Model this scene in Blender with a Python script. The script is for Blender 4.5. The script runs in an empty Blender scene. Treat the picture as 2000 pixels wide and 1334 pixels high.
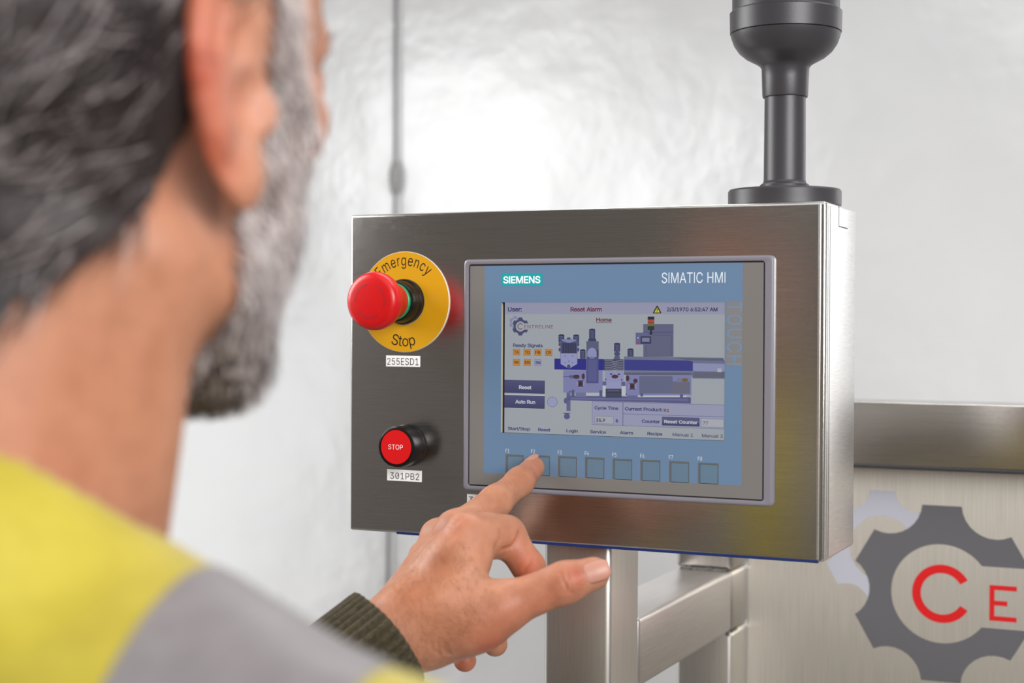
import bpy, bmesh, math, random
import numpy as np
from mathutils import Vector, Matrix, noise as mnoise

random.seed(7)
rng = np.random.default_rng(7)
S = bpy.context.scene
COL = S.collection

# ------------------------------------------------------------------ camera
# Working frame: millimetres, origin on the operator panel's front plate.
# x = along the plate, y = into the plate, z = up; floor at z = FLOOR.
FLOOR = -1433.0
def W(p):
    p = np.asarray(p, float)
    return np.stack([p[..., 0], p[..., 1], p[..., 2] - FLOOR], -1) / 1000.0

FOC = 3026.25                      # focal length in pixels of the 2000 px wide frame
CAM = np.array([513.318, -948.327, 120.034])
_yaw, _pit, _rol = -0.4305, -0.0113, 0.0048
_F = np.array([math.sin(_yaw)*math.cos(_pit), math.cos(_yaw)*math.cos(_pit), math.sin(_pit)])
_R = np.array([math.cos(_yaw), -math.sin(_yaw), 0.0])
_U = np.cross(_R, _F)
_R, _U = math.cos(_rol)*_R + math.sin(_rol)*_U, -math.sin(_rol)*_R + math.cos(_rol)*_U
def ray(u, v):
    return _F + _R*((u-1000)/FOC) - _U*((v-667)/FOC)
def at(u, v, y):
    """Point of the plane at depth y (mm) seen at photo pixel u, v."""
    d = ray(u, v)
    return CAM + d*((y-CAM[1])/d[1])
def atd(u, v, dist):
    return CAM + ray(u, v)*dist
def px(p):
    d = np.asarray(p, float)-CAM
    z = d @ _F
    return 1000+FOC*(d @ _R)/z, 667-FOC*(d @ _U)/z, z

cam = bpy.data.cameras.new('camera')
cam.sensor_width = 36.0
cam.lens = FOC*36.0/2000.0
cam.clip_start = 0.02
cam_o = bpy.data.objects.new('camera', cam)
COL.objects.link(cam_o)
M = Matrix.Identity(4)
for i in range(3):
    M[i][0], M[i][1], M[i][2] = _R[i], _U[i], -_F[i]
M.translation = Vector(W(CAM))
cam_o.matrix_world = M
S.camera = cam_o
cam.dof.use_dof = True
cam.dof.focus_distance = 1.03
cam.dof.aperture_fstop = 6.0

# ------------------------------------------------------------------ light
S.view_settings.view_transform = 'Standard'
S.view_settings.look = 'None'
S.view_settings.gamma = 1.0
S.view_settings.exposure = 0.0
S.view_settings.use_curve_mapping = False
world = bpy.data.worlds.new('world')
S.world = world
world.use_nodes = True
bg = world.node_tree.nodes['Background']
bg.inputs['Color'].default_value = (1.0, 0.915, 0.84, 1)
bg.inputs['Strength'].default_value = 0.15

def area(name, loc, target, sx, sy, power, color=(1, 1, 1)):
    l = bpy.data.lights.new(name, 'AREA')
    l.shape = 'RECTANGLE'
    l.size, l.size_y = sx, sy
    l.energy = power
    l.color = color
    o = bpy.data.objects.new(name, l)
    COL.objects.link(o)
    a = Vector(W(loc)); b = Vector(W(target))
    o.location = a
    o.rotation_euler = (b-a).to_track_quat('-Z', 'Y').to_euler()
    return o
area('ceiling_light_panel', (500, -900, 1450), (250, -200, 0), 1.6, 1.2, 8)
area('front_fill_light', (250, 330, 1100), (163, -520, -60), 1.2, 0.5, 8)  # added fill aimed at the man's front, not a ceiling fitting
area('left_front_light', (-620, -260, 420), (163, -520, -60), 0.5, 0.5, 7.5)  # added fill so his vest shows brighter in the door steel
area('left_hotspot_light', (-927, -100, 440), (-410, 980, 330), 0.6, 0.5, 2.5)  # added lamp, placed so its reflection makes the back wall's hot spot
area('right_fill_light', (1900, -1700, 800), (150, -400, 50), 1.3, 1.1, 69)  # added fill from right behind the camera for head and ear, no window
area('low_left_fill_light', (-1500, 100, -250), (-150, 980, -250), 0.8, 0.8, 3.3)  # added flood to brighten the wall's lower left, no window
area('low_back_light', (0, 560, -800), (50, 980, -250), 1.0, 0.2, 1.4)  # added flood to brighten the low middle of the back wall
# ------------------------------------------------------------------ materials
def lin(r, g, b):
    f = lambda c: (c/255/12.92) if c/255 <= 0.04045 else ((c/255+0.055)/1.055)**2.4
    return (f(r), f(g), f(b), 1.0)

MATS = {}
def new_mat(name):
    m = bpy.data.materials.new(name)
    m.use_nodes = True
    MATS[name] = m
    nt = m.node_tree
    return m, nt, nt.nodes['Principled BSDF']
def setin(b, **kw):
    for k, v in kw.items():
        b.inputs[k.replace('_', ' ')].default_value = v
def node(nt, t, **kw):
    n = nt.nodes.new(t)
    for k, v in kw.items():
        setattr(n, k, v)
    return n
def obj_noise(nt, scale3, nscale, detail=3.0, rough=0.55):
    tc = node(nt, 'ShaderNodeTexCoord')
    mp = node(nt, 'ShaderNodeMapping')
    mp.inputs['Scale'].default_value = scale3
    nz = node(nt, 'ShaderNodeTexNoise')
    nz.inputs['Scale'].default_value = nscale
    nz.inputs['Detail'].default_value = detail
    nz.inputs['Roughness'].default_value = rough
    nt.links.new(tc.outputs['Object'], mp.inputs['Vector'])
    nt.links.new(mp.outputs['Vector'], nz.inputs['Vector'])
    return nz
def ramp(nt, src, stops):
    r = node(nt, 'ShaderNodeValToRGB')
    e = r.color_ramp.elements
    e[0].position, e[0].color = stops[0]
    e[1].position, e[1].color = stops[-1]
    for p, c in stops[1:-1]:
        k = e.new(p); k.color = c
    nt.links.new(src, r.inputs['Fac'])
    return r
def bump(nt, b, src, strength, dist):
    n = node(nt, 'ShaderNodeBump')
    n.inputs['Strength'].default_value = strength
    n.inputs['Distance'].default_value = dist
    nt.links.new(src, n.inputs['Height'])
    nt.links.new(n.outputs['Normal'], b.inputs['Normal'])
    return n

def steel(name, col, rough, grain, aniso=0.75, rot=0.0, bs=0.25, dirt=0.0):
    """Brushed stainless steel; grain = stretch of the brushing noise in object space."""
    m, nt, b = new_mat(name)
    setin(b, Metallic=1.0, Base_Color=col, Roughness=rough, Anisotropic=aniso, Anisotropic_Rotation=rot)
    tg = node(nt, 'ShaderNodeTangent', direction_type='RADIAL', axis='Z')
    nt.links.new(tg.outputs['Tangent'], b.inputs['Tangent'])
    nz = obj_noise(nt, grain, 1.0, 4.0, 0.6)
    r = ramp(nt, nz.outputs['Fac'], [(0.3, tuple(c*0.86 for c in col[:3])+(1,)), (0.7, tuple(min(1, c*1.06) for c in col[:3])+(1,))])
    nt.links.new(r.outputs['Color'], b.inputs['Base Color'])
    bump(nt, b, nz.outputs['Fac'], bs, 0.0002)
    return m
STEEL = (0.62, 0.595, 0.565, 1)
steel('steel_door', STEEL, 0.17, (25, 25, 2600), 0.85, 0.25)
steel('steel_side', (0.86, 0.85, 0.84, 1), 0.36, (25, 60, 2200), 0.6, 0.25)  # same steel, base made paler for the bright light on the side
steel('steel_tube', (0.60, 0.57, 0.535, 1), 0.33, (2200, 2200, 22), 0.6, 0.0)
steel('steel_rail', (0.66, 0.63, 0.61, 1), 0.36, (2200, 25, 2200), 0.3)
steel('steel_beam', (0.62, 0.59, 0.56, 1), 0.2, (25, 25, 2600), 0.8, 0.25)
steel('steel_cabinet', (0.84, 0.79, 0.72, 1), 0.5, (1500, 1500, 18), 0.6, 0.0)

def plain(name, col, rough=0.5, metallic=0.0, spec=0.5, coat=0.0, nz=None, bs=0.1):
    m, nt, b = new_mat(name)
    setin(b, Base_Color=col, Roughness=rough, Metallic=metallic, Specular_IOR_Level=spec, Coat_Weight=coat)
    if nz:
        n = obj_noise(nt, (1, 1, 1), nz, 4.0)
        bump(nt, b, n.outputs['Fac'], bs, 0.0005)
    return m
plain('weld', (0.16, 0.15, 0.14, 1), 0.45, 0.9, nz=900, bs=0.8)
plain('blue_film', lin(28, 44, 100), 0.3)
plain('bezel_plastic', lin(126, 122, 131), 0.32, nz=1500, bs=0.08)
plain('groove_dark', lin(40, 40, 46), 0.5)
plain('face_grey', lin(118, 115, 112), 0.28, nz=2500, bs=0.04)
plain('face_blue', lin(98, 124, 153), 0.28, nz=2500, bs=0.04)
plain('key_fill', lin(94, 118, 138), 0.22)
plain('key_edge', lin(98, 97, 96), 0.4)
plain('recess_beige', lin(186, 178, 160), 0.5)
plain('recess_dark', lin(22, 22, 26), 0.5)
plain('red_plastic', lin(200, 15, 19), 0.33, spec=0.45, nz=900, bs=0.05)
plain('red_mark', lin(168, 14, 20), 0.45)
plain('red_cap', lin(205, 16, 20), 0.3)
plain('green_plastic', lin(20, 140, 84), 0.4)
plain('black_plastic', (0.006, 0.006, 0.007, 1), 0.28, spec=0.35)
plain('yellow_plate', lin(204, 150, 22), 0.26)
plain('plate_edge', lin(225, 220, 205), 0.45)
plain('tower_plastic', (0.04, 0.037, 0.042, 1), 0.4, nz=1400, bs=0.12)
plain('tag_paper', lin(238, 236, 236), 0.5)
plain('cable_grey', lin(120, 118, 122), 0.5)
plain('cable_joint', lin(150, 148, 148), 0.5)

def attr_mat(name, emit=0.0, rough=0.5, spec=0.5):
    """Flat print: colour comes from the faces' own colour attribute."""
    m, nt, b = new_mat(name)
    a = node(nt, 'ShaderNodeVertexColor', layer_name='print_colour')
    setin(b, Roughness=rough, Specular_IOR_Level=spec)
    if emit:
        nt.links.new(a.outputs['Color'], b.inputs['Emission Color'])
        setin(b, Emission_Strength=emit, Base_Color=(0.01, 0.01, 0.012, 1))
    else:
        nt.links.new(a.outputs['Color'], b.inputs['Base Color'])
    return m
attr_mat('screen_print', 0.88, 0.3, 0.3)
attr_mat('print_matt', 0, 0.45, 0.4)

def skin_mat():
    m, nt, b = new_mat('skin')
    a = node(nt, 'ShaderNodeVertexColor', layer_name='tint')
    n1 = obj_noise(nt, (1, 1, 1), 90, 4, 0.6)
    r1 = ramp(nt, n1.outputs['Fac'], [(0.3, (0.86, 0.80, 0.76, 1)), (0.7, (1.08, 1.06, 1.05, 1))])
    mx = node(nt, 'ShaderNodeMix', data_type='RGBA', blend_type='MULTIPLY')
    mx.inputs['Factor'].default_value = 1.0
    nt.links.new(a.outputs['Color'], mx.inputs['A'])
    nt.links.new(r1.outputs['Color'], mx.inputs['B'])
    nt.links.new(mx.outputs['Result'], b.inputs['Base Color'])
    setin(b, Roughness=0.47, Specular_IOR_Level=0.38, Subsurface_Weight=0.16, Subsurface_Scale=0.006)
    b.inputs['Subsurface Radius'].default_value = (1.0, 0.32, 0.18)
    n2 = obj_noise(nt, (1, 1, 1), 700, 3, 0.6)
    v = node(nt, 'ShaderNodeTexVoronoi')
    v.inputs['Scale'].default_value = 900
    tc = node(nt, 'ShaderNodeTexCoord')
    nt.links.new(tc.outputs['Object'], v.inputs['Vector'])
    add = node(nt, 'ShaderNodeMath', operation='ADD')
    nt.links.new(n2.outputs['Fac'], add.inputs[0])
    nt.links.new(v.outputs['Distance'], add.inputs[1])
    bump(nt, b, add.outputs['Value'], 0.22, 0.0004)
skin_mat()
plain('nail', lin(188, 134, 116), 0.42, spec=0.5)
def hair_mat():
    m, nt, b = new_mat('hair')
    a = node(nt, 'ShaderNodeVertexColor', layer_name='tint')
    nt.links.new(a.outputs['Color'], b.inputs['Base Color'])
    setin(b, Roughness=0.45, Specular_IOR_Level=0.4)
hair_mat()
def fabric(name, c1, c2, scale, bs, rough=0.85, sheen=0.2):
    m, nt, b = new_mat(name)
    n = obj_noise(nt, (1, 1, 1), scale, 4, 0.6)
    r = ramp(nt, n.outputs['Fac'], [(0.3, c1), (0.7, c2)])
    nt.links.new(r.outputs['Color'], b.inputs['Base Color'])
    setin(b, Roughness=rough, Sheen_Weight=sheen)
    bump(nt, b, n.outputs['Fac'], bs, 0.001)
fabric('knit', lin(40, 34, 20), lin(72, 63, 41), 420, 0.6, 0.9, 0.0)
fabric('vest_yellow', lin(172, 156, 40), lin(186, 170, 52), 60, 0.15, 0.7)
fabric('band_grey', lin(122, 117, 120), lin(136, 131, 133), 80, 0.1, 0.45, 0.1)
fabric('trouser', lin(30, 32, 38), lin(44, 46, 54), 300, 0.3)
plain('eye_white', lin(225, 220, 214), 0.2)
plain('eye_iris', lin(60, 44, 30), 0.15)
plain('boot', (0.02, 0.017, 0.015, 1), 0.5)

def wall_mat():
    m, nt, b = new_mat('white_sheet')
    setin(b, Metallic=0.30, Roughness=0.3, Base_Color=(0.80, 0.805, 0.815, 1))
    n = obj_noise(nt, (1, 1, 1), 2.3, 5, 0.55)
    r = ramp(nt, n.outputs['Fac'], [(0.35, (0.76, 0.765, 0.775, 1)), (0.7, (0.84, 0.845, 0.85, 1))])
    nt.links.new(r.outputs['Color'], b.inputs['Base Color'])
    n2 = obj_noise(nt, (1, 1, 1), 7, 4, 0.5)
    bump(nt, b, n2.outputs['Fac'], 0.28, 0.02)
wall_mat()
m_, nt_, b_ = new_mat('floor_concrete')
n_ = obj_noise(nt_, (1, 1, 1), 3, 5)
r_ = ramp(nt_, n_.outputs['Fac'], [(0.3, (0.38, 0.37, 0.36, 1)), (0.7, (0.48, 0.47, 0.455, 1))])
nt_.links.new(r_.outputs['Color'], b_.inputs['Base Color'])
setin(b_, Roughness=0.55)
# ------------------------------------------------------------------ letter shapes
GLYPH_REGULAR = '''\
0	453	227,-7 174,1 130,24 95,62 69,113 53,178 48,254 53,330 69,395 95,447 130,484 174,508 227,516 279,508 323,484 358,447 384,395 400,330 405,254 400,178 384,113 359,62 323,24 279,1 227,50 261,56 290,74 313,103 330,144 340,194 344,254 340,314 330,365 313,405 290,435 261,453 227,460 192,453 163,435 140,405 123,365 113,314 109,254 113,194 123,144 140,103 163,74 192,56	5,4,44 44,43,5 6,5,43 43,42,6 42,41,6 7,6,41 41,40,7 8,7,40 0,24,1 47,1,24 1,47,2 46,2,47 10,38,37 37,11,10 2,46,3 46,45,3 4,3,45 44,4,45 8,40,39 9,8,39 39,38,9 38,10,9 35,13,36 12,36,13 25,23,22 22,26,25 34,14,35 13,35,14 20,19,28 29,28,19 19,18,29 30,29,18 31,30,18 18,17,31 32,31,17 17,16,32 26,22,21 27,26,21 21,20,27 20,28,27 32,16,33 16,15,33 34,33,15 14,34,15 24,0,23 23,25,24 11,37,36 36,12,11
1	453	76,0 76,55 391,55 391,0 276,509 276,0 212,0 212,448 209,448 86,358 86,427 198,509 276,55 212,55	11,10,8 8,10,9 3,2,5 13,12,7 1,0,6 11,8,7 7,4,11 12,13,6 4,7,12 5,2,12 6,5,12 1,6,13
2	453	64,0 64,47 234,229 261,257 282,282 299,305 311,327 318,348 320,371 317,397 308,419 293,436 273,449 250,457 224,460 196,457 172,447 153,433 139,413 130,390 127,362 66,362 71,405 86,442 111,473 143,496 182,511 225,516 268,511 306,497 337,474 361,445 376,411 381,372 378,345 371,318 357,290 336,259 306,223 267,180 153,60 153,57 389,57 389,0	1,0,41 20,19,21 22,21,19 19,18,22 23,22,18 18,24,23 26,16,15 27,14,13 39,2,40 14,27,15 26,15,27 1,41,40 40,2,1 24,18,17 25,24,17 17,16,25 16,26,25 12,11,29 28,12,29 34,33,8 33,32,8 4,38,37 5,4,37 37,36,5 6,5,36 36,35,6 7,6,35 35,34,7 34,8,7 8,32,9 32,31,9 10,9,31 31,30,10 11,10,30 29,11,30 41,0,43 43,42,41 2,39,38 3,2,38 38,4,3 12,28,13 27,13,28
3	453	218,-7 173,-3 133,10 98,30 70,57 52,91 44,132 109,132 115,107 126,87 144,71 165,59 191,52 219,50 248,53 275,61 297,74 315,93 325,116 329,145 326,172 316,196 299,217 275,234 242,244 201,248 157,248 157,299 288,448 288,452 70,452 70,509 372,509 372,461 211,278 211,289 264,288 308,276 344,253 371,222 387,186 393,145 387,103 370,66 344,36 309,12 266,-2 221,289	2,10,3 10,9,3 3,9,4 9,8,4 5,4,8 8,7,5 6,5,7 1,12,11 14,13,0 12,1,0 0,13,12 24,34,25 26,25,34 27,26,34 34,35,27 1,11,2 10,2,11 15,46,45 45,16,15 22,37,23 36,23,37 18,43,42 19,18,42 42,41,19 41,40,19 20,19,40 40,39,20 16,45,44 17,16,44 44,43,17 43,18,17 20,39,21 39,38,21 22,21,38 37,22,38 33,28,35 29,28,33 33,32,29 14,0,46 46,15,14 23,36,24 34,24,36 27,35,28 31,30,29 29,32,31 34,36,47 35,34,47 33,35,47
4	453	40,105 40,158 247,509 311,509 109,166 109,163 413,163 413,105 282,0 282,121 282,146 282,318 343,318 343,0 282,105 282,163 343,163 343,105	1,0,5 1,5,4 4,2,1 5,0,9 5,9,10 16,15,10 2,4,3 15,16,11 8,13,14 9,0,14 5,10,15 12,11,16 7,6,16 17,7,16 14,17,9 17,16,10 10,9,17 17,14,13
5	453	221,-7 178,-2 140,11 108,32 83,60 66,93 60,130 122,130 127,108 138,89 154,73 173,60 196,52 221,50 250,53 276,64 298,82 314,104 324,131 328,162 324,193 314,221 297,244 275,262 248,273 218,277 192,275 167,268 145,258 128,246 67,253 96,509 366,509 366,452 151,452 134,301 136,301 155,315 178,325 203,331 229,334 263,330 294,321 321,306 345,285 364,260 379,231 388,199 391,163 385,117 369,76 343,41 309,15 268,-1	4,3,9 9,8,4 5,4,8 8,7,5 6,5,7 29,35,30 31,30,35 12,1,0 0,13,12 25,39,26 1,12,11 37,27,26 38,37,26 26,39,38 1,11,2 11,10,2 3,2,10 9,3,10 35,29,28 36,35,28 28,27,36 27,37,36 31,35,34 40,24,41 52,16,15 52,15,53 14,53,15 24,23,42 41,24,42 50,49,18 19,18,49 49,48,19 48,47,19 20,19,47 47,46,20 16,52,51 17,16,51 51,50,17 50,18,17 20,46,21 46,45,21 22,21,45 45,44,22 44,43,22 23,22,43 42,23,43 53,14,0 13,0,14 24,40,25 39,25,40 33,32,34 31,34,32
6	453	226,-7 182,-1 142,15 109,40 84,74 69,115 64,162 68,199 80,239 102,285 137,340 252,509 322,509 151,261 145,261 154,275 165,288 179,299 196,307 214,312 235,314 278,309 316,295 346,271 370,240 384,201 389,157 384,112 368,73 343,39 310,14 271,-2 226,48 254,52 279,63 299,79 314,101 324,128 327,157 324,187 314,213 299,235 279,251 254,262 226,265 198,262 174,252 153,235 138,214 128,188 125,158 128,128 138,102 153,79 174,63 198,52 174,295	4,3,52 52,51,4 5,4,51 51,50,5 6,5,50 50,49,6 7,6,49 8,7,49 49,48,8 13,14,47 14,13,15 45,18,17 1,55,54 13,47,46 1,54,2 54,53,2 3,2,53 52,3,53 47,14,48 8,48,14 9,8,14 14,15,9 10,9,15 15,16,10 32,0,33 43,20,44 34,31,30 30,35,34 33,0,31 31,34,33 42,21,43 20,43,21 29,28,36 28,27,36 37,36,27 27,26,37 38,37,26 39,38,26 26,25,39 25,24,39 40,39,24 24,23,40 35,30,29 29,36,35 40,23,41 23,22,41 42,41,22 21,42,22 10,16,11 55,1,0 0,32,55 18,45,44 19,18,44 44,20,19 46,45,17 56,13,17 13,46,17 16,15,13 13,56,16 12,11,16 12,16,56
7	453	97,0 323,448 323,452 62,452 62,509 391,509 391,449 165,0	0,7,1 2,1,6 6,5,2 6,1,7 4,3,2 2,5,4
8	453	226,-7 178,-2 136,11 101,33 74,62 57,96 52,135 55,166 65,195 81,220 101,241 125,256 153,265 153,267 119,282 93,308 76,342 70,380 75,417 90,450 114,477 146,498 184,511 226,516 269,511 306,498 337,477 361,450 377,417 382,380 376,342 359,308 333,282 300,267 300,265 327,256 351,241 372,220 387,195 397,166 401,135 395,96 378,62 352,33 317,11 275,-2 226,49 258,52 285,60 307,74 323,91 333,113 337,139 333,165 322,189 305,208 283,223 256,232 226,235 196,232 169,223 147,208 130,189 119,165 115,139 119,113 129,91 145,74 167,60 195,52 226,290 252,292 274,300 293,313 307,330 316,351 319,376 316,399 308,420 294,437 275,449 252,457 226,460 200,457 177,449 159,437 145,420 136,399 133,376 136,351 145,330 159,313 178,300 201,292	3,66,4 66,65,4 5,4,65 6,5,65 65,64,6 7,6,64 64,63,7 8,7,63 63,62,8 9,8,62 62,10,9 17,16,88 93,59,58 69,1,0 0,46,69 22,84,83 1,69,68 60,59,12 59,93,12 13,12,93 93,92,13 91,13,92 21,85,84 84,22,21 1,68,2 68,67,2 3,2,67 66,3,67 10,62,61 11,10,61 61,60,11 60,12,11 13,91,14 91,90,14 15,14,90 90,89,15 16,15,89 88,16,89 17,88,87 18,17,87 19,18,87 87,86,19 20,19,86 86,85,20 85,21,20 81,23,82 80,24,81 23,81,24 47,45,48 56,34,57 71,57,34 34,33,71 72,71,33 33,73,72 79,25,80 24,80,25 43,42,50 51,50,42 42,41,51 41,40,51 52,51,40 40,39,52 53,52,39 39,38,53 54,53,38 38,37,54 36,54,37 30,29,76 77,76,29 29,28,77 28,27,77 48,45,44 49,48,44 44,43,49 43,50,49 54,36,55 36,35,55 56,55,35 34,56,35 73,33,32 74,73,32 32,31,74 75,74,31 31,30,75 30,76,75 77,27,78 27,26,78 79,78,26 25,79,26 45,47,0 46,0,47 57,71,58 71,70,58 93,58,70 82,23,83 22,83,23
A	480	16,0 201,509 276,509 463,0 395,0 287,302 276,334 264,372 250,420 232,478 245,478 228,419 213,371 201,333 191,302 85,0 110,142 110,199 370,199 370,142 239,456 154,199 324,199 344,142 135,142	0,15,16 16,17,0 1,13,12 12,11,1 11,9,1 17,14,13 13,1,17 0,17,1 2,7,6 7,2,8 10,8,2 4,3,19 3,18,19 5,18,6 2,6,18 18,3,2 24,21,16 9,11,20 9,20,10 1,9,10 10,2,1 22,23,19 8,10,20 21,24,22 14,17,21 17,16,21 18,5,22 19,18,22 4,19,23 23,22,24 16,15,24
B	456	60,0 60,509 241,509 289,504 329,491 359,469 381,442 394,410 398,374 395,344 387,320 373,301 356,286 336,275 315,267 315,262 339,257 363,245 385,227 402,203 414,173 418,136 413,100 400,67 377,39 344,18 301,4 247,0 125,57 245,57 296,63 330,80 349,105 355,137 352,161 342,184 327,203 306,218 279,228 248,231 125,231 125,285 238,285 265,288 288,296 308,309 323,326 333,348 336,372 330,403 313,429 283,446 240,452 125,452	0,28,40 1,0,40 40,41,1 41,53,1 39,43,42 28,0,27 27,29,28 39,42,40 41,40,42 52,2,53 1,53,2 38,37,15 14,45,44 50,4,51 3,51,4 29,27,26 26,30,29 43,39,38 38,15,43 15,14,43 14,44,43 51,3,52 2,52,3 31,25,24 24,23,31 32,31,23 23,22,32 33,32,22 22,21,33 21,20,33 34,33,20 20,19,34 35,34,19 19,18,35 11,10,47 10,9,47 48,47,9 9,8,48 8,7,48 49,48,7 7,6,49 30,26,25 25,31,30 35,18,36 18,17,36 17,16,36 37,36,16 15,37,16 45,14,13 46,45,13 13,12,46 12,11,46 11,47,46 49,6,50 6,5,50 4,50,5
C	510	267,-7 205,1 150,25 104,63 70,115 48,179 40,254 48,329 70,393 104,445 150,484 205,508 267,516 305,513 340,504 373,490 402,471 427,447 448,418 463,385 473,348 408,348 401,373 389,395 375,413 357,428 337,440 315,449 292,454 267,456 223,450 184,432 150,403 125,364 109,314 103,254 109,194 125,145 151,105 184,76 223,59 267,53 292,55 315,60 337,69 357,81 375,96 389,114 401,136 408,160 473,160 463,124 448,91 428,62 402,38 373,19 341,5 305,-4	5,4,37 37,36,5 6,5,36 35,6,36 6,35,34 7,6,34 34,33,7 8,7,33 30,11,31 40,0,41 28,13,12 41,0,42 28,12,29 0,40,1 39,1,40 29,12,30 11,30,12 1,39,2 39,38,2 3,2,38 4,3,38 37,4,38 8,33,32 9,8,32 32,31,9 10,9,31 31,11,10 43,57,56 56,44,43 26,14,27 44,56,55 55,45,44 25,15,26 14,26,15 52,51,48 49,48,51 51,50,49 20,19,21 22,21,19 19,18,22 23,22,18 18,17,23 45,55,54 46,45,54 54,53,46 47,46,53 53,52,47 52,48,47 23,17,24 17,16,24 25,24,16 15,25,16 42,0,57 57,43,42 13,28,27 27,14,13
D	502	219,0 96,0 96,57 215,57 272,63 318,81 354,110 379,149 394,198 399,255 394,312 379,361 354,399 320,428 275,446 221,452 93,452 93,509 225,509 294,501 353,478 399,441 433,391 455,329 462,255 455,181 433,119 398,68 351,31 291,8 125,509 125,0 60,0 60,509 125,452 125,57	33,32,16 16,17,33 2,1,31 1,2,32 16,32,2 17,16,30 29,5,4 29,4,0 3,0,4 18,15,14 14,19,18 0,3,31 2,31,35 16,2,34 30,16,34 15,18,30 20,13,12 10,9,24 24,23,10 6,28,27 27,26,6 7,6,26 26,25,7 8,7,25 25,24,8 24,9,8 10,23,11 23,22,11 12,11,22 22,21,12 20,12,21 5,29,28 28,6,5 19,14,13 13,20,19 15,30,34 2,35,34 31,3,35
E	419	60,0 60,509 372,509 372,452 125,452 125,286 355,286 355,229 125,229 125,57 375,57 375,0	0,9,8 1,0,8 8,5,1 5,4,1 9,0,11 11,10,9 5,8,7 7,6,5 3,2,4 1,4,2
F	410	60,0 60,509 369,509 369,452 125,452 125,278 346,278 346,221 125,221 125,0	9,8,0 8,5,0 1,0,5 3,2,4 5,8,7 7,6,5 1,5,4 4,2,1
H	517	60,0 60,509 125,509 125,289 392,289 392,509 457,509 457,0 392,0 392,232 125,232 125,0	0,11,10 1,0,10 10,3,1 3,2,1 9,8,7 7,6,9 4,9,6 6,5,4 3,10,9 9,4,3
I	177	60,0 117,0 117,517 60,517	3,0,1 1,2,3
L	393	60,0 60,509 125,509 125,57 361,57 361,0	1,0,3 3,0,5 5,4,3 1,3,2
M	628	60,0 60,509 152,509 277,187 282,174 287,159 293,141 299,123 305,103 311,84 317,65 322,49 307,49 312,65 318,83 324,102 330,121 336,140 342,158 348,174 352,187 476,509 568,509 568,0 504,0 504,291 504,308 504,327 505,347 505,369 506,391 506,413 507,435 507,457 513,457 505,433 498,409 490,386 482,363 474,341 467,322 461,305 456,291 342,0 286,0 170,291 165,304 159,321 152,340 145,361 137,384 129,408 121,432 112,457 119,457 119,437 120,416 120,394 121,372 121,350 122,328 122,309 122,291 122,0 315,73 507,437 119,436	55,53,66 57,56,1 53,1,56 54,53,55 55,52,54 63,62,0 1,0,62 62,61,1 61,60,1 60,59,1 59,58,1 57,1,58 13,9,12 8,12,9 12,8,44 49,2,50 51,50,2 52,51,2 54,52,2 53,54,2 1,53,2 14,10,11 11,15,14 31,30,22 22,34,31 32,31,34 34,33,65 65,33,35 25,24,23 23,22,25 26,25,22 27,26,22 28,27,22 29,28,22 22,30,29 20,19,42 21,38,37 37,36,21 36,35,21 35,33,21 33,34,21 34,22,21 12,44,43 43,11,12 13,12,11 11,10,13 13,10,64 42,41,20 2,49,48 46,45,3 3,2,48 48,47,3 47,46,3 10,14,64 9,13,64 38,21,39 21,20,39 40,39,20 41,40,20 32,34,65 15,11,43 43,42,18 19,18,42 18,17,43 17,16,43 16,15,43 4,3,45 45,44,5 6,5,44 7,6,44 8,7,44 5,4,45 53,56,66 52,55,66
N	523	60,0 60,509 136,509 343,183 352,169 363,151 375,130 388,107 401,82 414,55 405,54 402,81 401,108 400,134 399,157 399,178 399,195 399,509 463,509 463,0 387,0 202,290 190,310 177,331 164,354 148,381 130,413 108,452 119,454 121,417 122,384 123,354 124,328 125,307 125,291 125,0 403,78 120,430	33,32,1 32,31,1 31,30,1 27,1,30 30,29,27 2,26,25 35,34,0 1,0,34 33,1,34 28,27,37 26,2,28 27,28,2 1,27,2 20,7,6 10,9,36 11,9,12 9,19,12 13,12,19 14,13,19 19,9,20 9,10,20 7,20,10 10,8,7 14,19,15 16,15,19 19,18,16 17,16,18 6,5,20 25,24,2 22,21,3 3,2,22 23,22,2 24,23,2 9,11,36 8,10,36 3,21,20 4,3,20 5,4,20 27,29,37 26,28,37
O	533	267,-7 205,1 150,25 105,63 70,115 48,179 40,254 48,329 70,393 105,445 150,484 205,508 267,516 329,508 384,484 429,445 464,393 486,329 493,254 486,179 464,115 429,63 384,25 329,1 267,53 310,59 349,76 383,105 408,144 425,194 430,254 425,314 408,365 383,404 349,433 310,450 267,456 223,450 184,433 151,404 125,364 109,314 103,254 109,194 125,144 151,105 184,76 223,59	5,4,44 44,43,5 6,5,43 42,6,43 6,42,41 7,6,41 41,40,7 8,7,40 45,2,46 39,38,10 47,1,0 0,24,47 46,2,1 1,47,46 37,11,38 10,38,11 2,45,3 4,3,45 44,4,45 8,40,39 9,8,39 39,10,9 12,36,35 35,13,12 27,26,22 33,14,34 22,26,23 25,23,26 13,35,34 34,14,13 20,19,28 29,28,19 19,18,29 18,30,29 30,18,31 18,17,31 32,31,17 17,16,32 27,22,21 21,20,27 20,28,27 32,16,33 16,15,33 14,33,15 23,25,0 24,0,25 36,12,37 11,37,12
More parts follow.
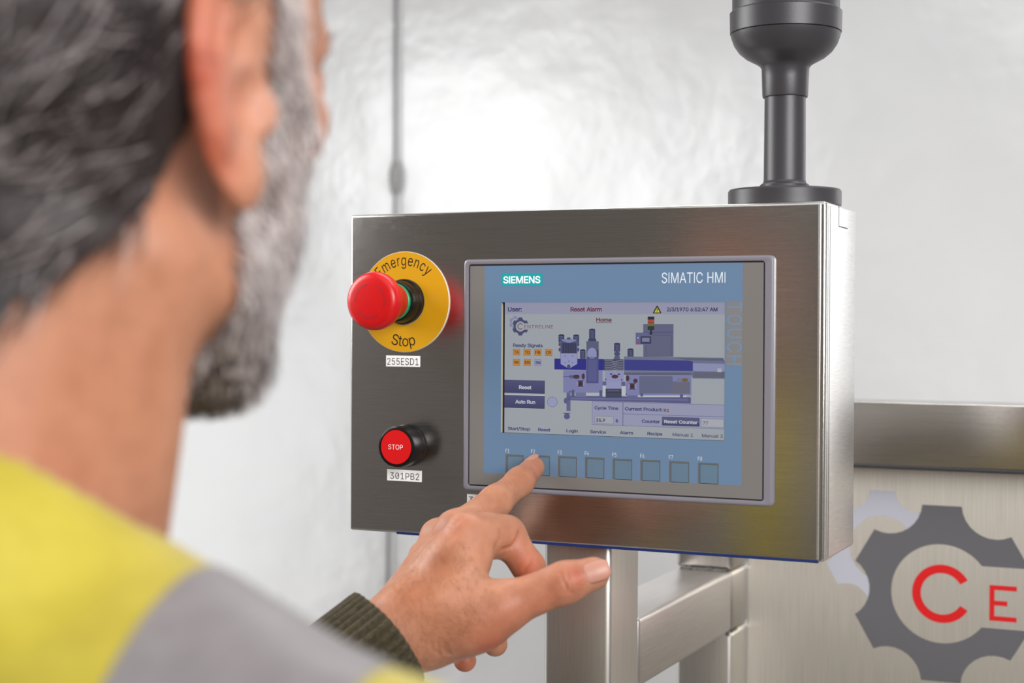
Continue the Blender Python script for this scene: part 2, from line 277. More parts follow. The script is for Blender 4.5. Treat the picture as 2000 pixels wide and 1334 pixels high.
P	445	60,0 60,509 235,509 289,503 332,487 366,462 390,430 404,391 409,348 404,304 390,265 366,233 332,207 289,191 235,186 109,186 109,242 233,242 269,246 297,256 318,272 333,294 342,319 344,348 342,376 333,402 318,423 297,439 268,449 232,452 125,452 125,0 125,242 125,186	15,16,0 1,0,16 15,0,31 16,15,33 16,32,30 1,16,30 18,14,13 13,19,18 27,3,28 2,28,3 15,31,33 14,18,17 28,2,29 30,29,2 1,30,2 20,12,11 21,20,11 11,10,21 10,9,21 22,21,9 9,8,22 8,23,22 23,8,24 8,7,24 25,24,7 7,6,25 6,5,25 26,25,5 4,26,5 19,13,12 12,20,19 26,4,27 3,27,4 14,17,33 17,32,33 32,16,33
R	449	60,0 60,509 236,509 290,504 333,489 367,465 390,433 405,395 409,352 405,309 390,271 367,240 333,217 289,203 236,198 96,198 96,255 234,255 269,258 298,267 319,281 334,300 342,324 345,352 342,380 334,405 319,425 298,440 269,449 233,452 125,452 125,0 353,0 230,229 303,229 428,0 125,255 125,198 246,199 313,210	15,16,0 1,0,16 15,0,31 16,15,37 16,36,30 1,16,30 34,19,18 27,3,28 2,28,3 15,31,37 38,13,33 13,34,33 17,33,18 28,2,29 30,29,2 1,30,2 20,12,11 21,20,11 11,10,21 10,9,21 22,21,9 9,8,22 23,22,8 24,23,8 8,7,24 7,6,24 25,24,6 6,5,25 26,25,5 4,26,5 13,38,32 13,32,39 34,13,39 12,20,34 19,34,20 26,4,27 3,27,4 14,33,37 33,17,36 36,37,33 36,16,37 33,14,38 34,18,33 12,34,39 32,35,39
S	447	224,-9 172,-4 128,9 91,31 64,60 46,96 38,137 104,137 110,110 123,88 142,71 166,59 194,52 224,49 257,52 286,60 311,74 329,92 341,114 346,139 342,161 332,179 316,193 296,205 272,214 245,222 184,239 128,260 86,289 60,326 52,372 58,413 75,448 102,476 138,498 180,511 227,516 275,511 316,498 351,476 377,449 394,415 401,378 337,378 326,412 302,437 267,453 225,459 194,456 167,448 145,435 129,418 118,398 115,376 119,352 131,334 148,319 169,308 191,300 212,293 264,279 287,272 312,264 336,252 359,238 379,220 395,198 405,171 408,139 403,99 386,64 360,34 323,11 278,-4	4,3,9 9,8,4 5,4,8 8,7,5 6,5,7 30,29,54 54,53,30 31,30,53 53,52,31 32,31,52 50,49,34 12,1,0 0,13,12 58,26,59 1,12,11 26,58,57 48,35,49 34,49,35 1,11,2 11,10,2 3,2,10 9,3,10 26,57,27 57,56,27 28,27,56 56,55,28 29,28,55 54,29,55 32,52,51 33,32,51 51,50,33 50,34,33 73,15,14 60,25,24 15,73,72 72,16,15 23,62,24 62,61,24 60,24,61 45,38,46 37,46,38 71,70,17 18,17,70 70,69,18 19,18,69 69,68,19 68,67,19 20,19,67 67,66,20 21,20,66 66,65,21 64,21,65 42,41,43 16,72,71 71,17,16 21,64,22 64,63,22 23,22,63 62,23,63 43,41,44 41,40,44 40,39,44 45,44,39 38,45,39 73,14,0 13,0,14 59,26,25 25,60,59 46,37,47 37,36,47 48,47,36 35,48,36
T	449	32,452 32,509 417,509 417,452 257,452 257,0 193,0 193,452	1,0,7 3,2,4 7,6,5 5,4,7 4,2,7 1,7,2
U	517	259,-8 203,-2 154,15 114,43 85,80 66,124 60,173 60,509 124,509 124,178 128,144 141,113 160,87 187,68 220,56 259,52 298,56 331,68 357,87 377,113 389,144 393,178 393,509 457,509 457,173 451,124 433,80 403,43 363,15 315,-2	7,6,9 9,8,7 0,14,1 13,1,14 1,13,2 12,2,13 2,12,3 12,11,3 4,3,11 5,4,11 11,10,5 6,5,10 9,6,10 18,17,28 28,17,29 16,29,17 25,24,20 21,20,24 24,23,21 22,21,23 18,28,27 19,18,27 27,26,19 26,25,19 25,20,19 29,16,0 16,15,0 14,0,15
c	396	207,-8 159,-2 117,16 82,46 56,85 40,133 34,187 40,243 56,291 82,330 117,360 159,378 207,384 234,383 260,377 284,368 305,356 324,341 340,322 353,301 362,277 303,262 298,276 290,289 281,301 270,311 257,319 242,325 226,329 207,330 173,325 145,310 124,287 108,258 99,224 96,187 99,151 108,117 124,89 145,66 173,51 207,46 226,48 243,52 258,58 271,66 282,76 292,89 299,102 304,117 363,102 354,78 341,56 325,37 306,21 285,9 261,-1 235,-6	5,4,37 37,36,5 6,5,36 36,35,6 35,34,6 7,6,34 34,33,7 8,7,33 12,28,13 41,0,42 28,12,29 0,41,1 40,1,41 30,29,11 29,12,11 1,40,2 40,39,2 3,2,39 39,38,3 4,3,38 37,4,38 8,33,32 9,8,32 32,31,9 10,9,31 31,30,10 30,11,10 43,57,56 56,44,43 26,14,27 44,56,55 55,45,44 25,15,26 14,26,15 53,52,47 48,47,52 52,51,48 49,48,51 51,50,49 20,19,21 22,21,19 19,18,22 45,55,54 46,45,54 54,53,46 53,47,46 22,18,23 18,17,23 24,23,17 17,16,24 25,24,16 15,25,16 42,0,57 57,43,42 13,28,27 27,14,13
e	404	212,-8 161,-2 117,16 82,46 56,85 40,132 34,187 39,242 55,290 81,329 115,359 157,378 205,384 236,382 266,374 294,361 319,341 341,315 357,282 368,242 371,194 371,169 75,169 75,221 338,221 310,202 307,237 298,269 283,294 263,314 237,326 205,330 173,326 146,313 125,294 109,270 99,241 96,211 96,178 100,139 110,106 128,80 151,61 179,50 212,46 234,48 254,53 271,61 285,73 297,88 306,105 365,91 353,63 335,39 311,19 283,4 249,-5 308,221 97,221 97,169	6,5,22 22,23,6 7,6,23 5,4,39 22,5,39 38,37,22 23,22,37 25,24,57 7,23,36 8,7,36 36,35,8 35,9,8 42,41,2 34,33,10 0,43,1 31,12,32 11,32,12 42,2,1 1,43,42 32,11,33 10,33,11 2,41,3 41,40,3 4,3,40 39,4,40 9,35,34 34,10,9 56,46,45 46,56,55 55,47,46 15,14,29 30,29,14 13,30,14 20,19,24 18,24,19 52,51,50 21,25,38 21,20,25 20,24,25 24,18,26 27,26,18 18,17,27 47,55,54 48,47,54 54,53,48 49,48,53 53,52,49 52,50,49 27,17,28 17,16,28 29,28,16 15,29,16 56,45,0 45,44,0 43,0,44 37,38,25 30,13,31 12,31,13 22,39,59 38,22,59 36,23,58 24,26,57 23,37,58 37,25,57 37,57,58 21,38,59
g	425	207,-151 168,-148 134,-140 105,-127 82,-110 64,-91 51,-69 101,-41 110,-53 122,-66 136,-78 154,-88 178,-95 207,-97 249,-92 282,-75 304,-47 311,-6 311,68 306,68 298,56 287,41 272,28 252,16 227,8 195,5 152,10 113,27 80,53 55,90 39,136 34,191 39,246 55,293 80,332 112,361 152,378 196,384 228,382 253,373 273,360 288,346 299,331 308,319 313,319 313,379 372,379 372,-9 367,-54 350,-90 324,-117 291,-136 251,-147 205,59 237,63 264,75 285,95 300,121 309,154 312,193 309,231 300,264 285,291 264,312 237,325 205,330 172,325 145,312 124,290 109,262 99,229 96,193 99,155 109,123 124,96 145,76 172,63	8,7,5 6,5,7 30,29,73 73,72,30 31,30,72 72,71,31 71,70,31 32,31,70 70,69,32 33,32,69 26,75,27 11,1,12 25,53,76 65,37,66 36,66,37 1,11,2 10,2,11 25,76,26 75,26,76 66,36,67 2,10,3 4,3,10 10,9,4 5,4,9 8,5,9 27,75,28 75,74,28 29,28,74 73,29,74 33,69,68 34,33,68 68,67,34 35,34,67 67,36,35 13,0,52 52,14,13 23,54,24 55,22,21 40,63,41 54,23,22 22,55,54 63,40,64 40,39,64 38,64,39 48,47,17 18,17,47 47,46,59 45,44,46 49,48,16 48,17,16 58,57,18 18,47,58 47,59,58 59,46,60 46,44,60 61,60,44 14,52,51 15,14,51 51,50,15 50,49,15 49,16,15 55,21,20 56,55,20 20,19,56 19,18,56 18,57,56 61,44,62 44,43,62 63,62,43 43,42,63 41,63,42 12,1,0 0,13,12 53,25,24 24,54,53 64,38,65 37,65,38
m	610	53,0 53,379 112,379 112,295 108,295 118,323 132,346 151,363 172,376 195,384 219,386 257,380 287,361 309,331 321,295 312,295 322,321 337,343 357,361 381,375 407,383 437,386 468,383 497,372 522,354 541,328 553,296 557,255 557,0 496,0 496,254 490,289 473,313 447,326 419,330 395,328 374,320 358,307 345,290 338,270 335,247 335,0 274,0 274,260 269,288 253,311 229,326 199,330 178,328 158,320 140,307 126,289 117,266 114,238 114,0 112,308 317,307	50,6,5 0,54,53 1,0,53 4,1,53 53,52,4 3,4,52 52,51,3 51,50,3 50,5,3 1,4,2 46,10,47 9,47,10 8,48,47 47,9,8 45,44,13 13,12,45 45,12,46 12,11,46 10,46,11 6,50,49 7,6,49 49,48,7 48,8,7 14,15,39 35,20,19 36,35,18 35,19,18 14,39,38 16,14,38 38,37,16 17,16,37 37,36,17 36,18,17 21,34,33 21,33,22 28,27,30 27,26,30 28,30,29 30,26,31 26,25,31 32,31,25 25,24,32 24,23,32 33,32,23 22,33,23 20,35,34 34,21,20 41,40,42 43,42,40 40,39,43 39,15,43 44,43,15 13,44,15 15,14,56 3,5,55 4,3,55 2,4,55 14,16,56 13,15,56
n	410	114,227 114,0 53,0 53,379 112,379 112,287 102,287 124,332 152,362 187,379 227,384 264,380 295,369 321,349 341,321 353,285 357,240 357,0 296,0 296,235 290,275 273,304 246,323 210,329 184,326 161,317 141,303 126,283 117,257 112,308	1,0,2 3,2,0 6,3,0 25,24,8 26,25,7 25,8,7 6,0,28 5,6,28 28,27,5 27,26,5 26,7,5 3,6,4 9,23,10 10,23,22 22,11,10 19,18,17 17,16,19 19,16,20 16,15,20 15,14,20 21,20,14 14,13,21 13,12,21 22,21,12 11,22,12 23,9,24 8,24,9 5,7,29 6,5,29 4,6,29
o	415	207,-8 159,-2 117,16 82,46 56,85 40,133 34,187 40,243 56,291 82,330 117,360 159,378 207,384 256,378 299,360 333,330 359,291 376,243 381,187 376,133 359,85 333,46 299,16 256,-2 207,46 242,51 270,66 292,89 307,117 316,151 319,187 316,224 307,258 292,287 270,310 242,325 207,330 173,325 145,310 124,287 108,258 99,224 96,187 99,151 108,117 124,89 145,66 173,51	5,4,44 44,43,5 6,5,43 43,42,6 42,41,6 7,6,41 41,40,7 8,7,40 0,24,1 47,1,24 1,47,2 46,2,47 10,38,37 37,11,10 2,46,3 46,45,3 4,3,45 44,4,45 8,40,39 9,8,39 39,38,9 38,10,9 36,35,13 12,36,13 25,23,22 22,26,25 34,14,35 13,35,14 20,19,28 29,28,19 19,18,29 30,29,18 31,30,18 18,17,31 32,31,17 17,16,32 26,22,21 27,26,21 21,20,27 20,28,27 32,16,33 16,15,33 34,33,15 14,34,15 24,0,23 23,25,24 11,37,36 36,12,11
p	424	53,-143 53,379 112,379 112,319 118,319 126,331 137,346 152,360 171,373 197,381 229,384 274,378 313,361 345,332 370,293 385,245 390,189 385,133 370,84 346,45 313,16 274,-2 229,-8 198,-5 173,4 153,17 138,31 127,46 118,59 114,59 114,-143 220,47 253,51 279,66 301,88 316,117 325,151 328,189 325,227 316,261 301,290 280,311 253,325 220,330 188,325 161,312 140,291 125,263 116,229 113,189 116,150 125,115 140,86 162,65 188,51	1,3,2 50,29,51 29,50,0 1,0,50 49,1,50 1,49,48 3,1,48 48,47,3 24,54,25 53,25,54 25,53,26 27,26,53 6,5,45 7,6,45 45,44,7 44,8,7 0,30,29 27,53,28 53,52,28 29,28,52 51,29,52 3,47,46 4,3,46 46,45,4 45,5,4 31,23,22 22,32,31 43,10,9 11,42,41 32,22,21 21,33,32 10,43,42 42,11,10 18,17,35 36,35,17 17,16,36 37,36,16 38,37,16 16,15,38 39,38,15 15,14,39 33,21,20 20,19,33 34,33,19 19,18,34 18,35,34 39,14,40 14,13,40 41,40,13 13,12,41 11,41,12 54,24,23 23,31,54 43,9,44 8,44,9
r	259	53,0 53,379 112,379 112,321 115,321 130,347 152,367 181,380 213,385 221,385 229,384 237,384 243,384 243,322 239,323 230,324 219,325 207,326 182,323 159,315 140,301 126,284 117,262 114,237 114,0	24,23,0 1,0,23 1,3,2 4,21,20 1,23,22 3,1,22 22,21,3 21,4,3 8,17,16 7,18,17 17,8,7 13,12,14 11,14,12 14,11,15 10,15,11 15,10,16 10,9,16 8,16,9 4,20,19 5,4,19 6,5,19 19,18,6 18,7,6
t	227	204,379 204,327 6,327 6,379 65,471 126,471 126,98 128,76 136,61 150,53 170,50 177,50 185,51 194,52 202,54 213,2 203,-1 192,-3 180,-4 168,-4 125,2 92,21 72,52 65,93 126,379 126,327 65,327 65,379	9,8,20 20,8,21 22,21,8 8,7,22 23,22,7 7,6,23 25,26,6 10,19,18 11,10,18 18,17,11 17,12,11 13,16,15 14,13,15 12,17,16 16,13,12 9,20,19 19,10,9 24,27,25 5,4,24 1,0,24 25,1,24 23,6,26 3,2,26 27,3,26 26,25,27 27,24,4
y	389	47,-139 61,-86 71,-87 88,-90 104,-89 118,-84 130,-74 141,-58 151,-36 163,-1 17,379 84,379 165,155 177,121 187,87 196,53 206,21 184,21 193,53 202,87 212,121 224,155 305,379 371,379 204,-58 191,-85 177,-107 159,-124 139,-136 117,-143 91,-145 77,-145 65,-143 54,-141 195,58	33,1,0 2,32,31 32,2,33 1,33,2 29,4,30 3,30,4 4,29,28 28,5,4 30,3,31 2,31,3 14,13,9 22,21,23 23,21,16 20,16,21 23,16,24 19,15,16 16,20,19 24,16,9 17,9,16 16,15,17 15,18,17 9,17,18 14,9,18 18,15,34 5,28,27 6,5,27 27,26,6 7,6,26 26,25,7 25,24,7 8,7,24 24,9,8 9,13,12 11,10,12 12,10,9 15,19,34 14,18,34
'''
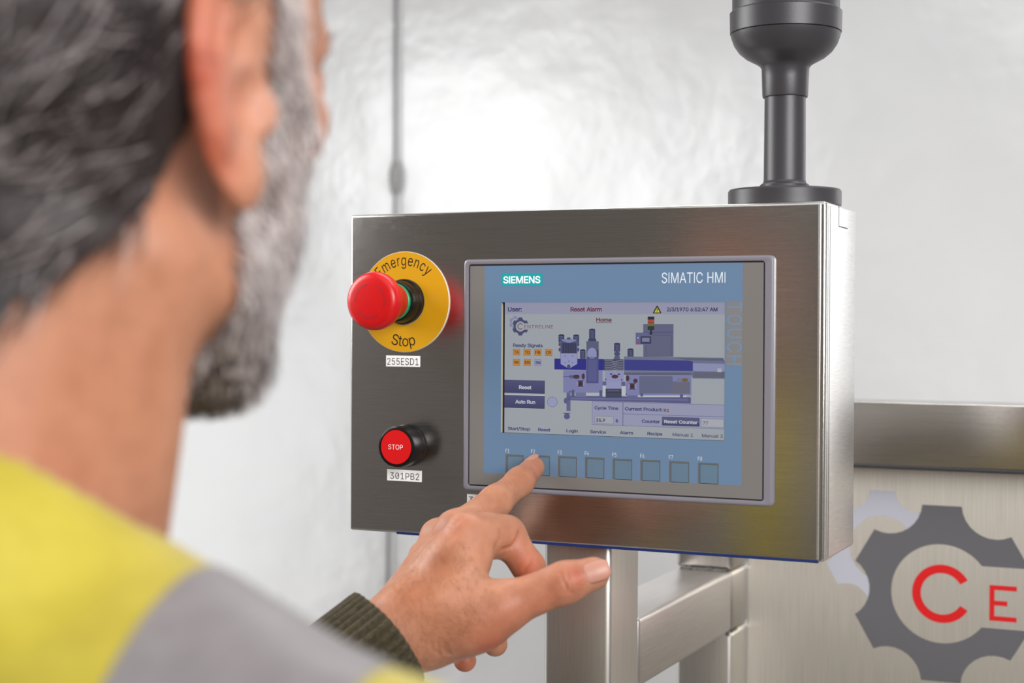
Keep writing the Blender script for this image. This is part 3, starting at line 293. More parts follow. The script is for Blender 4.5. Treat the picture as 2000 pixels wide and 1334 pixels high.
GLYPH_BOLD = '''\
!	178	46,138 41,531 154,531 149,138 98,-27 72,-22 50,-7 35,15 30,41 35,67 50,89 72,104 98,109 124,104 146,89 161,67 166,41 161,15 146,-7 124,-22	5,4,6 10,6,4 8,7,6 6,10,8 9,8,10 14,13,12 17,16,18 14,12,16 16,15,14 19,18,4 18,16,4 16,12,4 10,4,12 11,10,12 1,0,3 3,2,1
.	170	95,-27 69,-22 47,-7 32,15 27,41 32,67 47,89 69,104 95,109 121,104 144,89 158,67 163,41 158,15 144,-7 121,-22	5,4,6 2,1,0 4,3,2 6,4,2 12,11,10 13,12,14 12,10,8 9,8,10 15,14,0 14,12,0 12,8,0 2,0,8 6,2,8 7,6,8
/	231	264,555 88,-98 -14,-98 161,555	0,3,1 2,1,3
0	435	227,-29 167,-20 116,6 76,49 48,106 31,174 26,254 31,334 48,403 77,459 117,502 168,529 227,538 286,529 337,502 376,459 405,402 422,334 427,254 422,174 405,106 377,49 337,6 286,-20 227,72 253,76 275,90 294,115 309,150 319,197 322,254 319,312 309,359 294,394 275,419 253,433 227,437 200,433 178,419 159,394 144,358 135,312 131,254 135,197 144,150 159,115 178,90 200,76	6,5,43 43,42,6 42,41,6 7,6,41 1,47,2 47,46,2 3,2,46 46,45,3 4,3,45 45,44,4 5,4,44 43,5,44 7,41,40 8,7,40 40,39,8 9,8,39 39,38,9 10,9,38 38,37,10 37,11,10 25,0,23 12,35,13 19,18,29 30,29,18 31,30,18 18,17,31 25,23,22 26,25,22 22,21,26 27,26,21 21,20,27 28,27,20 20,19,28 19,29,28 31,17,32 17,16,32 33,32,16 16,15,33 34,33,15 15,14,34 35,34,14 13,35,14 47,1,0 24,47,0 0,25,24 35,12,36 37,36,12 11,37,12
1	435	54,-22 54,77 413,77 413,-22 298,531 298,-22 190,-22 190,426 216,426 64,314 64,438 191,531 298,77 190,77 190,407	1,0,6 7,10,9 3,2,5 13,12,8 11,8,4 12,13,6 8,11,7 10,7,11 4,8,12 5,2,12 6,5,12 1,6,13 7,9,14 8,7,14 13,8,14
2	435	42,-22 42,56 218,244 244,272 265,296 280,317 290,335 296,353 298,371 296,391 289,407 278,419 263,429 245,435 224,437 201,435 183,428 169,417 158,403 152,385 147,340 41,340 49,410 67,454 95,489 133,516 176,532 225,538 273,532 316,516 352,490 380,457 397,417 403,373 400,341 392,310 376,279 354,245 323,208 283,165 175,52 175,79 411,79 411,-22 201,79	18,17,24 25,24,17 20,19,21 22,21,19 19,18,22 23,22,18 18,24,23 26,16,15 27,14,13 14,27,15 26,15,27 1,0,40 40,41,1 41,2,1 25,17,16 16,26,25 38,37,4 5,4,37 37,36,5 6,5,36 36,35,6 7,6,35 35,34,7 8,7,34 34,33,8 9,8,33 33,32,9 32,31,9 10,9,31 31,30,10 11,10,30 29,11,30 40,0,43 43,42,40 40,42,44 41,40,44 2,41,39 39,38,2 3,2,38 38,4,3 11,29,12 29,28,12 13,12,28 27,13,28 39,41,44
3	435	218,-29 169,-24 124,-11 84,12 52,44 31,84 17,154 127,154 135,116 144,101 157,89 174,80 194,74 218,72 244,74 266,81 283,91 296,105 304,123 307,145 304,166 297,185 284,201 265,214 238,222 200,226 135,226 135,307 266,457 266,430 48,430 48,531 394,531 394,452 194,233 189,311 267,310 317,296 359,270 390,234 409,192 415,145 409,97 389,54 358,19 318,-7 271,-24 242,430 265,310	5,4,8 8,7,5 6,5,7 14,13,0 12,0,13 0,12,1 11,1,12 25,24,34 1,11,2 11,10,2 3,2,10 10,9,3 4,3,9 8,4,9 25,34,26 27,26,34 34,35,27 27,35,29 42,41,19 41,40,19 15,46,45 16,15,45 45,44,16 17,16,44 44,43,17 18,17,43 43,42,18 42,19,18 19,40,20 40,39,20 21,20,39 39,38,21 22,21,38 38,37,22 23,22,37 36,23,37 33,29,35 28,29,33 33,32,28 14,0,46 46,15,14 23,36,24 31,30,28 28,32,31 28,30,47 29,28,47 27,29,47 34,24,36 48,34,36 35,34,48 33,35,48
4	435	18,83 18,164 234,531 349,531 131,160 131,185 435,185 435,83 260,-22 260,121 260,146 260,340 365,340 365,-22 145,185 260,83 260,185 365,185 365,83	1,0,4 1,4,5 4,0,9 4,9,10 1,5,2 4,10,14 5,4,14 3,2,5 3,5,14 16,17,11 17,16,10 18,15,8 9,0,15 14,10,16 12,11,17 7,6,17 18,7,17 15,18,9 18,17,10 10,9,18 8,13,18
5	435	221,-29 173,-24 130,-9 93,15 64,48 45,86 33,152 140,152 148,116 156,102 168,90 183,80 201,74 221,72 245,75 265,83 282,97 295,115 303,137 306,162 303,188 294,211 281,229 263,243 242,252 217,255 196,253 175,248 156,239 134,223 43,233 76,531 388,531 388,430 170,430 158,323 129,323 144,334 170,346 199,353 230,356 267,352 302,341 334,324 361,300 383,272 399,239 410,203 413,163 407,111 388,65 359,26 320,-4 273,-23 160,341	4,3,9 9,8,4 5,4,8 8,7,5 6,5,7 29,36,30 31,30,36 35,28,27 0,13,12 0,12,1 12,11,1 35,27,26 26,25,35 25,39,35 38,35,39 1,11,2 11,10,2 3,2,10 9,3,10 36,29,28 28,35,36 37,36,35 37,35,54 36,37,34 31,36,34 40,24,41 15,14,53 24,23,42 41,24,42 50,49,18 49,48,18 19,18,48 48,47,19 15,53,52 16,15,52 52,51,16 17,16,51 51,50,17 50,18,17 19,47,20 47,46,20 21,20,46 46,45,21 22,21,45 45,44,22 44,43,22 23,22,43 42,23,43 53,14,0 13,0,14 24,40,25 39,25,40 33,32,34 31,34,32 35,38,54 34,37,54
6	435	226,-29 176,-23 131,-5 93,25 65,64 47,110 41,162 46,204 59,247 83,295 119,352 241,531 364,531 162,239 106,239 136,288 150,304 167,317 188,327 210,334 235,336 284,331 327,314 362,287 389,250 406,207 411,157 405,107 387,62 358,24 321,-5 276,-23 226,71 248,73 267,82 282,94 295,112 303,133 305,157 303,182 295,203 283,220 267,232 248,240 226,243 204,240 185,232 169,220 157,203 150,183 147,158 150,133 158,112 170,95 185,82 204,73 229,336	5,4,51 51,50,5 6,5,50 50,49,6 7,6,49 49,14,7 8,7,14 9,8,14 14,15,9 15,10,9 47,13,48 54,1,55 13,47,46 46,45,13 1,54,2 54,53,2 3,2,53 53,52,3 4,3,52 51,4,52 14,49,48 48,13,14 15,14,13 13,16,15 10,15,16 16,17,10 17,18,10 18,19,10 32,0,33 43,20,44 33,0,31 31,34,33 42,21,43 20,43,21 27,26,37 38,37,26 39,38,26 26,25,39 25,24,39 40,39,24 24,23,40 34,31,30 35,34,30 30,29,35 36,35,29 29,28,36 28,27,36 27,37,36 40,23,41 23,22,41 42,41,22 21,42,22 12,11,19 55,1,0 0,32,55 10,19,11 44,20,45 56,13,20 13,45,20 16,13,17 13,56,19 19,18,13 18,17,13 12,19,56
7	435	61,-22 301,454 301,430 40,430 40,531 413,531 413,443 178,-22 289,430	0,7,2 1,2,6 6,5,1 6,2,7 4,3,1 1,5,4 1,3,8 2,1,8 0,2,8
9	435	226,538 276,532 321,513 359,484 387,445 405,399 411,347 406,305 393,262 369,213 334,156 212,-22 88,-22 290,270 346,270 317,221 302,205 285,191 265,181 242,175 218,172 169,178 126,195 90,222 63,258 47,302 41,352 47,402 65,447 94,485 132,514 176,532 226,438 204,435 186,427 170,414 158,397 150,376 147,352 150,327 158,306 170,289 186,276 204,268 226,266 248,268 267,276 283,289 295,305 303,326 305,350 303,376 295,397 283,414 267,427 248,435 223,173	24,23,40 40,39,24 25,24,39 26,25,39 39,38,26 38,37,26 27,26,37 20,44,43 32,0,33 20,43,21 42,21,43 31,34,33 33,0,31 12,11,19 21,42,22 42,41,22 23,22,41 40,23,41 27,37,36 28,27,36 29,28,36 36,35,29 30,29,35 35,34,30 34,31,30 54,1,55 13,48,47 46,45,13 13,47,46 15,10,9 14,15,9 9,8,14 8,7,14 49,14,7 7,6,49 50,49,6 6,5,50 51,50,5 5,4,51 18,19,10 17,18,10 16,17,10 10,15,16 13,16,15 15,14,13 48,13,14 14,49,48 51,4,52 4,3,52 53,52,3 3,2,53 54,53,2 1,54,2 10,19,11 0,32,55 55,1,0 44,20,45 56,13,20 13,45,20 16,13,17 13,56,19 19,18,13 18,17,13 12,19,56
:	170	95,-27 69,-22 47,-7 32,15 27,41 32,67 47,89 69,104 95,109 121,104 144,89 158,67 163,41 158,15 144,-7 121,-22 95,248 69,253 47,268 32,290 27,316 32,342 47,364 69,379 95,384 121,379 144,364 158,342 163,316 158,290 144,268 121,253	5,4,6 21,20,22 2,1,0 0,8,2 4,3,2 6,4,2 2,8,6 8,7,6 20,19,18 22,20,18 16,31,30 12,11,10 28,27,26 13,12,14 29,28,30 16,30,28 24,16,28 28,26,24 25,24,26 15,14,0 14,12,0 8,0,12 12,10,8 10,9,8 18,17,16 16,24,18 22,18,24 23,22,24
A	462	-15,-22 186,531 292,531 494,-22 380,-22 266,295 256,327 243,366 228,413 203,500 275,500 249,413 234,364 221,326 211,295 101,-22 88,120 88,221 392,221 392,120 239,380 185,221 293,221 329,120 150,120	16,0,15 0,16,17 17,1,0 8,13,12 24,21,16 14,13,17 13,8,17 8,9,17 1,17,9 11,7,6 18,19,3 3,19,4 18,3,2 6,5,18 11,6,18 10,11,18 18,2,10 22,23,19 8,12,20 8,20,11 11,10,8 9,8,10 1,9,10 10,2,1 7,11,20 21,24,22 14,17,21 17,16,21 18,5,22 19,18,22 4,19,23 23,22,24 16,15,24
B	438	38,-22 38,531 242,531 294,526 339,510 374,486 400,453 415,415 420,374 417,339 406,310 390,286 369,268 346,255 337,251 337,280 346,278 375,264 401,243 422,214 436,178 440,136 435,94 419,55 392,22 354,-2 305,-17 247,-22 147,79 244,79 289,84 315,97 328,115 333,137 331,155 323,172 312,187 295,198 274,206 247,209 147,209 147,307 237,307 260,310 278,316 293,326 304,338 311,354 314,372 309,395 297,412 276,425 239,430 147,430 368,267	0,28,40 1,0,40 40,41,1 41,53,1 39,43,42 28,0,27 27,29,28 39,42,40 41,40,42 52,2,53 1,53,2 29,27,26 26,30,29 43,39,38 51,3,52 2,52,3 13,54,16 15,13,16 14,35,13 13,15,14 31,25,24 24,23,31 32,31,23 23,22,32 33,32,22 22,21,33 21,20,33 34,33,20 20,19,34 35,34,19 19,18,35 13,35,18 18,17,13 54,13,17 16,12,11 11,10,16 30,26,25 25,31,30 35,14,36 37,36,14 38,37,14 43,38,14 44,43,14 14,15,44 45,44,15 46,45,15 15,16,46 47,46,16 16,10,47 10,9,47 48,47,9 9,8,48 8,7,48 49,48,7 7,6,49 50,49,6 6,5,50 5,4,50 51,50,4 3,51,4 12,16,54
C	492	267,-29 199,-20 139,6 88,49 50,105 26,174 18,254 26,334 50,403 88,460 138,502 199,529 267,538 308,535 347,525 383,510 416,488 444,462 467,430 484,393 501,326 392,326 380,365 371,382 359,398 344,410 328,421 309,428 289,432 268,434 229,429 195,413 167,389 145,354 131,309 126,254 131,199 145,154 167,120 196,95 229,80 268,75 289,76 309,81 328,88 344,98 359,111 371,126 380,144 392,182 501,182 484,116 467,79 444,48 416,21 384,-1 348,-16 309,-26	5,4,37 37,36,5 6,5,36 36,35,6 35,34,6 7,6,34 34,33,7 8,7,33 30,11,31 0,41,40 41,0,42 29,28,12 28,13,12 0,40,1 39,1,40 29,12,30 11,30,12 1,39,2 3,2,39 39,38,3 4,3,38 37,4,38 8,33,32 9,8,32 32,31,9 10,9,31 31,11,10 43,57,56 44,43,56 27,26,14 52,51,48 49,48,51 51,50,49 20,19,21 44,56,55 45,44,55 55,54,45 46,45,54 54,53,46 47,46,53 53,52,47 52,48,47 21,19,22 19,18,22 23,22,18 18,17,23 24,23,17 17,16,24 25,24,16 16,15,25 26,25,15 14,26,15 42,0,57 57,43,42 13,28,27 27,14,13
D	484	220,-22 74,-22 74,79 214,79 266,85 307,100 337,125 359,158 372,202 377,255 372,308 359,351 338,385 308,409 270,424 220,430 71,430 71,531 227,531 300,523 364,498 415,456 453,401 476,333 484,255 476,177 453,109 415,53 362,11 296,-14 147,531 147,-22 38,-22 38,531 147,430 147,79	33,32,16 16,17,33 2,1,31 1,2,32 16,32,2 17,16,30 29,5,4 29,4,0 3,0,4 18,15,14 14,19,18 0,3,31 2,31,35 16,2,34 30,16,34 15,18,30 13,12,20 10,9,24 24,23,10 6,28,27 27,26,6 7,6,26 26,25,7 8,7,25 25,24,8 24,9,8 10,23,11 23,22,11 12,11,22 22,21,12 20,12,21 5,29,28 28,6,5 19,14,13 13,20,19 15,30,34 2,35,34 31,3,35
E	401	38,-22 38,531 394,531 394,430 147,430 147,308 377,308 377,207 147,207 147,79 397,79 397,-22	0,9,8 1,0,8 8,5,1 5,4,1 9,0,11 11,10,9 5,8,7 7,6,5 3,2,4 1,4,2
F	392	38,-22 38,531 391,531 391,430 147,430 147,300 368,300 368,199 147,199 147,-22	9,8,0 8,5,0 1,0,5 3,2,4 5,8,7 7,6,5 1,5,4 4,2,1
H	499	38,-22 38,531 147,531 147,311 370,311 370,531 479,531 479,-22 370,-22 370,210 147,210 147,-22	0,11,10 1,0,10 10,3,1 3,2,1 9,8,7 7,6,9 4,9,6 6,5,4 3,10,9 9,4,3
I	159	38,-22 139,-22 139,539 38,539	3,0,1 1,2,3
L	375	38,-22 38,531 147,531 147,79 383,79 383,-22	1,0,3 3,0,5 5,4,3 1,3,2
M	610	38,-22 38,531 167,531 298,195 303,182 308,166 314,148 320,129 326,110 332,90 338,72 351,27 277,27 291,71 297,89 303,108 309,128 315,147 321,165 327,181 332,195 461,531 590,531 590,-22 482,-22 482,291 482,308 482,327 483,348 483,369 484,391 484,414 485,436 485,479 543,479 526,427 519,402 511,379 503,356 495,334 488,314 482,297 476,283 357,-22 271,-22 150,283 145,297 138,313 132,333 124,354 116,377 108,401 100,425 81,479 140,479 141,438 142,417 142,394 143,372 143,350 144,329 144,309 144,291 144,-22 315,146 482,299 144,299	52,53,1 48,49,0 49,50,0 50,51,0 1,0,51 52,1,51 47,60,48 60,59,48 49,48,59 59,58,49 50,49,58 58,57,50 51,50,57 57,56,51 52,51,56 56,55,52 55,54,52 53,52,54 13,14,45 61,46,45 16,6,5 4,3,15 15,16,4 16,5,4 14,15,45 15,3,45 0,63,62 48,0,62 47,48,62 47,62,66 47,66,61 60,47,61 61,45,60 45,3,60 59,60,3 58,59,3 54,55,2 53,54,2 1,53,2 8,18,7 17,7,18 20,19,8 18,8,19 41,26,42 9,10,42 8,9,42 20,8,42 34,35,22 38,39,23 37,38,23 36,37,23 23,22,36 22,35,36 27,40,39 28,27,39 39,38,28 29,28,38 38,37,29 30,29,37 37,36,30 31,30,36 36,35,31 32,31,35 33,32,35 35,34,33 24,23,25 23,39,25 39,40,25 40,26,65 40,27,26 42,26,27 20,42,27 27,28,20 28,29,20 32,33,21 33,34,21 34,22,21 12,44,43 43,11,12 13,12,11 11,10,13 14,13,10 10,9,14 15,14,9 9,8,15 16,15,8 8,7,16 16,7,64 29,30,20 55,56,2 57,58,3 3,2,56 56,57,3 7,17,64 6,16,64 31,32,21 21,20,31 30,31,20 26,41,65 25,40,65 11,43,42 10,11,42 44,12,45 12,13,45 46,61,66
N	505	38,-22 38,531 148,531 362,194 371,180 382,162 394,141 407,117 420,92 447,38 385,28 380,80 379,107 378,133 377,157 377,178 377,195 377,531 485,531 485,-22 375,-22 183,279 171,298 158,319 145,343 129,370 110,402 73,469 140,479 143,418 144,385 145,355 146,329 147,307 147,291 147,-22 377,170 146,341	26,27,0 1,0,27 25,30,26 30,29,26 27,26,29 29,28,27 35,34,0 26,0,34 25,26,34 34,33,25 33,32,25 24,25,32 24,32,37 24,37,31 25,24,31 30,25,31 31,23,30 23,22,30 27,28,2 1,27,2 13,14,3 4,3,14 14,5,36 9,19,18 9,18,8 7,8,18 9,8,10 11,10,8 19,9,20 9,10,20 11,8,12 8,7,12 13,12,7 7,6,13 14,13,6 6,5,14 16,15,5 5,6,16 6,7,16 7,18,16 17,16,18 10,11,20 13,3,21 22,21,3 2,28,3 28,29,3 29,30,3 30,22,3 5,15,36 4,14,36 12,13,21 21,20,11 11,12,21 23,31,37
O	515	267,-29 199,-20 139,6 88,49 50,105 26,174 18,254 26,334 50,403 88,460 139,502 199,529 267,538 335,529 395,502 446,460 484,403 507,334 515,254 507,175 484,105 446,49 395,6 335,-20 267,75 304,80 338,95 366,119 388,154 403,199 408,254 403,310 388,355 366,390 338,414 304,429 267,434 229,429 196,414 168,389 145,355 131,310 126,254 131,199 145,154 168,119 196,95 229,80	6,5,43 43,42,6 42,41,6 7,6,41 47,1,0 37,12,11 1,47,46 37,11,38 1,46,2 46,45,2 3,2,45 4,3,45 45,44,4 5,4,44 43,5,44 7,41,40 8,7,40 40,39,8 9,8,39 10,9,39 39,38,10 38,11,10 25,23,26 13,35,34 19,18,29 30,29,18 31,30,18 18,17,31 26,23,22 27,26,22 22,21,27 21,20,27 28,27,20 20,19,28 19,29,28 31,17,32 17,16,32 33,32,16 16,15,33 15,14,33 34,33,14 13,34,14 23,25,0 25,24,0 47,0,24 12,37,36 36,35,12 35,13,12
P	427	38,-22 38,531 236,531 294,525 343,507 382,478 409,440 426,396 431,348 426,299 409,255 382,217 343,188 294,169 236,164 87,164 87,264 231,264 264,267 286,276 302,288 313,304 320,324 322,348 320,372 313,391 302,407 286,419 264,427 231,430 147,430 147,-22 147,264 147,164	15,16,0 1,0,16 15,0,31 16,15,33 16,32,30 1,16,30 18,14,13 13,19,18 27,3,28 2,28,3 15,31,33 14,18,17 28,2,29 30,29,2 1,30,2 12,11,20 21,20,11 11,10,21 10,9,21 22,21,9 9,8,22 23,22,8 24,23,8 8,7,24 25,24,7 7,6,25 6,5,25 26,25,5 4,26,5 19,13,12 12,20,19 26,4,27 3,27,4 14,17,33 17,32,33 32,16,33
R	431	38,-22 38,531 237,531 294,525 343,508 382,481 410,444 426,400 431,352 426,304 410,261 382,224 343,197 294,181 237,176 74,176 74,277 233,277 265,280 288,287 304,297 314,311 321,329 323,352 321,376 314,394 303,409 288,420 265,427 232,430 147,430 147,-22 340,-22 193,251 316,251 465,-22 147,277 147,176 234,176 345,198	15,16,0 1,0,16 15,0,31 16,15,37 1,16,30 27,3,28 2,28,3 15,31,37 14,13,34 28,2,29 30,29,2 1,30,2 34,21,20 12,32,35 12,35,39 34,12,39 11,10,34 21,34,10 10,9,21 22,21,9 9,8,22 23,22,8 24,23,8 8,7,24 25,24,7 7,6,25 6,5,25 32,14,38 13,14,32 32,12,13 12,34,13 19,18,34 34,20,19 25,5,26 5,4,26 27,26,4 3,27,4 30,16,36 14,33,38 33,17,36 36,37,33 36,16,37 33,37,38 18,17,34 17,33,34 33,14,34 11,34,39
S	429	224,-31 168,-26 119,-11 77,14 46,47 25,88 12,159 122,159 131,118 141,102 155,89 174,79 198,73 224,71 253,74 278,81 297,92 312,105 320,121 323,139 321,154 315,165 303,175 286,185 264,193 239,201 177,218 117,241 70,273 40,318 30,372 36,419 57,460 88,494 128,518 175,533 227,538 279,533 325,518 365,494 395,461 415,423 427,356 321,356 307,400 289,419 261,432 225,436 198,434 176,427 159,417 147,405 140,391 137,376 140,360 148,348 161,338 178,328 199,321 218,314 270,300 294,293 320,284 346,271 372,255 395,234 414,208 426,176 430,138 424,93 405,51 374,17 333,-10 282,-26	5,4,8 8,7,5 6,5,7 29,28,54 30,29,54 54,53,30 31,30,53 53,52,31 32,31,52 0,13,12 59,58,26 57,26,58 0,12,1 11,1,12 49,48,35 1,11,2 11,10,2 3,2,10 10,9,3 4,3,9 8,4,9 26,57,27 57,56,27 28,27,56 56,55,28 54,28,55 32,52,51 33,32,51 51,50,33 34,33,50 50,49,34 49,35,34 73,15,14 24,60,25 23,62,24 62,61,24 60,24,61 70,69,18 19,18,69 69,68,19 68,67,19 20,19,67 67,66,20 42,41,43 15,73,72 16,15,72 72,71,16 17,16,71 71,70,17 70,18,17 20,66,21 66,65,21 65,64,21 22,21,64 64,63,22 23,22,63 62,23,63 43,41,44 41,40,44 40,39,44 45,44,39 39,38,45 46,45,38 37,46,38 73,14,0 13,0,14 59,26,25 25,60,59 46,37,47 37,36,47 48,47,36 35,48,36
T	431	10,430 10,531 439,531 439,430 279,430 279,-22 171,-22 171,430	1,0,7 3,2,4 5,4,6 7,6,4 4,2,7 1,7,2
U	499	259,-30 198,-24 144,-4 99,27 66,68 45,118 38,172 38,531 146,531 146,180 150,149 160,124 176,103 198,87 225,77 259,74 293,77 320,87 341,103 357,124 367,149 371,179 371,531 479,531 479,172 472,118 452,68 418,27 374,-4 320,-24	7,6,9 0,14,1 13,1,14 1,13,2 13,12,2 3,2,12 12,11,3 4,3,11 5,4,11 11,10,5 6,5,10 9,6,10 7,9,8 16,29,17 24,23,21 22,21,23 17,29,28 18,17,28 28,27,18 19,18,27 27,26,19 26,25,19 20,19,25 25,24,20 24,21,20 29,16,0 16,15,0 14,0,15
W	668	138,-22 -12,531 99,531 185,201 191,176 197,150 203,124 208,98 214,71 223,18 163,18 173,71 178,98 184,124 190,151 196,176 203,201 289,531 397,531 483,202 490,176 496,151 502,125 508,98 513,71 524,18 462,18 472,71 477,98 483,124 489,151 495,176 501,201 586,531 698,531 547,-22 439,-22 346,317 338,351 330,387 322,427 310,497 376,497 364,429 356,390 348,354 339,317 247,-22 193,165 492,165 343,332	10,11,0 11,12,0 1,0,12 3,13,14 5,15,48 14,13,5 5,48,14 3,14,4 13,3,12 1,12,3 2,1,3 46,38,16 38,39,16 10,0,47 47,9,10 11,10,9 9,8,11 8,7,11 12,11,7 7,6,12 13,12,6 5,13,6 6,16,5 15,5,16 39,40,16 45,37,19 44,45,19 30,21,49 32,21,22 22,21,30 21,32,31 24,25,35 35,34,24 23,24,34 32,22,23 23,34,32 34,33,32 35,25,36 26,36,25 27,26,25 25,24,27 24,23,27 28,27,23 29,28,23 23,22,29 22,30,29 19,29,30 30,20,19 42,43,18 36,26,27 38,46,50 38,50,45 39,38,45 45,44,39 40,39,44 44,43,40 41,40,43 43,42,41 17,41,42 42,18,17 4,14,48 41,17,40 17,16,40 43,44,19 19,18,43 21,31,49 20,30,49 16,6,46 29,19,37 37,36,27 27,28,37 28,29,37 37,45,50 8,9,47 47,46,8 7,8,46 6,7,46
a	371	160,-31 121,-27 85,-15 54,5 29,32 13,67 8,108 12,143 24,172 43,195 66,212 93,224 120,232 148,238 175,242 206,246 231,248 246,251 253,254 253,254 254,257 254,256 252,274 247,286 240,295 230,302 215,307 196,309 175,307 158,302 144,294 134,285 126,276 111,248 9,278 39,335 64,363 94,383 126,396 160,404 194,406 218,405 244,401 271,392 298,379 322,358 342,330 355,295 359,252 359,-22 255,-22 255,30 285,30 282,25 267,9 248,-7 223,-20 194,-28 170,67 197,70 217,78 233,90 244,104 251,121 254,139 254,147 280,166 266,161 251,157 235,154 219,152 203,149 189,148 179,146 159,143 142,138 129,132 120,125 116,117 114,105 116,94 120,86 127,79 138,73 153,69 255,-1	4,3,81 81,80,4 5,4,80 80,79,5 6,5,79 79,78,6 7,6,78 8,7,78 78,77,8 9,8,77 77,10,9 35,34,33 73,72,14 84,0,58 28,40,39 0,84,1 83,1,84 74,73,13 73,14,13 29,28,38 28,39,38 1,83,2 83,82,2 3,2,82 81,3,82 10,77,76 11,10,76 76,75,11 12,11,75 75,74,12 74,13,12 35,33,32 32,31,35 36,35,31 31,30,36 37,36,30 30,29,37 29,38,37 59,57,56 15,71,70 26,41,27 16,69,68 68,17,16 15,70,69 69,16,15 25,42,26 41,26,42 65,64,66 19,18,21 21,20,19 53,54,49 52,53,49 66,52,49 49,48,66 49,54,50 54,53,51 53,52,51 52,66,63 64,63,66 18,19,66 66,48,18 21,18,48 20,21,48 48,47,20 22,20,47 47,46,22 54,51,85 56,55,51 59,56,51 60,59,51 61,60,51 51,52,61 62,61,52 52,63,62 17,68,67 67,66,17 66,19,17 22,46,23 46,45,23 24,23,45 45,44,24 25,24,44 44,43,25 42,25,43 58,0,57 57,59,58 14,72,71 71,15,14 40,28,27 27,41,40 51,55,85 50,54,85
c	378	207,-30 153,-23 105,-2 66,31 36,75 18,128 12,187 18,248 36,301 65,345 105,379 153,400 207,407 237,404 266,398 293,388 318,374 339,356 358,335 372,310 391,262 289,236 278,267 272,277 265,285 257,293 247,299 235,304 222,307 208,308 180,304 159,292 142,275 129,250 121,221 118,187 121,155 129,126 142,101 159,84 180,73 208,69 223,70 236,73 247,77 257,84 266,91 273,101 279,111 290,143 392,118 374,68 359,43 341,22 319,3 294,-11 267,-22 238,-28	5,4,37 37,36,5 6,5,36 36,35,6 35,34,6 7,6,34 34,33,7 8,7,33 41,0,42 12,30,29 29,28,12 40,1,0 0,41,40 30,12,11 1,40,2 40,39,2 3,2,39 39,38,3 4,3,38 37,4,38 8,33,32 9,8,32 32,31,9 10,9,31 31,30,10 30,11,10 43,57,56 44,43,56 52,51,48 49,48,51 51,50,49 20,19,21 44,56,55 45,44,55 55,54,45 46,45,54 54,53,46 47,46,53 53,52,47 52,48,47 21,19,22 19,18,22 23,22,18 18,17,23 24,23,17 17,16,24 25,24,16 16,15,25 26,25,15 14,26,15 42,0,57 57,43,42 26,14,27 14,13,27 28,27,13 12,28,13
d	406	195,-30 144,-23 99,-3 62,31 35,75 18,128 12,189 18,249 35,302 62,346 100,379 145,400 195,407 232,403 263,393 286,377 304,360 316,344 318,341 289,341 289,531 394,531 394,-22 291,-22 291,37 319,37 316,33 303,17 286,-1 262,-16 232,-27 205,69 230,73 250,83 266,100 279,123 287,153 290,189 287,225 279,255 267,278 250,294 230,304 205,308 178,304 158,293 141,277 129,253 121,224 118,189 121,155 129,125 142,101 158,83 179,73 289,375 291,4	6,5,50 50,49,6 49,48,6 7,6,48 48,47,7 8,7,47 54,0,31 43,12,44 0,54,1 53,1,54 11,45,44 44,12,11 1,53,2 3,2,53 53,52,3 4,3,52 52,51,4 5,4,51 50,5,51 8,47,46 9,8,46 46,45,9 10,9,45 45,11,10 13,42,14 22,21,18 22,25,26 18,21,17 16,17,21 27,23,22 22,26,27 24,27,26 26,25,24 22,18,37 38,37,18 18,17,19 17,16,19 27,24,56 29,28,24 34,33,24 24,25,34 35,34,25 36,35,25 25,22,36 22,37,36 38,18,39 40,39,18 18,19,40 41,40,19 42,41,19 14,42,19 15,14,19 19,16,55 16,21,55 31,0,30 32,31,30 30,29,32 29,24,32 24,33,32 42,13,43 12,43,13 15,19,55 21,20,55 24,28,56 23,27,56
e	386	212,-30 155,-24 105,-3 65,31 36,75 18,128 12,187 18,246 35,299 64,344 103,378 151,400 205,407 240,404 273,395 306,379 335,357 359,327 378,290 389,245 393,195 393,147 53,147 53,243 385,235 291,163 285,233 277,260 265,281 250,295 230,305 205,308 179,305 159,295 142,280 129,260 121,237 118,210 118,179 121,143 130,116 144,95 162,81 185,71 213,68 231,70 246,74 259,80 270,88 278,99 293,131 395,106 372,52 351,24 324,1 291,-16 253,-27 284,237 122,241 121,147	4,22,5 6,5,22 22,23,6 7,6,23 23,8,7 38,37,22 23,22,37 37,36,23 31,12,32 0,43,1 43,42,1 33,32,11 32,12,11 1,42,2 42,41,2 3,2,41 41,40,3 4,3,40 22,4,40 40,39,22 8,23,35 9,8,35 35,34,9 10,9,34 34,33,10 33,11,10 56,46,45 30,29,14 13,30,14 20,19,24 18,24,19 52,51,50 38,22,59 21,20,25 46,56,55 47,46,55 55,54,47 48,47,54 54,53,48 49,48,53 53,52,49 52,50,49 26,25,24 18,17,27 28,27,17 17,16,28 29,28,16 16,15,29 14,29,15 56,45,0 45,44,0 43,0,44 25,26,38 37,38,26 36,37,26 30,13,31 12,31,13 22,39,59 24,18,27 35,23,58 57,24,27 26,24,57 20,24,25 23,36,58 26,57,58 36,26,58 21,25,59 25,38,59
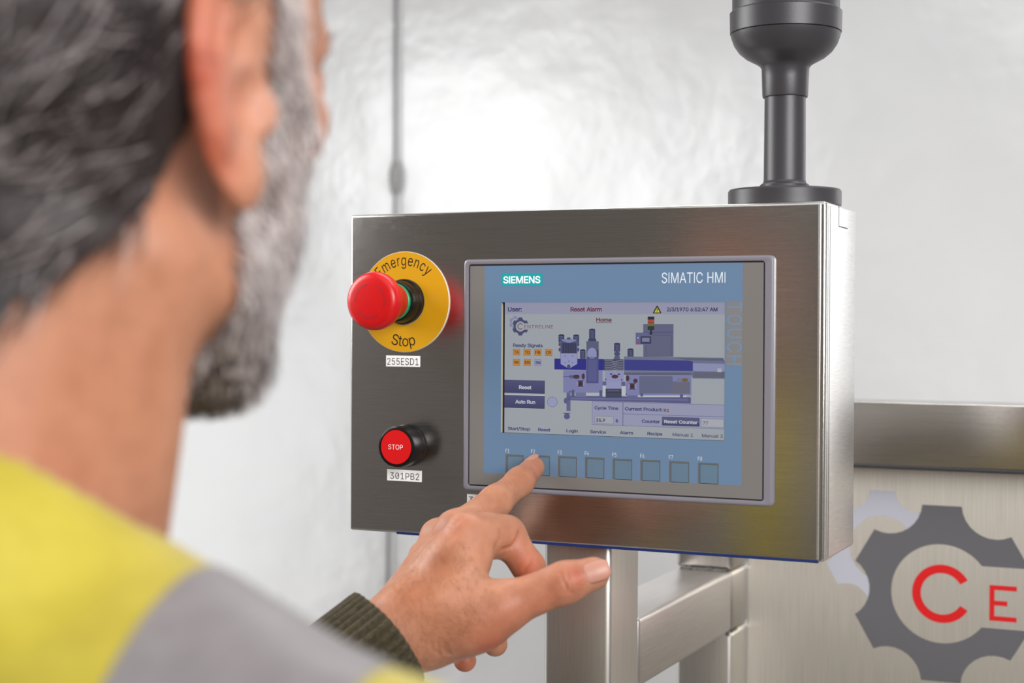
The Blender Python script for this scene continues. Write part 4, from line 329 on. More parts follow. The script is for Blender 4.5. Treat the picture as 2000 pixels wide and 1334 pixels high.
g	407	207,-173 164,-170 127,-161 94,-146 68,-127 47,-104 19,-62 108,-12 128,-39 137,-50 148,-60 163,-68 182,-73 206,-75 242,-70 268,-58 283,-38 289,-4 289,46 318,46 316,43 303,27 285,10 262,-4 231,-14 195,-17 146,-11 101,8 64,38 35,80 18,132 12,191 18,251 35,303 63,346 100,379 145,400 195,407 233,403 263,393 287,378 305,361 317,344 319,341 291,341 291,401 394,401 394,-10 388,-60 369,-102 338,-135 299,-156 255,-169 205,81 231,84 251,94 267,109 280,130 288,158 290,193 288,227 280,256 267,278 251,294 231,304 205,308 179,304 158,294 142,277 129,254 121,226 118,193 121,159 129,131 142,110 158,94 179,85 289,14 291,374	8,7,5 6,5,7 31,30,72 72,71,31 71,70,31 32,31,70 11,1,12 25,53,76 65,37,66 25,76,26 75,26,76 67,66,36 66,37,36 1,11,2 11,10,2 3,2,10 4,3,10 10,9,4 5,4,9 8,5,9 26,75,27 28,27,75 75,74,28 29,28,74 74,73,29 30,29,73 72,30,73 32,70,69 33,32,69 69,68,33 34,33,68 68,67,34 35,34,67 67,36,35 13,0,52 14,13,52 54,24,23 38,64,39 19,20,47 42,43,46 41,42,46 48,47,17 21,17,47 47,20,21 18,21,20 20,19,18 19,47,58 59,58,47 47,46,59 60,59,46 46,43,60 43,42,44 42,41,44 44,41,78 78,41,45 41,46,45 14,52,51 15,14,51 51,50,15 50,49,15 16,15,49 49,48,16 48,17,16 21,18,77 23,22,18 54,23,18 55,54,18 56,55,18 18,19,56 57,56,19 19,58,57 60,43,61 62,61,43 43,44,62 63,62,44 64,63,44 39,64,44 44,40,39 12,1,0 0,13,12 53,25,24 24,54,53 64,38,65 37,65,38 18,22,77 17,21,77 40,44,78
i	149	31,-22 31,401 136,401 136,-22 84,420 59,425 38,438 24,459 19,483 24,508 38,528 59,542 84,546 108,542 129,528 144,508 149,483 144,459 129,438 108,425	5,11,6 10,6,11 8,7,6 6,10,8 9,8,10 13,18,14 18,13,19 12,19,13 17,16,18 14,18,16 16,15,14 1,0,3 3,2,1 19,12,4 5,4,12 11,5,12
l	171	138,-24 93,-18 58,4 37,40 31,83 31,531 136,531 136,99 137,81 139,75 139,75 148,74 153,74 158,74 161,75 187,80 207,-14 176,-21 165,-23 152,-24	2,1,9 3,2,9 9,8,3 4,3,8 8,7,4 5,4,7 7,6,5 19,12,11 17,16,14 16,15,14 12,19,18 13,12,18 18,17,13 17,14,13 19,11,0 11,10,0 1,0,10 9,1,10
m	592	31,-22 31,401 134,401 134,273 76,273 98,333 115,360 138,381 163,396 190,405 220,408 265,401 303,377 329,342 351,273 281,273 302,331 320,358 344,379 372,395 403,405 437,408 474,404 508,391 537,370 560,339 574,301 579,256 579,-22 474,-22 474,252 469,280 458,296 440,305 418,308 400,306 385,300 373,291 365,280 359,265 357,246 357,-22 252,-22 252,258 248,280 238,295 221,305 199,308 183,306 168,301 155,291 145,278 138,261 136,237 136,-22 134,378 319,355	1,0,4 1,4,5 5,6,1 6,2,1 52,51,3 51,50,3 54,53,0 4,0,53 53,52,4 52,3,4 5,4,3 6,5,3 46,10,47 9,47,10 8,48,47 47,9,8 43,15,44 45,44,15 15,16,45 45,16,46 16,11,46 10,46,11 49,48,7 48,8,7 17,13,18 35,20,19 14,40,39 39,38,14 38,37,14 13,14,37 37,36,13 18,13,36 36,35,18 35,19,18 21,34,33 21,33,22 28,27,30 27,26,30 28,30,29 30,26,31 26,25,31 32,31,25 25,24,32 24,23,32 33,32,23 22,33,23 20,35,34 34,21,20 41,40,42 43,42,40 15,43,40 40,14,15 16,15,14 14,13,16 16,13,56 11,16,12 50,49,7 55,3,7 3,50,7 3,55,6 2,6,55 13,17,56 12,16,56
n	392	136,226 136,-22 31,-22 31,401 134,401 134,265 68,265 105,345 139,380 181,400 227,407 269,402 306,388 337,364 360,331 375,289 379,241 379,-22 274,-22 274,234 269,267 256,289 237,302 209,307 189,305 171,298 157,287 146,272 138,252 134,375	3,2,6 5,7,6 3,6,7 7,4,3 2,1,0 6,2,0 0,28,6 5,6,28 28,27,5 27,26,5 7,5,29 10,23,22 22,11,10 19,18,17 17,16,19 19,16,20 16,15,20 15,14,20 21,20,14 14,13,21 13,12,21 22,21,12 11,22,12 8,25,24 9,8,24 24,23,9 23,10,9 26,25,8 29,5,8 5,26,8 4,7,29
o	397	207,-30 153,-23 105,-2 66,31 36,75 18,128 12,187 18,248 36,301 65,345 105,379 153,400 207,407 262,400 310,379 350,345 379,301 397,248 403,187 397,128 379,75 350,31 310,-2 262,-23 207,69 235,73 257,84 274,101 287,126 294,155 297,187 294,220 286,250 274,274 257,292 235,304 207,308 180,304 159,292 142,275 129,250 121,221 118,187 121,155 129,126 142,101 159,84 180,73	6,5,43 43,42,6 42,41,6 7,6,41 0,47,1 37,12,11 1,47,2 47,46,2 3,2,46 46,45,3 4,3,45 45,44,4 5,4,44 43,5,44 7,41,40 8,7,40 40,39,8 9,8,39 39,38,9 10,9,38 38,37,10 37,11,10 19,18,29 30,29,18 31,30,18 18,17,31 25,23,22 26,25,22 22,21,26 27,26,21 21,20,27 28,27,20 20,19,28 19,29,28 31,17,32 17,16,32 33,32,16 16,15,33 34,33,15 15,14,34 35,34,14 13,35,14 23,25,0 25,24,0 47,0,24 12,37,36 36,35,12 35,13,12
p	406	31,-165 31,401 134,401 134,341 106,341 108,344 121,360 138,377 162,393 192,403 230,407 280,400 325,379 362,346 390,302 407,249 412,189 407,128 390,75 363,31 326,-3 280,-23 230,-30 193,-27 163,-16 139,-1 121,17 109,33 106,37 136,37 136,-165 220,69 246,73 266,83 283,101 295,125 303,155 306,189 303,224 295,253 283,277 267,293 246,304 220,308 194,304 174,294 158,278 146,255 138,225 135,189 138,153 146,123 158,100 175,83 195,73 134,373 136,3	1,0,28 28,0,27 4,5,1 27,0,26 26,29,27 28,27,29 1,28,49 5,4,3 3,6,5 1,5,6 6,2,1 26,0,56 29,26,56 25,24,29 53,52,29 28,29,52 52,51,28 51,50,28 49,28,50 1,49,48 4,1,48 48,47,4 47,46,4 3,4,46 46,45,3 8,7,3 6,3,55 22,32,31 42,41,11 32,22,21 21,33,32 10,43,42 42,11,10 18,17,35 36,35,17 17,16,36 37,36,16 38,37,16 16,15,38 39,38,15 15,14,39 33,21,20 20,19,33 34,33,19 19,18,34 18,35,34 39,14,40 14,13,40 41,40,13 13,12,41 11,41,12 22,31,23 31,54,23 24,23,54 29,24,54 53,29,54 3,45,44 8,3,44 9,8,44 44,43,9 43,10,9 3,7,55 2,6,55 25,29,56 0,30,56
r	241	31,-22 31,401 134,401 134,343 103,343 113,361 140,386 175,402 212,407 221,407 230,406 238,406 265,405 265,296 235,301 227,302 217,303 208,304 187,301 169,295 155,285 145,272 138,256 136,236 136,-22 134,380	3,5,4 1,4,5 5,2,1 24,23,0 1,0,23 4,1,23 23,22,4 22,21,4 3,4,21 21,20,3 5,3,25 8,17,16 7,18,17 17,8,7 13,12,14 11,14,12 14,11,15 10,15,11 15,10,16 10,9,16 8,16,9 3,20,19 19,18,3 18,7,3 6,3,7 3,6,25 2,5,25
s	347	182,-30 141,-27 104,-17 72,0 45,23 25,54 7,111 107,132 124,92 137,79 156,71 181,68 211,71 231,81 242,92 245,104 244,112 238,120 227,127 206,134 143,149 94,166 56,193 32,229 24,274 30,311 47,344 73,371 106,391 145,403 187,407 227,403 262,393 292,376 316,353 333,326 354,274 256,252 240,285 229,298 213,307 187,310 162,307 144,299 134,288 131,277 133,268 139,260 153,252 178,244 236,230 285,213 322,187 346,151 353,107 348,68 331,34 304,6 269,-14 228,-26	3,8,4 5,4,8 8,7,5 6,5,7 0,11,1 11,10,1 49,48,20 1,10,2 10,9,2 3,2,9 8,3,9 20,48,21 48,47,21 22,21,47 47,46,22 23,22,46 24,23,46 46,45,24 25,24,45 45,44,25 26,25,44 27,26,44 44,43,27 28,27,43 43,42,28 42,29,28 40,31,41 30,41,31 19,18,50 55,54,15 36,35,37 12,59,58 13,12,58 58,57,13 14,13,57 57,56,14 56,55,14 55,15,14 15,54,16 54,53,16 53,52,16 17,16,52 52,51,17 18,17,51 50,18,51 37,35,38 35,34,38 39,38,34 34,33,39 33,32,39 40,39,32 31,40,32 11,0,59 59,12,11 49,20,19 19,50,49 29,42,41 41,30,29
t	209	226,401 226,305 -16,305 -16,401 43,493 148,493 148,99 150,83 153,77 157,74 171,72 175,72 182,73 191,74 219,79 239,-14 208,-22 195,-25 181,-26 167,-26 117,-19 77,5 51,44 43,91 148,401 148,305 43,305 43,401	9,8,20 20,8,21 22,21,8 8,7,22 23,22,7 7,6,23 25,26,6 10,19,18 11,10,18 11,18,17 12,11,17 13,12,17 17,16,13 16,15,13 15,14,13 9,20,19 19,10,9 26,25,24 5,4,24 1,0,24 25,1,24 23,6,26 3,2,27 2,26,27 24,27,26 27,24,4
u	392	183,-27 141,-23 104,-9 73,15 49,49 35,90 31,138 31,401 136,401 136,146 141,112 153,90 173,77 201,72 221,75 238,81 253,92 264,107 271,127 274,154 274,401 379,401 379,-22 276,-22 276,114 342,114 304,34 270,-1 229,-21 276,5	7,6,9 0,13,12 0,12,1 1,12,2 12,11,2 3,2,11 4,3,11 11,10,4 5,4,10 6,5,10 9,6,10 7,9,8 14,28,27 15,14,27 25,26,22 22,21,25 22,26,23 26,25,24 25,21,19 20,19,21 26,24,29 17,16,24 18,17,24 24,25,18 25,19,18 13,0,28 28,14,13 15,27,16 29,24,27 24,16,27 23,26,29
v	371	147,-22 -15,401 100,401 186,162 198,128 208,93 217,59 235,-1 155,-1 173,59 182,93 192,127 203,162 289,401 403,401 241,-22 195,137	0,8,1 11,3,10 9,10,3 1,8,9 9,3,1 2,1,3 12,4,5 7,15,14 7,14,6 5,6,14 12,5,14 14,13,12 8,0,15 15,7,8 9,8,7 7,6,9 10,9,6 6,5,10 11,10,5 5,4,11 11,4,16 4,12,16 3,11,16
y	371	21,-153 45,-61 75,-66 89,-68 99,-67 107,-64 114,-59 122,-47 130,-28 139,-2 -15,401 100,401 186,162 198,127 208,93 217,59 235,-1 154,-1 172,59 181,93 191,128 203,162 290,401 403,401 224,-67 211,-96 193,-121 173,-141 148,-156 121,-164 92,-167 75,-167 61,-165 49,-162 195,137	33,1,0 2,32,31 31,3,2 32,2,33 1,33,2 4,30,29 3,31,30 30,4,3 12,19,20 21,13,14 23,16,24 16,23,15 21,14,15 15,23,21 23,22,21 24,16,17 16,15,17 18,17,15 15,14,18 19,18,14 14,13,19 20,19,13 20,13,34 4,29,28 5,4,28 28,27,5 6,5,27 27,26,6 7,6,26 26,25,7 25,24,7 8,7,24 24,17,8 9,8,17 17,18,9 18,19,9 11,10,12 12,10,9 19,12,9 13,21,34 12,20,34
'''
# ------------------------------------------------------------------ building helpers
def origin_of(o):
    p = np.zeros(3)
    while o is not None:
        p += np.array(o.location)
        o = o.parent
    return p
def thing(name, label, cat, base, group=None):
    """An Empty at the thing's base (mm) that parents its parts."""
    o = bpy.data.objects.new(name, None)
    o.empty_display_size = 0.02
    COL.objects.link(o)
    o.location = W(base)
    o['label'] = label; o['category'] = cat
    if group: o['group'] = group
    return o
def mesh(name, V, F, mats, parent=None, smooth=None, mi=None, label=None, kind=None):
    """Link V (mm, working frame) / F as ONE mesh object; smooth = angle in degrees."""
    me = bpy.data.meshes.new(name)
    P = W(V) - (origin_of(parent) if parent else 0)
    me.from_pydata(P.tolist() if len(P) < 4000 else P, [], F)
    for m in (mats if isinstance(mats, (list, tuple)) else [mats]):
        me.materials.append(MATS[m])
    if mi is not None:
        me.polygons.foreach_set('material_index', np.asarray(mi, np.int32))
    o = bpy.data.objects.new(name, me)
    COL.objects.link(o)
    if parent: o.parent = parent
    if smooth is not None:
        if smooth >= 180:
            me.polygons.foreach_set('use_smooth', np.ones(len(me.polygons), bool))
        else:
            me.polygons.foreach_set('use_smooth', np.ones(len(me.polygons), bool))
            me.set_sharp_from_angle(angle=math.radians(smooth))
    if label: o['label'] = label
    if kind: o['kind'] = kind
    me.update()
    return o
class MB:
    """Collects shapes for one mesh."""
    def __init__(s): s.V = []; s.F = []; s.mi = []; s.cur = 0
    def add(s, V, F):
        n = len(s.V)
        s.V += [tuple(v) for v in V]
        s.F += [[i+n for i in f] for f in F]
        s.mi += [s.cur]*len(F)
        return s
    def bm(s, b):
        b.verts.index_update()
        s.add([v.co for v in b.verts], [[v.index for v in f.verts] for f in b.faces])
        b.free(); return s
    def box(s, x0, x1, y0, y1, z0, z1, bev=0.0, seg=2):
        b = bmesh.new()
        bmesh.ops.create_cube(b, size=1)
        for v in b.verts:
            v.co = ((x0+x1)/2+v.co.x*(x1-x0), (y0+y1)/2+v.co.y*(y1-y0), (z0+z1)/2+v.co.z*(z1-z0))
        if bev:
            bmesh.ops.bevel(b, geom=b.edges[:], offset=bev, segments=seg, affect='EDGES', profile=0.5)
        return s.bm(b)
    def lathe(s, prof, c, axis='z', n=48, caps=(True, True)):
        """prof: (radius, height) pairs; c: centre (mm); axis z up, or '-y' towards the viewer."""
        V, F = [], []
        for r, h in prof:
            for k in range(n):
                a = 2*math.pi*k/n
                if axis == 'z': V.append((c[0]+r*math.cos(a), c[1]+r*math.sin(a), c[2]+h))
                else: V.append((c[0]+r*math.cos(a), c[1]-h, c[2]+r*math.sin(a)))
        m = len(prof)
        for i in range(m-1):
            for k in range(n):
                k2 = (k+1) % n
                F.append([i*n+k, i*n+k2, (i+1)*n+k2, (i+1)*n+k])
        if caps[0]: F.append(list(range(n))[::-1])
        if caps[1]: F.append([(m-1)*n+k for k in range(n)])
        return s.add(V, F)
    def prism(s, poly, y0, y1):
        """polygon in x,z extruded from y0 (front) to y1."""
        n = len(poly)
        V = [(x, y0, z) for x, z in poly]+[(x, y1, z) for x, z in poly]
        F = [list(range(n)), [i+n for i in range(n)][::-1]]
        F += [[i, i+n, (i+1) % n+n, (i+1) % n] for i in range(n)]
        return s.add(V, F)
    def tube(s, pts, r, n=10):
        pts = [Vector(p) for p in pts]
        V, F = [], []
        for i, p in enumerate(pts):
            t = (pts[min(i+1, len(pts)-1)]-pts[max(i-1, 0)]).normalized()
            a = t.orthogonal().normalized() if i == 0 else (a-t*a.dot(t)).normalized()
            b = t.cross(a)
            rr = r[i] if isinstance(r, (list, tuple)) else r
            for k in range(n):
                q = 2*math.pi*k/n
                V.append(p+(a*math.cos(q)+b*math.sin(q))*rr)
        for i in range(len(pts)-1):
            for k in range(n):
                k2 = (k+1) % n
                F.append([i*n+k, i*n+k2, (i+1)*n+k2, (i+1)*n+k])
        F.append(list(range(n))[::-1]); F.append([(len(pts)-1)*n+k for k in range(n)])
        return s.add(V, F)
    def build(s, name, mats, parent=None, smooth=35, **kw):
        o = mesh(name, np.array(s.V, float), s.F, mats, parent, None, s.mi, **kw)
        bm = bmesh.new(); bm.from_mesh(o.data)
        bmesh.ops.recalc_face_normals(bm, faces=bm.faces[:])
        bm.to_mesh(o.data); bm.free()
        if smooth:
            o.data.polygons.foreach_set('use_smooth', np.ones(len(o.data.polygons), bool))
            o.data.set_sharp_from_angle(angle=math.radians(smooth))
        return o

def rrect(x0, x1, z0, z1, r, n=5):
    P = []
    for cx, cz, a0 in ((x1-r, z1-r, 0), (x0+r, z1-r, 90), (x0+r, z0+r, 180), (x1-r, z0+r, 270)):
        for k in range(n+1):
            a = math.radians(a0+90*k/n)
            P.append((cx+r*math.cos(a), cz+r*math.sin(a)))
    return P
def ring_loops(mb, loops):
    """Bridge a list of (poly2d, y) loops with equal counts."""
    n = len(loops[0][0]); V = []; F = []
    for poly, y in loops:
        V += [(x, y, z) for x, z in poly]
    for i in range(len(loops)-1):
        for k in range(n):
            k2 = (k+1) % n
            F.append([i*n+k, i*n+k2, (i+1)*n+k2, (i+1)*n+k])
    mb.add(V, F); return mb

# ---- lettering: outlines of a plain grotesque, regular and bold (1000 units per em)
def _glyphs(s):
    d = {}
    for line in s.split('\n'):
        if not line: continue
        ch, adv, vs, fs = line.split('\t')
        d[ch] = (int(adv), np.array([[int(q) for q in p.split(',')] for p in vs.split(' ')], float),
                 [[int(q) for q in p.split(',')] for p in fs.split(' ')])
    return d
GLYPH = {'r': _glyphs(GLYPH_REGULAR), 'b': _glyphs(GLYPH_BOLD)}
CAP = float(GLYPH["r"]["H"][1][:, 1].max())
def layout(txt, style, track=0.0):
    """List of (verts, faces) per letter along x in em/1000 units, and total ink extent."""
    out = []; x = 0.0
    for ch in txt:
        if ch == ' ':
            x += 215+track; continue
        adv, V, F = GLYPH[style][ch]
        out.append((V+np.array([x, 0]), F, x+adv/2))
        x += adv+track
    lo = min(v[:, 0].min() for v, _, _ in out); hi = max(v[:, 0].max() for v, _, _ in out)
    return out, lo, hi

class Print:
    """Flat coloured print on a plate facing -y: polygons stacked in hair-thin layers."""
    def __init__(s, y, step=0.02): s.y = y; s.step = step; s.V = []; s.F = []; s.C = []
    def poly(s, pts, col, layer=0):
        n = len(s.V); y = s.y-s.step*layer
        s.V += [(p[0], y, p[1]) for p in pts]
        s.F.append(list(range(n, n+len(pts)))); s.C.append(col)
    def rect(s, x0, x1, z0, z1, col, layer=0): s.poly([(x0, z0), (x1, z0), (x1, z1), (x0, z1)], col, layer)
    def frame(s, x0, x1, z0, z1, w, col, layer=0):
        s.rect(x0, x1, z0, z0+w, col, layer); s.rect(x0, x1, z1-w, z1, col, layer)
        s.rect(x0, x0+w, z0, z1, col, layer); s.rect(x1-w, x1, z0, z1, col, layer)
    def disc(s, cx, cz, rx, rz, col, layer=0, n=24):
        s.poly([(cx+rx*math.cos(2*math.pi*k/n), cz+rz*math.sin(2*math.pi*k/n)) for k in range(n)], col, layer)
    def arc(s, cx, cz, r0, r1, a0, a1, col, layer=0, n=24, sx=1.0):
        for k in range(n):
            p, q = (math.radians(a0+(a1-a0)*t/n) for t in (k, k+1))
            s.poly([(cx+sx*r0*math.cos(p), cz+r0*math.sin(p)), (cx+sx*r1*math.cos(p), cz+r1*math.sin(p)),
                    (cx+sx*r1*math.cos(q), cz+r1*math.sin(q)), (cx+sx*r0*math.cos(q), cz+r0*math.sin(q))], col, layer)
    def tris(s, V, F, col, layer):
        n = len(s.V); y = s.y-s.step*layer
        s.V += [(p[0], y, p[1]) for p in V]
        s.F += [[i+n for i in f] for f in F]; s.C += [col]*len(F)
    def text(s, txt, x0, x1, z0, z1, col, style='b', layer=1, track=0.0, turn=False):
        out, lo, hi = layout(txt, style, track)
        if turn:   # reading downwards, letter tops towards +x: x0..x1 = cap height, z1 -> z0 = reading direction
            kz = (z1-z0)/(hi-lo); kx = (x1-x0)/CAP
            for V, F, _ in out:
                s.tris(np.stack([x0+V[:, 1]*kx, z1-(V[:, 0]-lo)*kz], -1), F, col, layer)
            return
        kx = (x1-x0)/(hi-lo); kz = (z1-z0)/CAP
        for V, F, _ in out:
            s.tris(np.stack([x0+(V[:, 0]-lo)*kx, z0+V[:, 1]*kz], -1), F, col, layer)
    def arc_text(s, txt, cx, cz, r, a_mid, cap, col, style='r', layer=1, squeeze=1.0, below=False):
        out, lo, hi = layout(txt, style)
        k = cap/CAP; mid = (lo+hi)/2
        for V, F, xc in out:
            th = (xc-mid)*k*squeeze/r
            a = math.radians(a_mid)+(th if below else -th)
            e = np.array([math.cos(a), math.sin(a)])
            t = np.array([-e[1], e[0]]) if below else np.array([e[1], -e[0]])
            up = -e if below else e
            L = V-np.array([xc, 0])
            s.tris(np.array([cx, cz])+e*r+np.outer(L[:, 0]*k*squeeze, t)+np.outer(L[:, 1]*k, up), F, col, layer)
    def build(s, name, mat, parent=None, **kw):
        if 'lettering' in name: kw.setdefault('kind', 'stuff')
        o = mesh(name, np.array(s.V, float), s.F, mat, parent, **kw)
        me = o.data
        at_ = me.color_attributes.new('print_colour', 'FLOAT_COLOR', 'CORNER')
        cols = np.repeat(np.array([lin(*c) for c in s.C], np.float32), [len(f) for f in s.F], axis=0)
        bm = bmesh.new(); bm.from_mesh(me)
        flip = [f for f in bm.faces if f.normal.y > 0]
        bm.free()
        at_.data.foreach_set('color', cols.ravel())
        if flip:
            idx = set(f_i for f_i, p in enumerate(me.polygons) if p.normal.y > 0)
            for i in idx: me.polygons[i].flip()
        me.update()
        return o

def gear_outline(cx, cz, R, n=6, a0=90.0, m=9):
    """Six-toothed gear wheel: flat tooth tips, round bays between them (counter-clockwise)."""
    P = []
    half = 12.3
    for k in range(n):
        a = a0+k*360/n
        p0 = np.array([math.cos(math.radians(a-half)), math.sin(math.radians(a-half))])*R
        p1 = np.array([math.cos(math.radians(a+half)), math.sin(math.radians(a+half))])*R
        nx = math.radians(a+360/n-half); p2 = np.array([math.cos(nx), math.sin(nx)])*R
        P += [p0+(p1-p0)*t/8 for t in range(9)]
        am = math.radians(a+180/n)
        c = np.array([math.cos(am), math.sin(am)])*R*1.155
        rr = np.linalg.norm(p1-c)
        b0 = math.atan2(*(p1-c)[::-1]); b1 = math.atan2(*(p2-c)[::-1])
        while b1 > b0: b1 -= 2*math.pi
        d = b1-b0
        for t in range(1, m):
            b = b0+d*t/m
            q = c+rr*np.array([math.cos(b), math.sin(b)])
            P.append(q)
    return [(cx+p[0], cz+p[1]) for p in P]
# ------------------------------------------------------------------ the setting
def structure(o): o['kind'] = 'structure'; return o
structure(MB().box(-3600, 3600, 980, 1020, FLOOR, 1600).build('wall_back', 'white_sheet', None, None))
structure(MB().box(-3600, 3600, -4600, 1020, FLOOR-40, FLOOR).build('floor', 'floor_concrete', None, None))

# ------------------------------------------------------------------ machine frame and cabinet
PX0, PX1 = 93, 142
fr = thing('machine_stand', 'welded square-tube stainless frame standing under and behind the control box', 'machine stand', (118, 190, FLOOR))
MB().box(PX0, PX1, 20, 77, FLOOR, -26.6, 4, 3).build('post', 'steel_tube', fr)
MB().box(PX0, PX1, 77, 303, -136, -86, 4, 3).build('rail', 'steel_rail', fr)
MB().box(PX0, PX1, 303, 360, -85.5, 58, 4, 3).build('post', 'steel_tube', fr)
MB().box(PX0, PX1, 303, 360, FLOOR, -136.5, 4, 3).build('post', 'steel_tube', fr)
MB().box(PX0, PX1, 303, 360, -136, -86, 4, 3).build('rail', 'steel_tube', fr)
def weld(a, b, r=2.2):
    a, b = np.array(a, float), np.array(b, float)
    n = int(np.linalg.norm(b-a)/1.6)
    pts = [tuple(a+(b-a)*i/n+np.array([random.uniform(-.5, .5) for _ in range(3)])) for i in range(n+1)]
    MB().tube(pts, [r*random.uniform(.75, 1.2) for _ in pts], 7).build('weld_bead', 'weld', fr, 60)
weld((PX0+4, 302.4, -85.6), (PX1-4, 302.4, -85.6), 1.7)
weld((PX1-.2, 306, -136.2), (PX1-.2, 320, -136.2), 1.0)
weld((PX1-3, 303.0, -133), (PX1-3, 303.0, -140), 1.5)

cb = thing('machine_cabinet', 'stainless steel machine cabinet with a dark gear emblem and red lettering on its front', 'cabinet', (480, 520, FLOOR))
MB().box(143, 820, 346, 349, FLOOR+110, 7, 0.8, 1).build('front_panel', 'steel_cabinet', cb)
MB().box(143, 820, 310, 360, 7.6, 58.6, 1.6, 3).build('top_beam', 'steel_beam', cb)
MB().box(143, 820, 309.6, 312, 4.9, 7.3, 0.5, 1).build('beam_shade_strip', 'groove_dark', cb)  # dark strip added for the shadow line under the beam
MB().box(770, 820, 350, 640, FLOOR+110, 57, 3, 2).build('corner_post', 'steel_tube', cb)
for x in (200, 760):
    MB().lathe([(26, 0), (26, 12), (9, 20), (9, 112)], (x, 380, FLOOR), 'z', 24).build('levelling_foot', 'tower_plastic', cb)
LY = 345.9
_g = lambda u, v: at(1560+u/2.407, 780+v/2.407, LY)[[0, 2]]
GC, GC2 = _g(670, 914), _g(392, 700)
GR = np.linalg.norm(_g(670, 914-424)-GC)
k = GR/430.0
e = Print(LY, 0.12)
DARK, PALE, PANEL = (96, 94, 98), (176, 176, 186), None
# pale wheel behind, hub left open
def wheel(pr, c, R, col, layer, inner, slot=None, behind=None):
    o = gear_outline(c[0], c[1], R)
    ins = [(c[0]+inner*math.cos(math.atan2(q[1]-c[1], q[0]-c[0])), c[1]+inner*math.sin(math.atan2(q[1]-c[1], q[0]-c[0]))) for q in o]
    n = len(o)
    for i in range(n):
        j = (i+1) % n
        quad = [ins[i], o[i], o[j], ins[j]]
        if behind:   # drop what the wheel in front covers
            m_ = 16
            for a in range(m_):
                s0, s1 = a/m_, (a+1)/m_
                L_ = lambda p, q, s: (p[0]+(q[0]-p[0])*s, p[1]+(q[1]-p[1])*s)
                sub = [L_(ins[i], o[i], s0), L_(ins[i], o[i], s1), L_(ins[j], o[j], s1), L_(ins[j], o[j], s0)]
                mx, mz = sum(q[0] for q in sub)/4, sum(q[1] for q in sub)/4
                if math.hypot(mx-behind[0][0], mz-behind[0][1]) > behind[1]: pr.poly(sub, col, layer)
            continue
        if slot:   # leave the band open to the right of the hub
            z0, z1 = c[1]-slot, c[1]+slot
            if max(q[0] for q in quad) > c[0]:
                parts = []
                for keep in ('up', 'down'):
                    P = []
                    for a in range(4):
                        p, q = quad[a], quad[(a+1) % 4]
                        lim = z1 if keep == 'up' else z0
                        ip = (p[1] >= lim) if keep == 'up' else (p[1] <= lim)
                        iq = (q[1] >= lim) if keep == 'up' else (q[1] <= lim)
                        if ip: P.append(p)
                        if ip != iq:
                            t = (lim-p[1])/(q[1]-p[1]); P.append((p[0]+t*(q[0]-p[0]), lim))
                    if len(P) >= 3: pr.poly(P, col, layer)
                continue
        pr.poly(quad, col, layer)
wheel(e, GC2, GR*0.665, PALE, 0, GR*0.665*236/430, behind=(GC, GR*0.68))
e.build('pale_gear_emblem', 'print_matt', cb)
e = Print(LY, 0.12)
wheel(e, GC, GR, DARK, 1, GR*236/430, slot=145*k)
e.build('gear_emblem', 'print_matt', cb)
e = Print(LY, 0.12)
e.arc(GC[0]+3*k, GC[1], 99*k, 139*k, 31, 329, (205, 24, 28), 2, 40)
zE0, zE1 = GC[1]-108*k, GC[1]+59*k
xx = GC[0]+222*k
for chx, wdt in zip('ENTRELINE', (122, 135, 120, 125, 122, 115, 22, 135, 122)):
    if chx == 'E':
        s_ = 22*k
        e.rect(xx, xx+s_, zE0, zE1, (205, 24, 28), 2)
        for zz in (zE0, (zE0+zE1-s_)/2, zE1-s_):
            e.rect(xx+s_, xx+(122 if zz != (zE0+zE1-s_)/2 else 80)*k, zz, zz+s_, (205, 24, 28), 2)
    else:
        e.text(chx, xx, xx+wdt*k, zE0, zE1, (205, 24, 28), 'r', 2)
    xx += (wdt+62)*k
e.build('lettering', 'print_matt', cb)

# ------------------------------------------------------------------ hanging cable in front of the back wall
ch = thing('hanging_cable', 'thin grey cable with an inline connector hanging against the white wall', 'cable', at(770, 1180, 972))
a = at(772, 300, 972)
x_c = a[0]
MB().tube([(x_c+2, 972, 1500), (x_c+1, 972, 700), (x_c, 972, 330), (x_c, 972, 250)], 2.6).build('upper_cable', 'cable_grey', ch, 60)
zc = at(772, 345, 972)[2]
MB().lathe([(2.6, -26), (5.5, -22), (8.3, -8), (8.3, 8), (5.5, 18), (2.6, 26)], (x_c, 972, zc), 'z', 20).build('connector', 'cable_joint', ch)
MB().tube([(x_c, 972, 260), (x_c-4, 972, 0), (x_c-10, 972, -300), (x_c-10, 972, -700), (x_c-4, 972, FLOOR+6)], 2.6).build('lower_cable', 'cable_grey', ch, 60)

# ------------------------------------------------------------------ control box
BX0, BX1, BZ0, BZ1, BD = -48.5, 290.6, -26.4, 196.6, 84.0
bx = thing('control_box', 'brushed stainless control box with touch panel and buttons on its front', 'enclosure', (121.5, 42, BZ0))
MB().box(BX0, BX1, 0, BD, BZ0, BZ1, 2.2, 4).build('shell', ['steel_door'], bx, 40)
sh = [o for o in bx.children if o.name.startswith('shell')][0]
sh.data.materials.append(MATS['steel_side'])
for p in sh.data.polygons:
    if abs(p.normal.x) > 0.75 or p.normal.z > 0.75: p.material_index = 1  # side and top faces get the paler, light-painted steel
